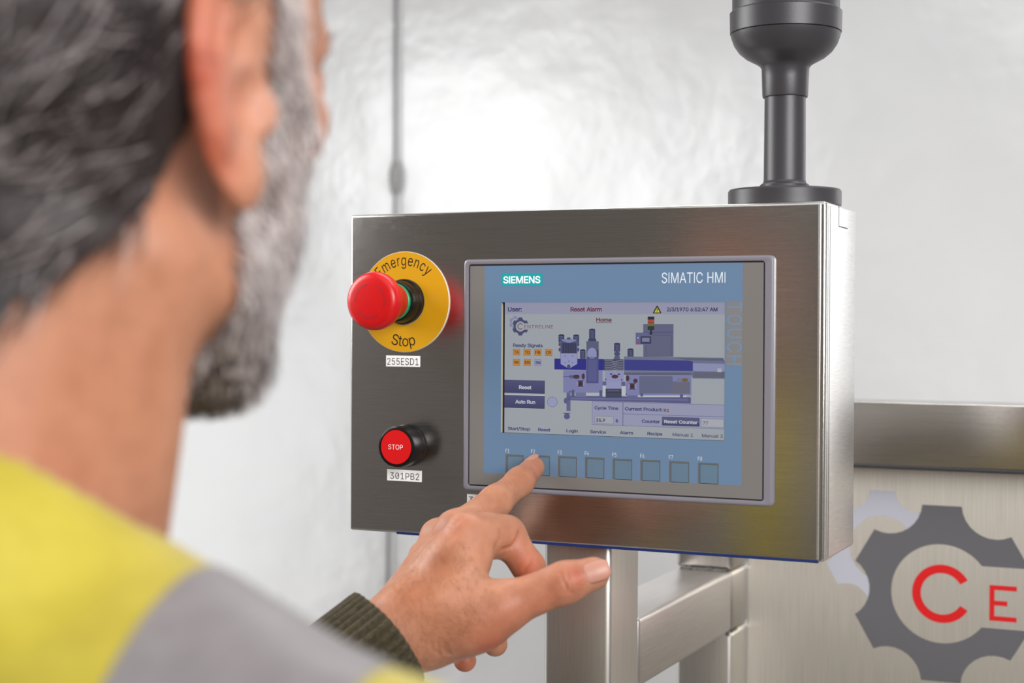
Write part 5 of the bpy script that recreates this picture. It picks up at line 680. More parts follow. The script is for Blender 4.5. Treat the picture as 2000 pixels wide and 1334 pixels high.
# folded door edge: a rounded return running down the right corner, and the seam beside it
MB().box(BX1-5.0, BX1-3.4, -0.7, 0.6, BZ0+1.5, BZ1-1.5, 0.5, 2).build('door_fold', 'steel_side', bx)
MB().box(BX1-0.25, BX1+0.12, 9.0, 10.1, BZ0+2, BZ1-2).build('door_seam', 'groove_dark', bx, None)
MB().box(BX0+38, BX1-4, 0.3, 8.0, BZ0-0.7, BZ0+1.1, 0.15, 1).build('protective_film', 'blue_film', bx)
MB().box(BX1-0.2, BX1+0.15, 33.0, 33.9, BZ1-13.5, BZ1-1.0).build('lid_joint', 'groove_dark', bx, None)
MB().box(BX1-0.2, BX1+0.15, 33.0, 58.0, BZ1-13.9, BZ1-13.2).build('lid_joint', 'groove_dark', bx, None)
MB().box(BX1-0.2, BX1+0.15, 4.2, 4.7, BZ0+2, BZ1-2).build('door_seam', 'groove_dark', bx, None)

# ------------------------------------------------------------------ identification tags
def tag_plate(txt, x0, x1, z0, z1, tx0, tx1, tz0, tz1, label, slash=False, tilt=0.0):
    t = thing('name_tag', label, 'tag', ((x0+x1)/2, 0, z0), 'identification tags on the control box')
    MB().box(x0, x1, -0.45, -0.02, z0, z1, 0.12, 1).build('tag_plate', 'tag_paper', t)
    p = Print(-0.47)
    p.text(txt, tx0, tx1, tz0, tz1, (10, 9, 10), 'r', 1, 12)
    if slash:
        w = (tx1-tx0)/len(txt); c = tx0+w*1.5; m = (tz0+tz1)/2; h = (tz1-tz0)/2
        p.poly([(c-w*.36, m-h*.75), (c-w*.24, m-h*.75), (c+w*.36, m+h*.75), (c+w*.24, m+h*.75)], (10, 9, 10), 2)
    p.build('lettering', 'print_matt', t)
tag_plate('255ESD1', -18.9, 7.9, 89.9, 97.6, -17.9, 6.9, 91.1, 95.9, 'white tag reading 255ESD1 under the yellow emergency stop disc')
tag_plate('301PB2', -17.7, 9.5, 10.2, 18.0, -15.2, 7.8, 11.5, 16.0, 'white tag reading 301PB2 under the round STOP button', True)
tag_plate('3', 44.7, 66, -3.6, 3.7, 46.0, 49.6, -1.8, 2.2, 'white tag under the touch panel corner, mostly hidden by the finger')

# ------------------------------------------------------------------ emergency stop
EX, EZ = -4.3, 135.0
es = thing('emergency_stop_button', 'red mushroom push button on a round yellow Emergency Stop plate', 'button', (EX, 0, EZ))
MB().lathe([(35.0, 0.05), (35.0, 0.8), (34.8, 1.0)], (EX, 0, EZ), '-y', 96, (True, False)).build('plate_edge', 'plate_edge', es, 30)
pl = MB().lathe([(34.8, 0.9), (34.75, 1.05), (16.0, 1.05)], (EX, 0, EZ), '-y', 96, (False, False)).build('legend_plate', 'yellow_plate', es, 30)
p = Print(-1.07)
p.arc_text('Emergency', EX, EZ, 25.2, 91.5, 7.6, (9, 7, 4), 'r', 1, 0.755)
p.arc_text('Stop', EX, EZ, 30.9, 270-1.0, 7.5, (9, 7, 4), 'r', 1, 0.94, True)
p.build('lettering', 'print_matt', pl)
MB().lathe([(15.6, 1.0), (15.6, 4.0), (14.6, 5.2), (14.2, 13.5), (13.4, 14.6), (11, 14.8)], (EX, 0, EZ), '-y', 64).build('collar', 'black_plastic', es)
MB().lathe([(11.6, 14.0), (12.7, 14.9), (12.9, 17.2), (12.2, 17.8)], (EX, 0, EZ), '-y', 64).build('indicator_ring', 'green_plastic', es)
hd = MB().lathe([(11.5, 16.5), (12.4, 18.0), (13.0, 24), (14.6, 30), (17.2, 34.5), (18.9, 37.4), (19.6, 40.2), (19.6, 43.5), (18.9, 46.2), (17.2, 48.0), (14.5, 48.8), (10, 49.3), (5, 49.6), (0.5, 49.7)], (EX, 0, EZ), '-y', 72).build('mushroom_head', 'red_plastic', es, 60)
p = MB()
for a0 in (62, 182, 302):
    n = 14
    def dome(r): return -(48.75+0.9*(1-(r/14.5)**2)+0.14)
    V, F = [], []
    for i in range(n+1):
        a = math.radians(a0-75*i/n)
        for r in (10.6, 12.0):
            V.append((EX+r*math.cos(a), dome(r), EZ+r*math.sin(a)))
    for i in range(n): F.append([2*i, 2*i+1, 2*i+3, 2*i+2])
    a = math.radians(a0-75); t = math.radians(a0-86)
    m = len(V)
    V += [(EX+10.1*math.cos(a), dome(10.1), EZ+10.1*math.sin(a)), (EX+12.6*math.cos(a), dome(12.6), EZ+12.6*math.sin(a)), (EX+11.3*math.cos(t), dome(11.3), EZ+11.3*math.sin(t))]
    F.append([m, m+1, m+2])
    p.add(V, F)
p.build('release_arrows', 'red_mark', hd, None)

# ------------------------------------------------------------------ STOP push button
SX, SZ = -1.1, 35.3
st = thing('stop_button', 'small red STOP push button in a black bezel on the control box', 'button', (SX, 0, SZ))
MB().lathe([(14.7, 0.05), (14.7, 3.0), (14.2, 3.6), (14.2, 16.5), (13.6, 17.8), (12.4, 18.2), (12.2, 17.4)], (SX, 0, SZ), '-y', 72).build('bezel', 'black_plastic', st, 30)
cp = MB().lathe([(11.9, 16.0), (11.9, 17.6), (11.6, 18.0), (0.4, 18.25)], (SX, 0, SZ), '-y', 64).build('cap', 'red_cap', st, 30)
p = Print(-18.33)
p.text('STOP', SX-5.7, SX+5.7, SZ-1.55, SZ+1.75, (236, 226, 226), 'r', 1)
p.build('lettering', 'print_matt', cp)

# ------------------------------------------------------------------ touch panel
HX0, HX1, HZ0, HZ1 = 43.9, 259.0, 6.8, 163.6
tp = thing('touch_panel', 'touch screen operator panel with blue front and eight function keys', 'touch screen', ((HX0+HX1)/2, 0, HZ0))
mb = MB()
ring_loops(mb, [(rrect(HX0, HX1, HZ0, HZ1, 3), 0.05), (rrect(HX0, HX1, HZ0, HZ1, 3), -4.2), (rrect(HX0+.5, HX1-.5, HZ0+.5, HZ1-.5, 2.8), -5.2),
                (rrect(HX0+1.4, HX1-1.4, HZ0+1.4, HZ1-1.4, 2.4), -5.6), (rrect(HX0+3.0, HX1-3.0, HZ0+3.0, HZ1-3.0, 2.2), -5.2), (rrect(HX0+3.4, HX1-5.6, HZ0+3.2, HZ1-3.3, 2), -5.0), (rrect(HX0+3.6, HX1-5.8, HZ0+3.4, HZ1-3.5, 2), -3.6)])
mb.build('bezel', 'bezel_plastic', tp, 40)
GX0, GX1, GZ0, GZ1 = HX0+3.6, HX1-5.8, HZ0+3.4, HZ1-3.5
mb = MB(); ring_loops(mb, [(rrect(GX0, GX1, GZ0, GZ1, 2), -4.1), (rrect(GX0+.9, GX1-.9, GZ0+.9, GZ1-.9, 1.6), -4.1)]); mb.build('bezel_groove', 'groove_dark', tp, None)
SX0, SX1, SZ0, SZ1 = 71.9, 227.6, 46.9, 134.5
FY = -4.55
KEYS = [(75.6, 19.1, 13.2, 13.3), (94.5, 19.1, 13.6, 13.6), (113.8, 19.1, 13.5, 13.7), (133.1, 18.9, 13.6, 14.0), (152.4, 18.8, 13.6, 13.9), (171.6, 18.8, 13.6, 14.0), (191.1, 18.8, 13.5, 13.9), (210.5, 18.7, 13.5, 13.8)]
def grid_plate(name, xs, zs, holes, mat, y0, y1, parent):
    """Plate between y0 (front) and y1 cut from a grid of lines, leaving the given holes."""
    mb = MB(); xs = sorted(set(xs)); zs = sorted(set(zs))
    def solid(i, j):
        if not (0 <= i < len(xs)-1 and 0 <= j < len(zs)-1): return False
        cx, cz = (xs[i]+xs[i+1])/2, (zs[j]+zs[j+1])/2
        return not any(h[0] < cx < h[1] and h[2] < cz < h[3] for h in holes)
    for i in range(len(xs)-1):
        for j in range(len(zs)-1):
            if not solid(i, j): continue
            a, b, c, d = xs[i], xs[i+1], zs[j], zs[j+1]
            mb.add([(a, y0, c), (b, y0, c), (b, y0, d), (a, y0, d)], [[0, 1, 2, 3]])
            for (di, dj, p, q) in ((-1, 0, (a, c), (a, d)), (1, 0, (b, c), (b, d)), (0, -1, (a, c), (b, c)), (0, 1, (a, d), (b, d))):
                if not solid(i+di, j+dj):
                    mb.add([(p[0], y0, p[1]), (q[0], y0, q[1]), (q[0], y1, q[1]), (p[0], y1, p[1])], [[0, 1, 2, 3]])
    o = mesh(name, np.array(mb.V), mb.F, mat, parent)
    bm = bmesh.new(); bm.from_mesh(o.data)
    bmesh.ops.remove_doubles(bm, verts=bm.verts, dist=1e-6)
    bmesh.ops.recalc_face_normals(bm, faces=bm.faces)
    bm.to_mesh(o.data); bm.free()
    return o
bl = (59.4, 239.0, 19.2, GZ1-0.9)
hole = (SX0, SX1, SZ0, SZ1)
grid_plate('face_border', [GX0+.9, bl[0], bl[1], GX1-.9], [GZ0+.9, bl[2], GZ1-.9], [(bl[0], bl[1], bl[2], bl[3]+1)], 'face_grey', FY, -3.9, tp)
kh = [(x, x+w, max(z, bl[2]+.01), z+h) for x, z, w, h in KEYS]
fb = grid_plate('face_membrane', [bl[0], bl[1], SX0, SX1]+[q for h in kh for q in h[:2]], [bl[2], bl[3], SZ0, SZ1]+[q for h in kh for q in h[2:]], [hole]+kh, 'face_blue', FY, -2.2, tp)
for i, (x, z, w, h) in enumerate(KEYS):
    kz0 = max(z, bl[2]+.01)
    mb = MB(); mb.box(x+1.15, x+w-.55, FY+.28, -2.3, kz0+.2, z+h-1.0, .15, 1)
    ko = mb.build('function_key', 'key_fill', tp, 30)
    mb = MB()
    for b in ((x, x+1.1, kz0, z+h), (x+w-.5, x+w, kz0, z+h), (x+1.1, x+w-.5, z+h-.95, z+h)): mb.box(b[0], b[1], FY+.12, -2.3, b[2], b[3])
    mb.build('key_surround', 'key_edge', ko, None)
    p = Print(FY-.02)
    p.text('F%d' % (i+1), x-.2, x+2.7, z+h+1.25, z+h+3.75, (196, 204, 214), 'r', 1)
    p.build('key_lettering', 'print_matt', fb)
# screen well
mb = MB()
grid = (SX0, SX1, SZ0, SZ1)
SXa = SX0+.07; mb.add([(SXa, FY+.02, SZ0), (SXa, FY+.02, SZ1), (SXa, -1.9, SZ1), (SXa, -1.9, SZ0)], [[0, 1, 2, 3]]); mb.build('well_edge', 'recess_beige', tp, None)
mb = MB()
mb.add([(SX0, FY+.02, SZ1-.07), (SX1, FY+.02, SZ1-.07), (SX1, -1.9, SZ1-.07), (SX0, -1.9, SZ1-.07)], [[0, 1, 2, 3]])
mb.add([(SX0, FY+.02, SZ0+.07), (SX1, FY+.02, SZ0+.07), (SX1, -1.9, SZ0+.07), (SX0, -1.9, SZ0+.07)], [[0, 1, 2, 3]])
mb.add([(SX1-.07, FY+.02, SZ0), (SX1-.07, FY+.02, SZ1), (SX1-.07, -1.9, SZ1), (SX1-.07, -1.9, SZ0)], [[0, 1, 2, 3]])
mb.add([(SX0, -1.9, SZ0), (SX0+1.4, -1.9, SZ0), (SX0+1.4, -1.9, SZ1), (SX0, -1.9, SZ1)], [[0, 1, 2, 3]])
mb.build('well_edge', 'recess_dark', tp, None)  # screen margin, and well walls coloured dark for the shade in the recess
# printing on the membrane
p = Print(FY-.02)
p.rect(71.9, 102.0, 145.6, 154.0, (10, 152, 158), 1)
p.text('SIEMENS', 73.2, 100.5, 147.4, 151.8, (232, 240, 242), 'b', 2)
p.text('SIMATIC HMI', 185.4, 227.7, 146.7, 153.4, (214, 222, 232), 'r', 1)
p.rect(228.5, 239.0, 94.0, 134.8, (120, 119, 120), 1)
p.text('TOUCH', 229.1, 238.7, 95.0, 134.2, (103, 131, 163), 'r', 2, 60, True)
p.build('lettering', 'print_matt', fb)
# ---- what the screen shows (flat print that gives off light)
SY = -2.05
sc = Print(SY, 0.012)
NAVY, MAROON, BARC, BGC = (48, 48, 98), (98, 36, 58), (149, 150, 174), (158, 164, 170)
x0s, x1s = 73.4, SX1
sc.rect(x0s, x1s, SZ0, SZ1, BGC)
sc.rect(x0s, x1s, 126.7, SZ1, BARC, 1)
sc.text('User:', 75.6, 85.9, 128.5, 131.3, NAVY, layer=2)
sc.text('Reset Alarm', 121.2, 143.3, 128.6, 131.2, MAROON, layer=2)
sc.text('Home', 139.5, 150.3, 121.9, 124.3, MAROON, layer=2)
sc.rect(139.4, 150.4, 121.0, 121.35, MAROON, 2)
sc.text('2/3/1970 6:52:47 AM', 188.2, 221.9, 128.75, 131.0, (46, 44, 86), layer=2)
sc.poly([(178.9, 127.3), (184.2, 127.3), (184.4, 127.9), (181.9, 132.2), (181.2, 132.2), (178.7, 127.9)], (42, 42, 30), 2)
sc.poly([(179.7, 127.9), (183.4, 127.9), (181.55, 131.2)], (206, 196, 70), 3)
sc.text('!', 181.25, 181.85, 128.2, 130.5, (40, 40, 30), layer=4)
# maker's emblem
wheel(sc, (81.0, 120.9), 5.6*0.83, (132, 138, 168), 1, 2.5)
wheel(sc, (84.9, 118.4), 6.2, (70, 72, 112), 2, 3.4, slot=2.05)
sc.disc(84.9, 118.4, 3.4, 3.4, BGC, 2)
sc.arc(84.9, 118.45, 1.62, 2.1, 35, 325, (96, 56, 60), 3, 20)
sc.text('ENTRELINE', 87.8, 108.8, 117.2, 119.4, (108, 60, 84), 'r', 3, 30)
sc.text('Ready Signals', 79.6, 101.3, 104.7, 106.8, (50, 56, 108), layer=1)
for t, x, z in (('TA', 79.5, 99.0), ('TD', 87.35, 99.0), ('FB', 95.15, 99.05), ('CR', 103.0, 99.05), ('WH', 79.55, 92.2), ('EB', 87.5, 92.2), ('SM', 95.2, 92.2)):
    f = (192, 134, 62) if t != 'SM' else (152, 154, 186)
    sc.rect(x, x+5.2, z, z+4.3, (112, 96, 84) if t != 'SM' else (104, 106, 140), 1)
    sc.rect(x+.22, x+5.0, z+.22, z+4.1, f, 2)
    sc.text(t, x+.75, x+4.5, z+1.15, z+3.1, (98, 52, 32) if t != 'SM' else (50, 52, 92), layer=3)
for z0, z1, t, tx0, tx1, tz0, tz1 in ((73.7, 82.4, 'Reset', 84.1, 93.3, 76.5, 78.8), (63.7, 72.2, 'Auto Run', 81.4, 96.0, 66.8, 69.1)):
    sc.rect(x0s, 102.9, z0, z1, (40, 42, 76), 1)
    n = 6
    for i in range(n):
        c = 1-i/n
        sc.rect(x0s, 102.6, z0+.3+(z1-z0-.5)*i/n, z0+.3+(z1-z0-.5)*(i+1)/n, (int(64+16*i/n), int(66+14*i/n), int(104+18*i/n)), 2)
    sc.text(t, tx0, tx1, tz0, tz1, (196, 200, 208), layer=3)
sc.rect(x0s, 103.0, 72.35, 72.7, (210, 212, 216), 1)
sc.disc(108.5, 68.4, 3.7, 3.4, (92, 94, 140), 1); sc.disc(108.5, 68.4, 3.45, 3.15, (150, 154, 188), 2)
for t, a, b, z in (('Start/Stop', 76.0, 92.4, 48.8), ('Reset', 98.3, 107.2, 48.75), ('Login', 118.7, 126.9, 48.65), ('Service', 135.6, 146.7, 48.6), ('Alarm', 156.4, 165.6, 48.65), ('Recipe', 175.4, 185.6, 48.7), ('Manual 1', 192.5, 206.3, 48.6), ('Manual 2', 212.1, 226.0, 48.6)):
    sc.text(t, a, b, z, z+1.95, (60, 62, 108) if 'Man' not in t else (92, 94, 122), layer=1)
# value boxes
LAV, LINE = (150, 152, 180), (84, 86, 128)
sc.rect(136.9, 227.5, 54.1, 69.5, LINE, 1)
sc.rect(137.1, 158.3, 54.3, 69.3, LAV, 2)
sc.rect(158.7, 227.4, 62.0, 69.3, LAV, 2); sc.rect(158.7, 227.4, 54.3, 61.75, LAV, 2)
sc.text('Cycle Time', 138.6, 155.2, 64.4, 66.3, NAVY, layer=3)
sc.rect(138.8, 152.0, 55.0, 60.0, (108, 112, 150), 3); sc.rect(139.0, 151.8, 55.2, 59.8, (164, 168, 174), 4)
sc.text('35.9', 139.6, 146.1, 56.3, 58.3, (58, 58, 80), layer=5); sc.text('s', 153.4, 155.1, 56.3, 58.7, NAVY, layer=3)
sc.text('Current Product:', 159.8, 185.6, 64.3, 66.3, NAVY, layer=3)
sc.text('R1', 186.4, 190.2, 64.0, 65.9, (116, 58, 50), layer=3)
sc.text('Counter', 171.5, 183.9, 56.55, 58.5, NAVY, layer=3)
sc.rect(185.3, 210.5, 55.2, 60.8, (64, 66, 104), 3); sc.rect(185.5, 210.3, 57.4, 60.6, (84, 86, 124), 4)
sc.text('Reset Counter', 186.8, 209.2, 56.8, 58.8, (190, 194, 202), layer=5)
sc.rect(211.6, 226.7, 55.1, 60.4, (112, 116, 152), 3); sc.rect(211.8, 226.5, 55.3, 60.2, (168, 172, 178), 4)
sc.text('77', 212.8, 216.2, 56.6, 58.6, (110, 108, 108), layer=5)
# drawing of the machine (page units -> plate)
def K(u, v):
    q = at(1080+u/5.714, 620+v/5.714, -3.0); return (q[0], q[2])
def D(col, lay, *pts): sc.poly([K(*q) for q in pts], col, lay)
def DR(col, lay, x0, y0, x1, y1): D(col, lay, (x0, y0), (x1, y0), (x1, y1), (x0, y1))
def DE(col, lay, cx, cy, rx, ry, n=16): D(col, lay, *[(cx+rx*math.cos(2*math.pi*k/n), cy+ry*math.sin(2*math.pi*k/n)) for k in range(n)])
def motor(x, y, w, h, foot=True):
    DR((62, 66, 96), 3, x, y+10, x+w, y+h); DE((52, 56, 86), 3, x+w/2, y+12, w/2, 12)
    DR((92, 98, 138), 4, x+w*.12, y+22, x+w*.82, y+32); DR((76, 80, 114), 4, x+w*.3, y+36, x+w*.75, y+h-8)
    DR((44, 46, 72), 4, x, y+32, x+w, y+36)
# frame, legs and castor
DR((96, 98, 142), 1, 145, 835, 190, 1045); DE((84, 86, 130), 1, 150, 1105, 34, 34); DR((72, 74, 112), 1, 108, 1065, 186, 1075); DE((88, 90, 132), 1, 140, 930, 26, 34)
D((86, 88, 130), 2, (150, 875), (1535, 890), (1535, 962), (150, 925)); D((104, 106, 150), 3, (190, 895), (1500, 912), (1500, 930), (190, 915))
# bed plates
DR((124, 126, 170), 2, 108, 590, 548, 840); DR((142, 144, 184), 2, 575, 598, 785, 720); DR((124, 126, 170), 2, 806, 640, 1540, 870)
DR((110, 112, 150), 3, 247, 840, 362, 888); DR((100, 102, 146), 3, 820, 870, 940, 898)
DR((176, 180, 186), 3, 362, 845, 512, 872); DR((186, 190, 196), 3, 550, 760, 582, 885); DR((186, 190, 196), 3, 762, 765, 806, 875); DR((190, 192, 200), 3, 942, 872, 1490, 890)
DR((84, 86, 126), 3, 200, 808, 234, 880); DR((84, 86, 126), 3, 512, 812, 545, 880); DR((84, 86, 126), 4, 970, 848, 1000, 884); DR((84, 86, 126), 4, 1412, 858, 1446, 898)
DR((146, 148, 188), 4, 590, 722, 755, 800); DR((64, 68, 90), 4, 582, 795, 760, 898); DR((104, 108, 132), 5, 610, 815, 730, 822); DR((44, 46, 66), 5, 582, 835, 760, 842); DR((92, 94, 140), 4, 548, 715, 590, 760); DR((92, 94, 140), 4, 757, 718, 802, 766)
DR((98, 102, 132), 3, 957, 655, 1330, 850); DR((104, 104, 124), 3, 1330, 715, 1525, 852); DR((116, 118, 150), 4, 1380, 675, 1510, 722); DE((112, 92, 58), 5, 1468, 700, 34, 20)
for cx, cy, rx, ry in ((255, 662, 36, 24), (332, 658, 18, 32), (828, 680, 20, 34), (915, 708, 24, 26), (686, 660, 38, 22)): DE((74, 44, 60), 5, cx, cy, rx, ry)
for cx, cy in ((302, 740), (880, 770)): DE((136, 140, 184), 3, cx, cy, 46, 46); DR((58, 62, 98), 4, cx-34, cy-38, cx+34, cy-28); DR((58, 62, 98), 4, cx-34, cy+28, cx+34, cy+36); DR((64, 40, 48), 5, cx-26, cy-27, cx+26, cy+27)
for cx, cy in ((643, 632), (730, 634)): DE((60, 64, 104), 5, cx, cy, 14, 9)
for cx, cy in ((583, 692), (762, 696), (812, 858), (180, 830)): DE((70, 74, 112), 5, cx, cy, 9, 9)
DR((96, 98, 144), 4, 175, 642, 290, 682); DR((70, 72, 116), 5, 110, 658, 230, 664)
# belt and guards
D((40, 40, 132), 3, (10, 460), (365, 462), (365, 588), (10, 580)); DR((40, 40, 132), 3, 503, 465, 560, 590)
D((106, 112, 138), 3, (787, 436), (1895, 450), (1912, 490), (1912, 685), (1555, 680), (1540, 645), (787, 640))
D((56, 58, 132), 4, (790, 470), (1500, 482), (1555, 492), (1555, 598), (790, 590)); D((138, 142, 178), 4, (1558, 510), (1912, 518), (1912, 606), (1558, 598)); D((92, 96, 118), 4, (1345, 448), (1895, 458), (1900, 486), (1500, 478)); D((122, 126, 150), 5, (790, 596), (1560, 604), (1560, 612), (790, 604)); DR((90, 92, 112), 4, 790, 618, 1540, 640)
DR((96, 98, 118), 5, 1558, 612, 1908, 676); DR((172, 176, 190), 5, 1830, 570, 1876, 612)
DR((60, 62, 92), 4, 560, 468, 782, 592)
for i in range(6): DR((132, 136, 150), 5, 572, 478+19*i, 650, 485+19*i); DR((132, 136, 150), 5, 718, 478+19*i, 776, 485+19*i); D((150, 154, 168), 5, (650, 482+19*i), (686, 492+19*i), (718, 482+19*i), (718, 488+19*i), (686, 498+19*i), (650, 488+19*i))
# uprights
DR((88, 92, 122), 4, 367, 265, 505, 450); DE((140, 144, 182), 5, 430, 400, 52, 62); DR((140, 144, 182), 5, 378, 400, 482, 440); DR((76, 78, 126), 5, 367, 440, 503, 735); DR((86, 88, 138), 6, 385, 470, 486, 715); DR((62, 64, 88), 5, 484, 360, 505, 436)
motor(398, 125, 68, 118); DR((58, 62, 92), 3, 388, 238, 476, 266)
motor(676, 282, 68, 100); DE((70, 74, 108), 3, 710, 405, 34, 24); D((84, 88, 124), 3, (690, 420), (735, 420), (745, 468), (668, 468))
motor(826, 345, 68, 92); motor(296, 355, 62, 105)
motor(56, 188, 66, 90); motor(220, 190, 66, 90)
DR((84, 88, 128), 4, 76, 255, 268, 470); D((128, 132, 172), 5, (80, 252), (172, 230), (265, 254), (172, 290)); DE((70, 74, 108), 5, 170, 235, 22, 14); DR((50, 54, 82), 5, 90, 282, 255, 402)
for i in range(6): DR((74, 78, 108), 6, 96+27*i, 285, 100+27*i, 400)
D((146, 148, 190), 5, (80, 402), (265, 402), (265, 520), (172, 572), (80, 520)); DE((70, 72, 110), 6, 170, 548, 20, 22)
for cx, cy in ((130, 430), (212, 430), (130, 504), (212, 506), (172, 488)): DE((92, 94, 140), 6, cx, cy, 7, 6)
for y in (300, 360): DE((70, 74, 112), 4, 68, y, 12, 22); DE((70, 74, 112), 4, 276, y, 12, 22)
# control cabinet in the drawing
DR((94, 98, 124), 2, 1002, 75, 1340, 440); DR((70, 72, 114), 3, 1002, 75, 1340, 82); DR((78, 80, 124), 3, 1002, 160, 1340, 172); DR((84, 88, 118), 3, 1030, 195, 1320, 436); DR((94, 98, 124), 4, 1040, 205, 1310, 436)
DR((96, 98, 138), 5, 917, 170, 1100, 302); DR((56, 60, 92), 6, 972, 210, 1092, 296); DR((122, 126, 152), 7, 990, 228, 1072, 272); DE((176, 190, 206), 6, 943, 228, 9, 8); DE((150, 70, 92), 6, 942, 284, 16, 14)
DR((30, 34, 46), 6, 1052, -10, 1126, 25); DR((176, 66, 60), 6, 1052, 22, 1126, 58); DR((44, 50, 44), 6, 1052, 56, 1126, 140); DR((104, 106, 58), 7, 1052, 62, 1126, 96); DR((38, 42, 58), 6, 1078, 138, 1100, 180); DE((44, 48, 72), 6, 1088, 182, 20, 12)
sc.build('screen', 'screen_print', tp)

# ------------------------------------------------------------------ signal tower on the box
TX, TY = 253.0, 42.0
tw = thing('signal_tower', 'black signal tower on a round foot standing on the control box', 'signal light', (TX, TY, BZ1))
MB().lathe([(35.5, 0.05), (36.4, 1.0), (36.4, 10.0), (35.6, 11.2), (19, 12.4), (16.5, 12.8)], (TX, TY, BZ1), 'z', 80).build('foot', 'tower_plastic', tw, 30)
MB().lathe([(16.5, 12.0), (15.8, 14.6), (14.0, 15.8), (13.5, 17.5), (13.2, 72.4)], (TX, TY, BZ1), 'z', 64).build('pole', 'tower_plastic', tw, 40)
MB().lathe([(13.0, 71.2), (14.4, 71.4), (14.7, 72.6), (15.1, 84), (15.3, 90), (16.6, 92), (19.0, 93.6), (25.4, 97), (30.0, 100.8), (33.2, 105.5), (35.0, 110.5), (35.4, 112.2), (34.4, 112.6)], (TX, TY, BZ1), 'z', 80).build('socket', 'tower_plastic', tw, 35)
MB().lathe([(34.2, 112.2), (35.8, 112.9), (36.1, 126.0), (35.3, 126.8), (34.5, 127.4), (34.5, 168), (33.5, 170)], (TX, TY, BZ1), 'z', 80).build('module', 'tower_plastic', tw, 30)
MB().lathe([(33, 169), (34.2, 170), (34.2, 172.5), (33, 173)], (TX, TY, BZ1), 'z', 64).build('module_cap', 'tower_plastic', tw, 30)
HAND_H = 1.1
CUFF_BACK, CUFF_R = 10, (33, 31)
BAND = (88, 163, 0.5, 0.5)
# ------------------------------------------------------------------ soft bodies: distance field -> one closed surface
def unit(v):
    v = np.asarray(v, float); return v/np.linalg.norm(v)
class Body:
    def __init__(s): s.p = []
    def cap(s, a, b, ra, rb, k=6.0, op=1):
        s.p.append(('c', np.array(a, float), np.array(b, float), ra, rb, k, op)); return s
    def chain(s, pts, rad, k=6.0):
        for i in range(len(pts)-1): s.cap(pts[i], pts[i+1], rad[i], rad[i+1], k)
        return s
    def ell(s, c, r, k=6.0, op=1, ax=None):
        s.p.append(('e', np.array(c, float), np.eye(3) if ax is None else np.array(ax, float), np.array(r, float), 0, k, op)); return s
    def bounds(s, q):
        if q[0] == 'c':
            r = max(q[3], q[4]); return np.minimum(q[1], q[2])-r, np.maximum(q[1], q[2])+r
        r = q[3].max(); return q[1]-r, q[1]+r
    def mesh(s, h, cut=None, pad=3):
        B = [s.bounds(q) for q in s.p if q[6] > 0]
        lo = np.min([b[0] for b in B], 0)-pad*h; hi = np.max([b[1] for b in B], 0)+pad*h
        n = np.ceil((hi-lo)/h).astype(int)+1
        f = np.full(n, 60.0, np.float32)
        g = [(lo[i]+np.arange(n[i])*h).astype(np.float32) for i in range(3)]
        for q in s.p:
            b0, b1 = s.bounds(q); m = q[5]+3*h
            i0 = np.clip(np.floor((b0-m-lo)/h).astype(int), 0, n-1); i1 = np.clip(np.ceil((b1+m-lo)/h).astype(int)+1, 1, n)
            sl = tuple(slice(a, b) for a, b in zip(i0, i1))
            X, Y, Z = np.meshgrid(*[g[i][sl[i]] for i in range(3)], indexing='ij', sparse=True)
            if q[0] == 'c':
                a, d = q[1], q[2]-q[1]; L = max(float(d @ d), 1e-6)
                t = np.clip(((X-a[0])*d[0]+(Y-a[1])*d[1]+(Z-a[2])*d[2])/L, 0, 1)
                D = np.sqrt((X-a[0]-t*d[0])**2+(Y-a[1]-t*d[1])**2+(Z-a[2]-t*d[2])**2)-(q[3]+t*(q[4]-q[3]))
            else:
                c, A, r = q[1], q[2], q[3]
                k0 = k1 = 0
                for i in range(3):
                    u = (X-c[0])*A[i][0]+(Y-c[1])*A[i][1]+(Z-c[2])*A[i][2]
                    k0 = k0+(u/r[i])**2; k1 = k1+(u/r[i]**2)**2
                k0 = np.sqrt(k0); D = k0*(k0-1)/np.maximum(np.sqrt(k1), 1e-6)
            F = f[sl]; k = q[5]
            if q[6] > 0:
                hh = np.maximum(k-np.abs(F-D), 0)/k; f[sl] = np.minimum(F, D)-hh*hh*k*0.25
            else:
                hh = np.maximum(k-np.abs(F+D), 0)/k; f[sl] = np.maximum(F, -D)+hh*hh*k*0.25
        if cut is not None:
            X, Y, Z = np.meshgrid(*g, indexing='ij', sparse=True)
            f = cut(f, X, Y, Z).astype(np.float32)
        return surface_nets(f, lo, h)
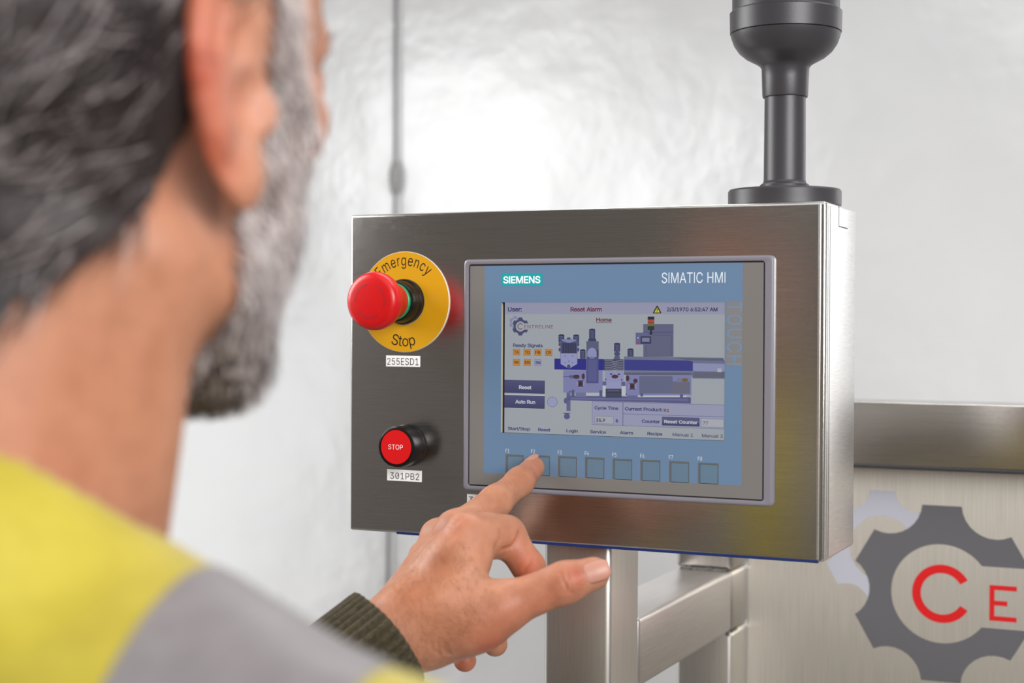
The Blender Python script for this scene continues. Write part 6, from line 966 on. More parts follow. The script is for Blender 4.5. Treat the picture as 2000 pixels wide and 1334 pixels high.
def surface_nets(f, lo, h):
    n = np.array(f.shape)-1
    acc = np.zeros(tuple(n)+(3,), np.float32); cnt = np.zeros(n, np.int8)
    def sub(o): return f[o[0]:o[0]+n[0], o[1]:o[1]+n[1], o[2]:o[2]+n[2]]
    for ax in range(3):
        for p in (0, 1):
            for q in (0, 1):
                o = [0, 0, 0]; o[(ax+1) % 3] = p; o[(ax+2) % 3] = q
                a = sub(o); o2 = list(o); o2[ax] = 1; b = sub(o2)
                m = (a < 0) != (b < 0)
                t = a[m]/(a[m]-b[m])
                v = np.tile(np.array(o, np.float32), (t.size, 1)); v[:, ax] = t
                acc[m] += v; cnt[m] += 1
    act = cnt > 0
    idx = np.argwhere(act)
    V = (idx+acc[act]/cnt[act][:, None])*h+lo
    ids = np.full(n, -1, np.int64); ids[act] = np.arange(len(idx))
    Fs = []
    for ax in range(3):
        u, w = (ax+1) % 3, (ax+2) % 3
        sa = [slice(1, -1)]*3; sa[ax] = slice(0, -1); sb = list(sa); sb[ax] = slice(1, None)
        a, b = f[tuple(sa)] < 0, f[tuple(sb)] < 0
        m = a != b
        e = np.argwhere(m); flip = a[m]
        e[:, u] += 1; e[:, w] += 1
        def c(du, dw):
            k = e.copy(); k[:, u] += du; k[:, w] += dw
            return ids[k[:, 0], k[:, 1], k[:, 2]]
        Q = np.stack([c(-1, -1), c(0, -1), c(0, 0), c(-1, 0)], -1)
        Q[~flip] = Q[~flip][:, ::-1]
        Fs.append(Q)
    F = np.concatenate(Fs)
    return V, F[(F >= 0).all(1)]
def vnormals(V, F):
    N = np.cross(V[F[:, 2]]-V[F[:, 0]], V[F[:, 3]]-V[F[:, 1]])
    out = np.zeros_like(V)
    for i in range(4): np.add.at(out, F[:, i], N)
    return out/np.maximum(np.linalg.norm(out, axis=1, keepdims=True), 1e-9)
def relax(V, F, it=2, w=0.5):
    for _ in range(it):
        acc = np.zeros_like(V); c = np.zeros(len(V))
        for i in range(4):
            np.add.at(acc, F[:, i], V[F[:, (i+1) % 4]]+V[F[:, (i-1) % 4]]); np.add.at(c, F[:, i], 2)
        V = V*(1-w)+w*acc/c[:, None]
    return V
def seg_dist(V, pts):
    """Distance of each vertex to a polyline."""
    d = np.full(len(V), 1e9)
    pts = np.asarray(pts, float)
    for a, b in zip(pts[:-1], pts[1:]):
        e = b-a; t = np.clip(((V-a) @ e)/max(e @ e, 1e-9), 0, 1)
        d = np.minimum(d, np.linalg.norm(V-a-t[:, None]*e, axis=1))
    return d
def gauss(d, s): return np.exp(-(d/s)**2)
def colour(o, rgb, name='tint'):
    a = o.data.color_attributes.new(name, 'FLOAT_COLOR', 'POINT')
    c = np.ones((len(o.data.vertices), 4), np.float32); c[:, :3] = rgb
    a.data.foreach_set('color', c.ravel())
def noise3(V, s, seed=0):
    """Cheap smooth value noise, one octave, at vertices."""
    P = V/s+seed*17.3
    i = np.floor(P).astype(np.int64); fr = P-i; fr = fr*fr*(3-2*fr)
    def hsh(a, b, c):
        q = (a*73856093) ^ (b*19349663) ^ (c*83492791) ^ (seed*2654435)
        q = (q ^ (q >> 13))*1274126177; return ((q ^ (q >> 16)) & 0xffff)/65535.0
    r = 0
    for dx in (0, 1):
        for dy in (0, 1):
            for dz in (0, 1):
                w = (fr[:, 0] if dx else 1-fr[:, 0])*(fr[:, 1] if dy else 1-fr[:, 1])*(fr[:, 2] if dz else 1-fr[:, 2])
                r = r+w*hsh(i[:, 0]+dx, i[:, 1]+dy, i[:, 2]+dz)
    return r
# ------------------------------------------------------------------ the man
man = thing('person', 'grey-bearded man in a yellow hi-vis vest pressing a key on the panel', 'person', (163, -560, FLOOR))
SK = np.array(lin(180, 127, 100)[:3])

# left hand: joints (mm)
WR = at(772, 1232, -150)
mid = [at(894, 1037, -98), at(968, 980, -60), at(1015, 941, -34), at(1042, 913, -13.5)]
ind = [at(914, 1046, -120), at(988, 1046, -92), at(1033, 1108, -92), at(1048, 1152, -104)]
rin = [at(862, 1052, -86), at(904, 1112, -56), at(944, 1192, -62), at(967, 1258, -78)]
pin = [at(836, 1092, -78), at(852, 1156, -58), at(884, 1226, -68), at(908, 1290, -82)]
thu = [at(842, 1236, -150), at(985, 1184, -146), at(1104, 1138, -134), at(1159, 1120, -126)]
hand_axis = unit(mid[0]-WR)
hand_across = unit(ind[0]-pin[0]); hand_across = unit(hand_across-hand_axis*(hand_across @ hand_axis))
dorsal = unit(np.cross(hand_across, hand_axis))
if dorsal @ (CAM-WR) < 0: dorsal = -dorsal
fore = unit(0.76*_R+0.57*_U+0.31*_F)
EL = WR-fore*255
FA = WR-fore*120
def build_hand():
    b = Body()
    # forearm and wrist
    wa = WR+hand_across*11; wb = WR-hand_across*17
    b.cap(FA+hand_across*9, wa-fore*20, 28, 20.5, 14); b.cap(FA-hand_across*9, wb-fore*20, 28, 20, 14)
    b.cap(wa-fore*24, wa+hand_axis*6, 20.5, 19, 14); b.cap(wb-fore*24, wb+hand_axis*6, 20, 18.5, 14)
    # palm: a metacarpal for each finger, thick flesh under them
    for c, off, r0, r1 in ((ind, 15, 16, 13.2), (mid, 4, 15.5, 13.0), (rin, -7, 15, 12.2), (pin, -20, 14, 11.0)):
        root = WR+hand_across*off*0.9+hand_axis*8
        b.cap(root, c[0]-dorsal*1.5, r0, r1, 12)
    for c, off in ((ind, 12), (mid, 3), (rin, -6), (pin, -15)):
        root = WR+hand_across*off+hand_axis*16-dorsal*9
        b.cap(root, c[0]-dorsal*9-hand_axis*10, 13, 10, 14)
    # thumb ball and first web
    b.cap(WR+hand_across*14-dorsal*4, thu[0]*0.35+thu[1]*0.65, 19, 17, 16)
    b.cap(thu[0], thu[1], 18, 13.6, 16)
    b.cap(thu[1]*0.55+thu[0]*0.45+dorsal*0, ind[0]*0.75+WR*0.25-dorsal*2, 11, 11, 18)
    # fingers
    b.chain(mid, [11.6, 9.7, 8.6, 7.4], 6)
    b.chain(ind, [13.0, 11.6, 9.4, 7.6], 5)
    b.ell(ind[0]*.5+ind[1]*.5+unit(rin[1]-ind[0])*2, (12.5, 12.5, 12.5), 8)
    b.chain(rin, [12, 10.4, 9.3, 7.8], 6)
    b.chain(pin, [10.5, 9.2, 8.2, 7.2], 6)
    b.chain(thu[1:], [13.0, 11.3, 9.5], 6)
    # knuckle heads and the cords that run to them
    for c, r in ((ind, 8), (mid, 7.4), (rin, 6.6), (pin, 5.6)): b.ell(c[0]+dorsal*4.6, (r, r, r), 7)
    for c, off in ((mid, 6), (rin, -2), (ind, 10), (pin, -10)):
        b.cap(WR+hand_axis*20+hand_across*off+dorsal*14.6, c[0]+dorsal*8.8, 2.6, 2.8, 4)
    return b
hand_field = build_hand()
hV, hF = hand_field.mesh(HAND_H)
hV = relax(hV, hF, 2, 0.4)
# skin colour and fine form of the hand
hn = vnormals(hV, hF)
hd_ = CAM-hV; hdist = np.linalg.norm(hd_, axis=1)
_z = (hV-CAM) @ _F; _pu = 1000+FOC*((hV-CAM) @ _R)/_z; _pv = 667-FOC*((hV-CAM) @ _U)/_z
_front = (hn*hd_).sum(1) > 0
def pick(u, v):
    """Surface point of the hand under a photo pixel."""
    q = np.where(_front & ((_pu-u)**2+(_pv-v)**2 < 64))[0]
    if not len(q): q = np.argsort((_pu-u)**2+(_pv-v)**2)[:5]
    return hV[q[np.argmin(_z[q])]]
disp = np.zeros(len(hV))
def groove(pts, width, depth):
    global disp
    disp -= depth*gauss(seg_dist(hV, pts), width)
# folds over the thumb joint, finger joints, wrist
for du, w in ((1090, .55), (1097, .8), (1104, .75), (1111, .85), (1118, .6), (1084, .4)):
    groove([pick(du-7, 1112), pick(du-2, 1130), pick(du+3, 1150), pick(du+8, 1164)], 0.95, 0.5*w)
for du in (-7, 0, 7):
    groove([pick(1001+du, 938-du*.65), pick(1009+du, 946-du*.65)], 0.9, 0.2)
for du in (-9, -3, 4, 9):
    groove([pick(948+du, 962-du*.65), pick(957+du, 976-du*.65), pick(962+du, 984-du*.6)], 0.9, 0.22)
for q in ([(872, 1008), (878, 1014), (886, 1017)], [(880, 1001), (888, 1008), (896, 1010)], [(866, 1014), (872, 1021), (880, 1024)], [(885, 1015), (892, 1012), (898, 1004)]):
    groove([pick(*c) for c in q], 1.0, 0.3)
groove([pick(982, 1030), pick(984, 1046), pick(980, 1062), pick(973, 1071)], 1.3, 0.5)
groove([pick(1020, 1034), pick(1017, 1052), pick(1006, 1068), pick(988, 1078)], 1.4, 1.1)
groove([pick(1046, 1084), pick(1030, 1096), pick(1018, 1108)], 1.2, 0.5)
groove([pick(993, 982), pick(996, 994)], 0.9, 0.3)
for a in ((846, 1274), (856, 1276), (866, 1275), (874, 1277)):
    groove([pick(a[0]-3, a[1]-12), pick(*a), pick(a[0]+5, a[1]+8)], 1.3, 0.45)
# fingernails: a shallow bed in the flesh, the plate a part of its own
def nail_frame(tip, base, up):
    t = unit(tip-base); n = unit(up-t*(up @ t)); return t, n, np.cross(t, n)
NAILS = []
tn = unit(CAM-thu[3]); tt = unit(thu[3]-thu[2])
up_t = unit(tn*0.95+_U*0.10+_R*.06)
NAILS.append((thu[3], thu[2], up_t, 9.6, 6.4, 7.8, 1.3))
up_m = unit(np.cross(unit(mid[3]-mid[2]), _F)); up_m = up_m if up_m @ _U > 0 else -up_m
NAILS.append((mid[3], mid[2], unit(up_m*0.8-_F*0.5), 7.0, 5.0, 6.2, 1.0))
NAILS.append((ind[3], ind[2], unit(-(unit(np.cross(unit(ind[1]-ind[0]), unit(ind[2]-ind[1]))) @ np.zeros(3))+unit(ind[1]-ind[0])), 7.3, 5.0, 5.6, -1.6))
NAILS.append((rin[3], rin[2], unit(_F), 7.5, 4.6, 4.6, -2.2))
NAILS.append((pin[3], pin[2], unit(_F), 6.9, 4.2, 4.2, -2.2))
hV2 = hV+hn*disp[:, None]
tint = np.ones((len(hV), 3))
def dab(c, r, col, amt=1.0):
    g = (gauss(np.linalg.norm(hV-c, axis=1), r)*amt)[:, None]
    global tint
    tint = tint*(1-g)+tint*np.array(col)*g
RED, BROWN, PALE_ = (1.0, .68, .63), (.84, .66, .50), (1.08, 1.10, 1.10)
for u, v, r, c, a in ((866, 1088, 11, BROWN, .75), (812, 1158, 17, BROWN, .6), (846, 1122, 14, BROWN, .5), (770, 1150, 13, BROWN, .45), (830, 1215, 15, BROWN, .3),
                      (890, 1020, 12, RED, .45), (845, 1030, 9, RED, .5), (1106, 1125, 11, RED, .45), (1130, 1112, 6, RED, .7), (1138, 1130, 4, RED, .6), (1060, 1180, 14, RED, .5), (1000, 1215, 16, RED, .45), (930, 1262, 16, RED, .4),
                      (1014, 1060, 10, RED, .4), (1040, 1100, 12, RED, .8), (1020, 1112, 9, RED, .7), (1052, 915, 9, RED, .4), (1010, 922, 8, BROWN, .4), (950, 958, 10, BROWN, .4), (908, 1296, 9, RED, .9), (968, 1266, 9, RED, .9),
                      (940, 1080, 14, PALE_, .5), (985, 975, 10, PALE_, .4), (985, 1150, 14, PALE_, .4), (930, 1040, 10, PALE_, .3)):
    dab(pick(u, v), r, c, a)
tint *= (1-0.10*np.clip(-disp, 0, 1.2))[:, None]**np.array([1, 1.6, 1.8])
nz_ = noise3(hV, 7, 1)*.6+noise3(hV, 3, 2)*.4
tint *= (0.93+0.14*nz_)[:, None]**np.array([.6, 1.1, 1.2])
# cords on the back of the hand catch the eye: the tendon ridge down to the wrist
hand_cols = SK*tint
hairy = sum(gauss(np.linalg.norm(hV-pick(u, v), axis=1), r) for u, v, r in ((866, 1088, 14), (812, 1158, 20), (846, 1122, 18), (770, 1150, 16), (830, 1215, 20), (900, 1150, 16)))
# ---- head and neck
phi = math.radians(3.5)
hr, hf_, hu = np.array([math.cos(phi), -math.sin(phi), 0]), np.array([math.sin(phi), math.cos(phi), 0]), np.array([0, 0, 1.0])
HC = np.array([162, -542, 185.0])
AX = [hr, hf_, hu]
def hl(r, f, u): return HC+hr*r+hf_*f+hu*u
def tolocal(V): d = V-HC; return np.stack([d @ hr, d @ hf_, d @ hu], -1)
b = Body()
b.ell(hl(0, -8, 42), (75, 96, 86), 20, 1, AX)
b.ell(hl(0, 36, -10), (60, 55, 78), 20, 1, AX)
b.ell(hl(0, 50, 60), (60, 44, 48), 20, 1, AX)
for s_ in (-1, 1):
    b.cap(hl(52*s_, 12, -50), hl(16*s_, 64, -78), 14, 14, 18)
    b.ell(hl(46*s_, 54, 6), (17, 22, 14), 14, 1, AX)
    b.cap(hl(41*s_, 76, 36), hl(8*s_, 86, 33), 10, 10, 10)
    b.cap(hl(49*s_, -10, -44), hl(16*s_, 8, -165), 13, 12, 16)
    b.ell(hl(32*s_, 95, 21), (14, 10, 8.5), 8, -1, AX); b.ell(hl(32*s_, 78, 21), (13.5, 10.5, 12), 3, 1, AX)
    b.chain([hl(q[0]*s_, q[1], q[2]) for q in ((19, 86, 21), (25, 89.5, 26), (32, 90.5, 27.5), (40, 87, 26), (46, 80, 20))], [2.6, 3.2, 3.4, 3.2, 2.6], 3)
    b.chain([hl(q[0]*s_, q[1], q[2]) for q in ((19, 86, 20), (26, 88.5, 15.5), (33, 88.5, 14.5), (41, 84, 16), (46, 80, 20))], [2.4, 2.6, 2.8, 2.6, 2.4], 3)
    b.ell(hl(32*s_, 93, 20.8), (11, 7.5, 4.4), 1.5, -1, AX)
    b.ell(hl(11*s_, 99, -12), (8, 9, 7), 6, 1, AX)
    b.ell(hl(5.5*s_, 103, -19), (3.4, 5, 3), 3, -1, AX)
b.ell(hl(0, 72, -79), (22, 16, 15), 14, 1, AX)
b.cap(hl(0, 88, 28), hl(0, 108, -8), 7, 10, 8)
b.ell(hl(0, 84, -42), (26, 15, 22), 14, 1, AX)
b.cap(hl(-17, 93, -40), hl(17, 93, -40), 5, 5, 5); b.cap(hl(-15, 93, -48), hl(15, 93, -48), 5.5, 5.5, 5)
b.cap(hl(-22, 101, -44), hl(22, 101, -44), 2, 2, 2, -1)
b.cap(hl(0, -24, -40), hl(-10, -42, -205), 51, 48, 24)
# ears
for s_ in (-1, 1):
    dl = math.radians(4)
    eb = hr*s_*math.sin(dl+.03)-hf_*math.cos(dl+.03); eu = unit(hu*0.985-hf_*0.17)
    en = unit(np.cross(eb, eu)); en = en if en @ (hr*s_) > 0 else -en
    ec = hl(76.5*s_, -10.5, 6)
    E_ = lambda p, q, w=0: ec+eu*p+eb*q+en*w
    b.ell(E_(2, 1, 1), (31, 17, 4.2), 5, 1, [eu, eb, en])
    b.ell(E_(2, -9, -3), (24, 10, 7), 8, 1, [eu, eb, en])
    rim = [E_(4+29.5*math.cos(t), 1+17.5*math.sin(t), 4.0) for t in np.linspace(-1.2, 2.5, 14)]
    b.chain(rim, [3.2]+[3.9]*12+[3.2], 3)
    anti = [E_(2+19*math.cos(t), 0+10.5*math.sin(t), 4.4) for t in np.linspace(-.2, 2.5, 8)]
    b.chain(anti, [2.6]*8, 3)
    b.ell(E_(-28, -2, 2.5), (9.5, 9, 4.6), 6, 1, [eu, eb, en])
    b.ell(E_(-6, -13.5, 5), (7, 4, 4.5), 4, 1, [eu, eb, en])
    b.ell(E_(-4, -4.5, 7), (10.5, 7.5, 6.5), 4, -1, [eu, eb, en])
    b.ell(E_(15, -3, 6), (6.5, 4.5, 3.6), 3, -1, [eu, eb, en])
    b.ell(E_(22, 8, 5.4), (9, 2.2, 2.6), 3, -1, [eu, eb, en])
sV, sF = b.mesh(2.4, cut=lambda f, X, Y, Z: np.maximum(f, (HC[2]-196)-Z))
sV = relax(sV, sF, 1, 0.4)
L = tolocal(sV); la = np.abs(L[:, 0])
ear = (la > 74.5) & (np.abs(L[:, 1]+13) < 27) & (np.abs(L[:, 2]-5) < 42) & (la > 75)
hl_line = np.interp(L[:, 1], [-110, -85, -60, -24, -14, 6, 14, 50, 80, 100], [-80, -76, -62, -30, 24, 40, 68, 74, 80, 86])
is_hair = (L[:, 2] > hl_line) & ~ear
cheek = np.interp(L[:, 1], [-5, 10, 24, 42, 54, 62, 84, 112], [70, 70, 62, 44, 0, -18, -26, -26])
jawline = np.interp(L[:, 1], [0, 10, 18, 28, 40, 70, 100], [-30, -58, -80, -95, -104, -104, -104])
is_beard = (L[:, 1] > 17-np.clip((-22-L[:, 2])*.45, 0, 18)) & (L[:, 2] < cheek) & (L[:, 2] > jawline) & ~ear
is_beard &= ~((L[:, 1] > 92) & (la < 17) & (np.abs(L[:, 2]+44) < 5.5))
is_beard &= ~((L[:, 1] > 92) & (L[:, 2] > -24))
st = np.ones((len(sV), 3))
def sdab(c, r, col, amt):
    global st
    g = (gauss(np.linalg.norm(sV-c, axis=1), r)*amt)[:, None]; st = st*(1-g)+st*np.array(col)*g
for s_ in (-1, 1):
    sdab(hl(82*s_, -12, 6), 26, (1.12, 1.2, 1.35), .9); sdab(hl(80*s_, -34, 8), 15, (1.0, .42, .36), .95); sdab(hl(78*s_, -27, -18), 14, (1.0, .42, .36), .95); sdab(hl(78*s_, -30, 30), 11, (1.0, .5, .42), .8); sdab(hl(74*s_, -12, 2), 7, (1, .52, .40), .8); sdab(hl(76*s_, -14, 24), 6, (1, .5, .38), .8); sdab(hl(50*s_, 70, -8), 24, (1.05, .8, .76), .5)  # ear rim: red skin plus painted translucence; ear hollows painted darker
sdab(hl(0, 108, -8), 16, (1.05, .78, .72), .6)
sdab(hl(0, 98, -44), 18, (.95, .66, .62), .7)
sdab(hl(20, -80, -120), 60, (1.0, .82, .72), .5)
st *= (0.94+0.12*noise3(sV, 14, 5))[:, None]**np.array([.7, 1.1, 1.2])
st[is_hair] *= 0.35; st[is_beard] *= 0.6

# ---- right hand, hanging at his side (out of the picture)
TH = math.radians(19)
br, bf, bu = np.array([math.cos(TH), -math.sin(TH), 0]), np.array([math.sin(TH), math.cos(TH), 0]), np.array([0, 0, 1.0])
BC = np.array([163, -565, -7.0])
def bl_(r, f, u): return BC+br*r+bf*f+bu*u
b = Body()
rw = bl_(212, 70, -545)
b.cap(bl_(212, 50, -460), rw, 25, 22, 10)
b.ell(bl_(212, 82, -590), (17, 42, 46), 12, 1, [br, bf, bu])
for i, (df, ln) in enumerate(((-22, 58), (-7, 70), (8, 78), (23, 72))):
    p0 = bl_(212, 82+df, -622); p1 = p0+np.array([-4, 6, -ln*.5]); p2 = p1+br*-8+bu*(-ln*.32); p3 = p2+br*-9+bu*(-ln*.2)
    b.chain([p0, p1, p2, p3], [9.5, 8.8, 8.2, 7], 4)
b.chain([bl_(208, 105, -575), bl_(200, 130, -605), bl_(196, 136, -638)], [14, 10.5, 8.5], 8)
rV, rF = b.mesh(3.0)
def torso(b, g):
    """Trunk with shoulders, grown by g mm."""
    for s_ in (-1, 1):
        b.cap(bl_(45*s_, 4, 22), bl_(158*s_, 8, -4), 34+g, 34+g, 20)
        b.ell(bl_(75*s_, -30, -60), (70+g, 52+g, 90+g), 30, 1, [br, bf, bu])
    b.cap(bl_(-22, -30, 52), bl_(22, -30, 52), 36+g, 36+g, 26)
    b.ell(bl_(0, 14, -150), (158+g, 104+g, 170+g), 40, 1, [br, bf, bu])
    b.ell(bl_(0, 18, -340), (150+g, 106+g, 190+g), 40, 1, [br, bf, bu])
    b.ell(bl_(0, 8, -500), (160+g, 112+g, 120+g), 40, 1, [br, bf, bu])
    return b
SHL = bl_(-168, 8, -16); SHR = bl_(172, 6, -16)
# ---- trunk and arms under the clothes join head and hands into one body
def prune(V, F, drop):
    k = ~drop[F].any(1); F = F[k]; used, inv = np.unique(F, return_inverse=True)
    return used, inv.reshape(F.shape)
hs = (hV2-WR) @ fore
hu_, hF_ = prune(hV2, hF, hs < -100)
su_, sF_ = prune(sV, sF, sV[:, 2] < 34)
ru_, rF_ = prune(rV, rF, rV[:, 2] > BC[2]-500)
b = torso(Body(), -9)
b.cap(SHL, EL, 32, 37, 24); b.cap(EL, WR-fore*100, 37, 26, 10)
b.cap(SHR, bl_(205, -14, -290), 32, 36, 24); b.cap(bl_(205, -14, -290), bl_(212, 50, -485), 36, 24, 10)
b.cap(hl(-4, -28, -120), hl(-6, -26, -190), 46, 44, 16)
uV, uF = b.mesh(6.0, cut=lambda f, X, Y, Z: np.maximum(f, (BC[2]-590)-Z))
nk = hl(-6, -36, -150)
dropu = ((np.hypot(uV[:, 0]-nk[0], uV[:, 1]-nk[1]) < 58) & (uV[:, 2] > 26)) | ((np.linalg.norm(uV-(WR-fore*100), axis=1) < 60) & ((uV-WR) @ fore > -112)) | ((np.linalg.norm(uV-bl_(212, 50, -485), axis=1) < 60) & (uV[:, 2] < BC[2]-480))
uu_, uF_ = prune(uV, uF, dropu)
allV = np.concatenate([hV2[hu_], sV[su_], rV[ru_], uV[uu_]])
o1, o2, o3 = len(hu_), len(hu_)+len(su_), len(hu_)+len(su_)+len(ru_)
allF = np.concatenate([hF_, sF_+o1, rF_+o2, uF_+o3])
body = mesh('body', allV, allF.tolist(), 'skin', man, 180)
colour(body, np.concatenate([hand_cols[hu_], (SK*st)[su_], np.tile(SK, (len(ru_)+len(uu_), 1))]))
bm = bmesh.new(); bm.from_mesh(body.data)
for c, r in ((WR-fore*106, 75), (nk, 95), (bl_(212, 50, -490), 60)):
    c = Vector(W(c)-origin_of(man))
    ed = [e for e in bm.edges if e.is_boundary and (e.verts[0].co-c).length < r/1000]
    try: bmesh.ops.bridge_loops(bm, edges=ed)
    except Exception: pass
for f in bm.faces: f.smooth = True
bm.to_mesh(body.data); bm.free()

# ---- nails
for (tip, base, up, rad, hw, hl2, lift) in NAILS:
    t, n, s_ = nail_frame(tip, base, up)
    m, q = 12, 10
    V, F = [], []
    for i in range(m+1):
        y = -1+2*i/m
        wid = hw*(1-max(0, abs(y)-.35)**2.2*1.1)
        for j in range(q+1):
            x = -1+2*j/q
            a = x*wid/rad
            drop = 0.10*(y+.2)**2*rad if y > -.2 else 0
            rr = rad+0.35-0.5*(y < -.9)-0.35*(abs(x) > .95)
            V.append(tip+t*(y*hl2+lift)+n*(math.cos(a)*rr-drop)+s_*math.sin(a)*rr)
    for i in range(m):
        for j in range(q):
            F.append([i*(q+1)+j, i*(q+1)+j+1, (i+1)*(q+1)+j+1, (i+1)*(q+1)+j])
    no = mesh('fingernail', np.array(V), F, 'nail', man, 180)
    md = no.modifiers.new('thickness', 'SOLIDIFY'); md.thickness = 0.0005; md.offset = 0

# ---- hair, beard, brows: a cap plus single strands
def strands(V, F, mask, nrm, count, length, flow, cols, width, lift, seed):
    r = np.random.default_rng(seed)
    fm = mask[F].all(1); Fk = F[fm]
    A = V[Fk]
    area_ = np.linalg.norm(np.cross(A[:, 2]-A[:, 0], A[:, 3]-A[:, 1]), axis=1)
    idx = r.choice(len(Fk), count, p=area_/area_.sum())
    w1, w2 = r.random((2, count, 1))
    P = (A[idx, 0]*(1-w1)+A[idx, 1]*w1)*(1-w2)+(A[idx, 3]*(1-w1)+A[idx, 2]*w1)*w2
    N = nrm[Fk[idx]].mean(1); N /= np.linalg.norm(N, axis=1, keepdims=True)
    fl = flow(P)+r.normal(0, .28, (count, 3)); fl -= N*(fl*N).sum(1, keepdims=True); fl /= np.linalg.norm(fl, axis=1, keepdims=True)
    ln = length*(0.65+0.7*r.random((count, 1)))
    side = np.cross(fl, N)
    rows = []
    for k, t in enumerate((0, .35, .7, 1.0)):
        c = P+fl*ln*t+N*(lift*ln*(t*(1.25-t)*2.2))
        w = width*(1-.75*t)*.5
        rows.append(np.stack([c-side*w, c+side*w], 1))
    VV = np.stack(rows, 1).reshape(-1, 3)                    # count*4*2
    base = (np.arange(count)*8)[:, None]
    q = np.array([[0, 1, 3, 2], [2, 3, 5, 4], [4, 5, 7, 6]])
    FF = (base[:, :, None]+q[None]).reshape(-1, 4)
    clump = noise3(P, 9, seed)+.5*r.random(count)-.25
    CC = cols(P, clump, r); CC = np.repeat(CC, 8, axis=0)
    return VV, FF, CC
def shell(V, F, mask, nrm, off):
    Fk = F[mask[F].all(1)]; used, inv = np.unique(Fk, return_inverse=True)
    return (V+nrm*off[:, None])[used], inv.reshape(Fk.shape), used
sN = vnormals(sV, sF)
def hair_cols(P, c, r):
    k = np.clip((c-.35)*1.9, 0, 1)[:, None]
    g = (r.random(len(P)) < (.10+.32*k[:, 0]))[:, None]
    dark = np.array(lin(44, 36, 36)[:3])*(.6+.8*r.random((len(P), 1))); grey = np.array(lin(150, 140, 140)[:3])*(.6+.7*r.random((len(P), 1)))
    return np.where(g, grey, dark)
def beard_cols(P, c, r):
    k = np.clip((c-.3)*1.8, 0, 1)[:, None]
    low = np.clip((-(P-HC)[:, 2]-52)/40, 0, 1)
    g = (r.random(len(P)) < (.84-.5*low+.2*(k[:, 0]-.5)))[:, None]
    dark = np.array(lin(70, 56, 50)[:3])*(.6+.9*r.random((len(P), 1))); grey = np.array(lin(218, 206, 203)[:3])*(.72+.5*r.random((len(P), 1)))
    return np.where(g, grey, dark)
def hair_flow(P):
    l = tolocal(P)
    return -hf_*0.75-hu*(0.55+0.004*np.clip(-l[:, 1:2], 0, 100))+hr*0.12*np.sign(l[:, 0:1])
def beard_flow(P):
    l = tolocal(P)
    return -hu*1.0+hf_*0.22+hr*np.sign(l[:, 0:1])*0.05
offh = np.full(len(sV), 5.0)+5*noise3(sV, 16, 3)
c1V, c1F, used = shell(sV, sF, is_hair, sN, offh)
h1V, h1F, h1C = strands(sV+sN*2.0, sF, is_hair, sN, 15000, 21, hair_flow, hair_cols, 1.0, .34, 11)
hair = mesh('hair', np.concatenate([c1V, h1V]), c1F.tolist()+(h1F+len(c1V)).tolist(), 'hair', man, 180)
colour(hair, np.concatenate([np.tile(np.array(lin(46, 38, 37)[:3]), (len(c1V), 1))*(.7+.7*noise3(c1V, 8, 4))[:, None], h1C]))
b1V, b1F, b1C = strands(sV-sN*.5, sF, is_beard, sN, 8500, 10, beard_flow, beard_cols, .7, .5, 12)
beard = mesh('beard', b1V, b1F.tolist(), 'hair', man, 180); colour(beard, b1C)
is_brow = (L[:, 1] > 66) & (la > 9) & (la < 46) & (np.abs(L[:, 2]-(38-.0016*(la-30)**2*3)) < 5)
for s_ in (-1, 1):
    w1V, w1F, w1C = strands(sV, sF, is_brow & (L[:, 0]*s_ > 0), sN, 350, 7, lambda P: hr*np.sign(tolocal(P)[:, 0:1])+hu*.2, beard_cols, .5, .2, 13)
    brow = mesh('eyebrow', w1V, w1F.tolist(), 'hair', man, 180); colour(brow, w1C)
for s_ in (-1, 1):
    c = hl(32*s_, 77, 21)
    MB().lathe([(.3, -11.8), (6, -10.2), (10.2, -6), (11.8, 0), (10.2, 6), (6, 10.2), (.3, 11.8)], c, 'z', 24, (False, False)).build('eyeball', 'eye_white', man, 180)
    d = unit(hf_*.97-hu*.22)
    s1 = unit(np.cross(d, hu)); s2 = np.cross(s1, d)
    V = [c+d*12.1]+[c+d*11.0+(s1*math.cos(t)+s2*math.sin(t))*5.2 for t in np.linspace(0, 2*math.pi, 20, endpoint=False)]
    mesh('iris', np.array(V), [[0, 1+i, 1+(i+1) % 20] for i in range(20)], 'eye_iris', man, 180)
# hair on the back of the hand: single short dark hairs
r_ = hairy*(_front)
if True:
    V0 = hV2; mk = r_ > 0.25
    a1, a2, a3 = strands(V0, hF, mk, hn, 1100, 5.0, lambda P: -hand_axis*.1+hand_across*.9-hand_axis*.5+np.zeros_like(P), lambda P, c, r: np.tile(np.array(lin(128, 84, 58)[:3]), (len(P), 1)), .07, .10, 21)
    ah = mesh('arm_hair', a1, a2.tolist(), 'hair', man, 180, kind='stuff'); colour(ah, a3)

# ---- clothes
b = torso(Body(), 0)
b.cap(SHL, EL, 40, 46, 24); b.cap(EL, WR-fore*50, 46, 33, 10)
b.cap(SHR, bl_(205, -14, -290), 40, 44, 24); b.cap(bl_(205, -14, -290), bl_(212, 56, -510), 44, 31, 10)
tV, tF = b.mesh(6.0, cut=lambda f, X, Y, Z: np.maximum(f, (BC[2]-600)-Z))
tV = relax(tV, tF, 1)
tn_ = vnormals(tV, tF)
tV = tV+tn_*((noise3(tV, 40, 8)-.5)*7)[:, None]
sweater = mesh('sweater', tV, tF.tolist(), 'knit', man, 180, label='dark olive knitted sweater')
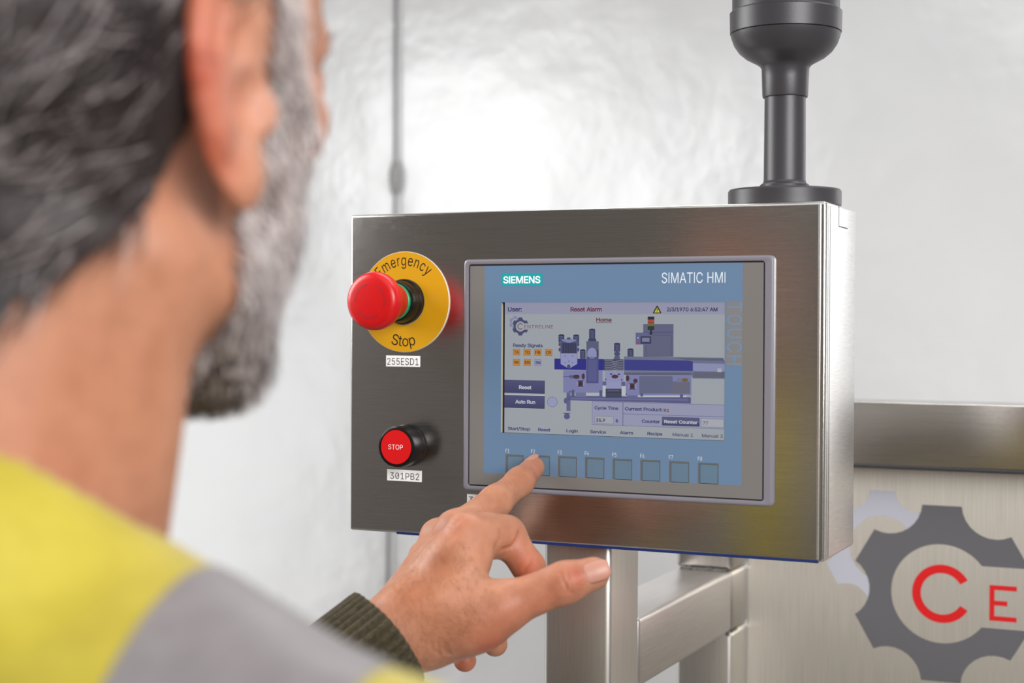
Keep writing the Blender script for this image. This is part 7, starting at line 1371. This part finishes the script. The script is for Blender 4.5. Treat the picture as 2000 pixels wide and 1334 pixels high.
# ribbed cuff of the left sleeve
def cuff(c_open, axis, ax1, ax2, r1, r2, length, ribs=34):
    V, F = [], []; n = ribs*10
    prof = [(-3, -6.5), (0, -3.2), (1.2, -.8), (.2, .6), (-4, 1.0), (-12, 1.0), (-22, 1.2), (-34, 1.6), (-48, 2.6), (-length, 4.5)]
    for (s_, dr) in prof:
        for k in range(n):
            a = 2*math.pi*k/n
            rb = 2.6*(abs(math.cos(ribs*a/2))**.7-.6)*(0.3 if dr < -2 else 1)
            wob = 1.2*math.sin(3*a+1)+.8*math.sin(5*a)
            V.append(c_open+axis*(s_+.5*math.cos(2*a))+ax1*math.cos(a)*(r1+dr+rb+wob)+ax2*math.sin(a)*(r2+dr+rb+wob))
    for i in range(len(prof)-1):
        for k in range(n):
            k2 = (k+1) % n
            F.append([i*n+k, i*n+k2, (i+1)*n+k2, (i+1)*n+k])
    return np.array(V), F
ca = unit(np.cross(fore, dorsal)); cdn = np.cross(ca, fore)
cV, cF = cuff(WR-fore*CUFF_BACK+hand_across*13, fore, ca, cdn, CUFF_R[0], CUFF_R[1], 66)
mesh('cuff', cV, cF, 'knit', sweater, 180)
# hi-vis vest: a shell over the trunk, open at the neck and arms
b = torso(Body(), 9)
arm_in = lambda X, Y, Z: None
def vest_cut(f, X, Y, Z):
    dx, dy, dz = X-BC[0], Y-BC[1], Z-BC[2]
    R_ = dx*br[0]+dy*br[1]; F_ = dx*bf[0]+dy*bf[1]
    shell_ = f
    arm = np.maximum(np.abs(R_)-(206+0.06*dz), -1e3+0*dz)
    front_v = -1e3
    hem = (-560)-dz
    neck = 62-np.sqrt((dx+0)**2+(dy-14)**2)+0*dz
    neck = np.where(dz > 24, neck, -50)
    return np.maximum(np.maximum(np.maximum(shell_, arm), hem), neck)
vV, vF = b.mesh(4.0, cut=vest_cut)
vV = relax(vV, vF, 1)
vn = vnormals(vV, vF)
vV = vV+vn*((noise3(vV, 55, 9)-.5)*6)[:, None]
vest = mesh('vest', vV, vF.tolist(), 'vest_yellow', man, 180, label='yellow hi-vis vest')
# reflective bands over the shoulders and round the body: strips cut from the vest's own surface
def band(planes):
    bm = bmesh.new()
    bm.from_mesh(vest.data)
    for co, no in planes:      # keep the side the normal points away from
        bmesh.ops.bisect_plane(bm, geom=bm.verts[:]+bm.edges[:]+bm.faces[:], plane_co=Vector(W(co)-origin_of(vest)), plane_no=Vector(no), clear_outer=True)
    bm.normal_update()
    for v in bm.verts: v.co += v.normal*0.0009
    me = bpy.data.meshes.new('reflective_band'); bm.to_mesh(me); bm.free()
    me.materials.append(MATS['band_grey'])
    me.polygons.foreach_set('use_smooth', np.ones(len(me.polygons), bool))
    o = bpy.data.objects.new('reflective_band', me); COL.objects.link(o); o.parent = vest
    o['label'] = 'silver grey reflective band'
for s_ in (-1, 1):
    band([(bl_(BAND[0]*s_, 10, 0), -(br*s_+bf*BAND[2])), (bl_(BAND[1]*s_, 10, 0), br*s_+bf*BAND[3]), (bl_(0, 0, -330), -bu)])
band([(bl_(0, 0, -330), bu), (bl_(0, 0, -382), -bu)])
# trousers and boots
b = Body()
for s_ in (-1, 1):
    b.cap(bl_(82*s_, 5, -560), bl_(92*s_, 14, -1010), 86, 60, 30); b.cap(bl_(92*s_, 14, -1010), bl_(96*s_, -8, -1400), 60, 54, 20)
b.ell(bl_(0, 5, -560), (158, 108, 80), 30, 1, [br, bf, bu])
pV, pF = b.mesh(10.0, cut=lambda f, X, Y, Z: np.maximum(f, (FLOOR+70)-Z))
mesh('trousers', pV, pF.tolist(), 'trouser', man, 180)
for s_ in (-1, 1):
    b = Body(); c = bl_(97*s_, 0, 0); c[2] = FLOOR
    b.cap(c+bf*-25+hu*42, c+bf*120+hu*34, 40, 36, 20); b.cap(c+bf*-10+hu*50, c+bf*-8+hu*150, 46, 46, 20); b.ell(c+bf*150+hu*32, (40, 42, 30), 15, 1, [br, bf, bu])
    oV, oF = b.mesh(7.0, cut=lambda f, X, Y, Z: np.maximum(f, (FLOOR+0.5)-Z))
    mesh('boot', oV, oF.tolist(), 'boot', man, 180)
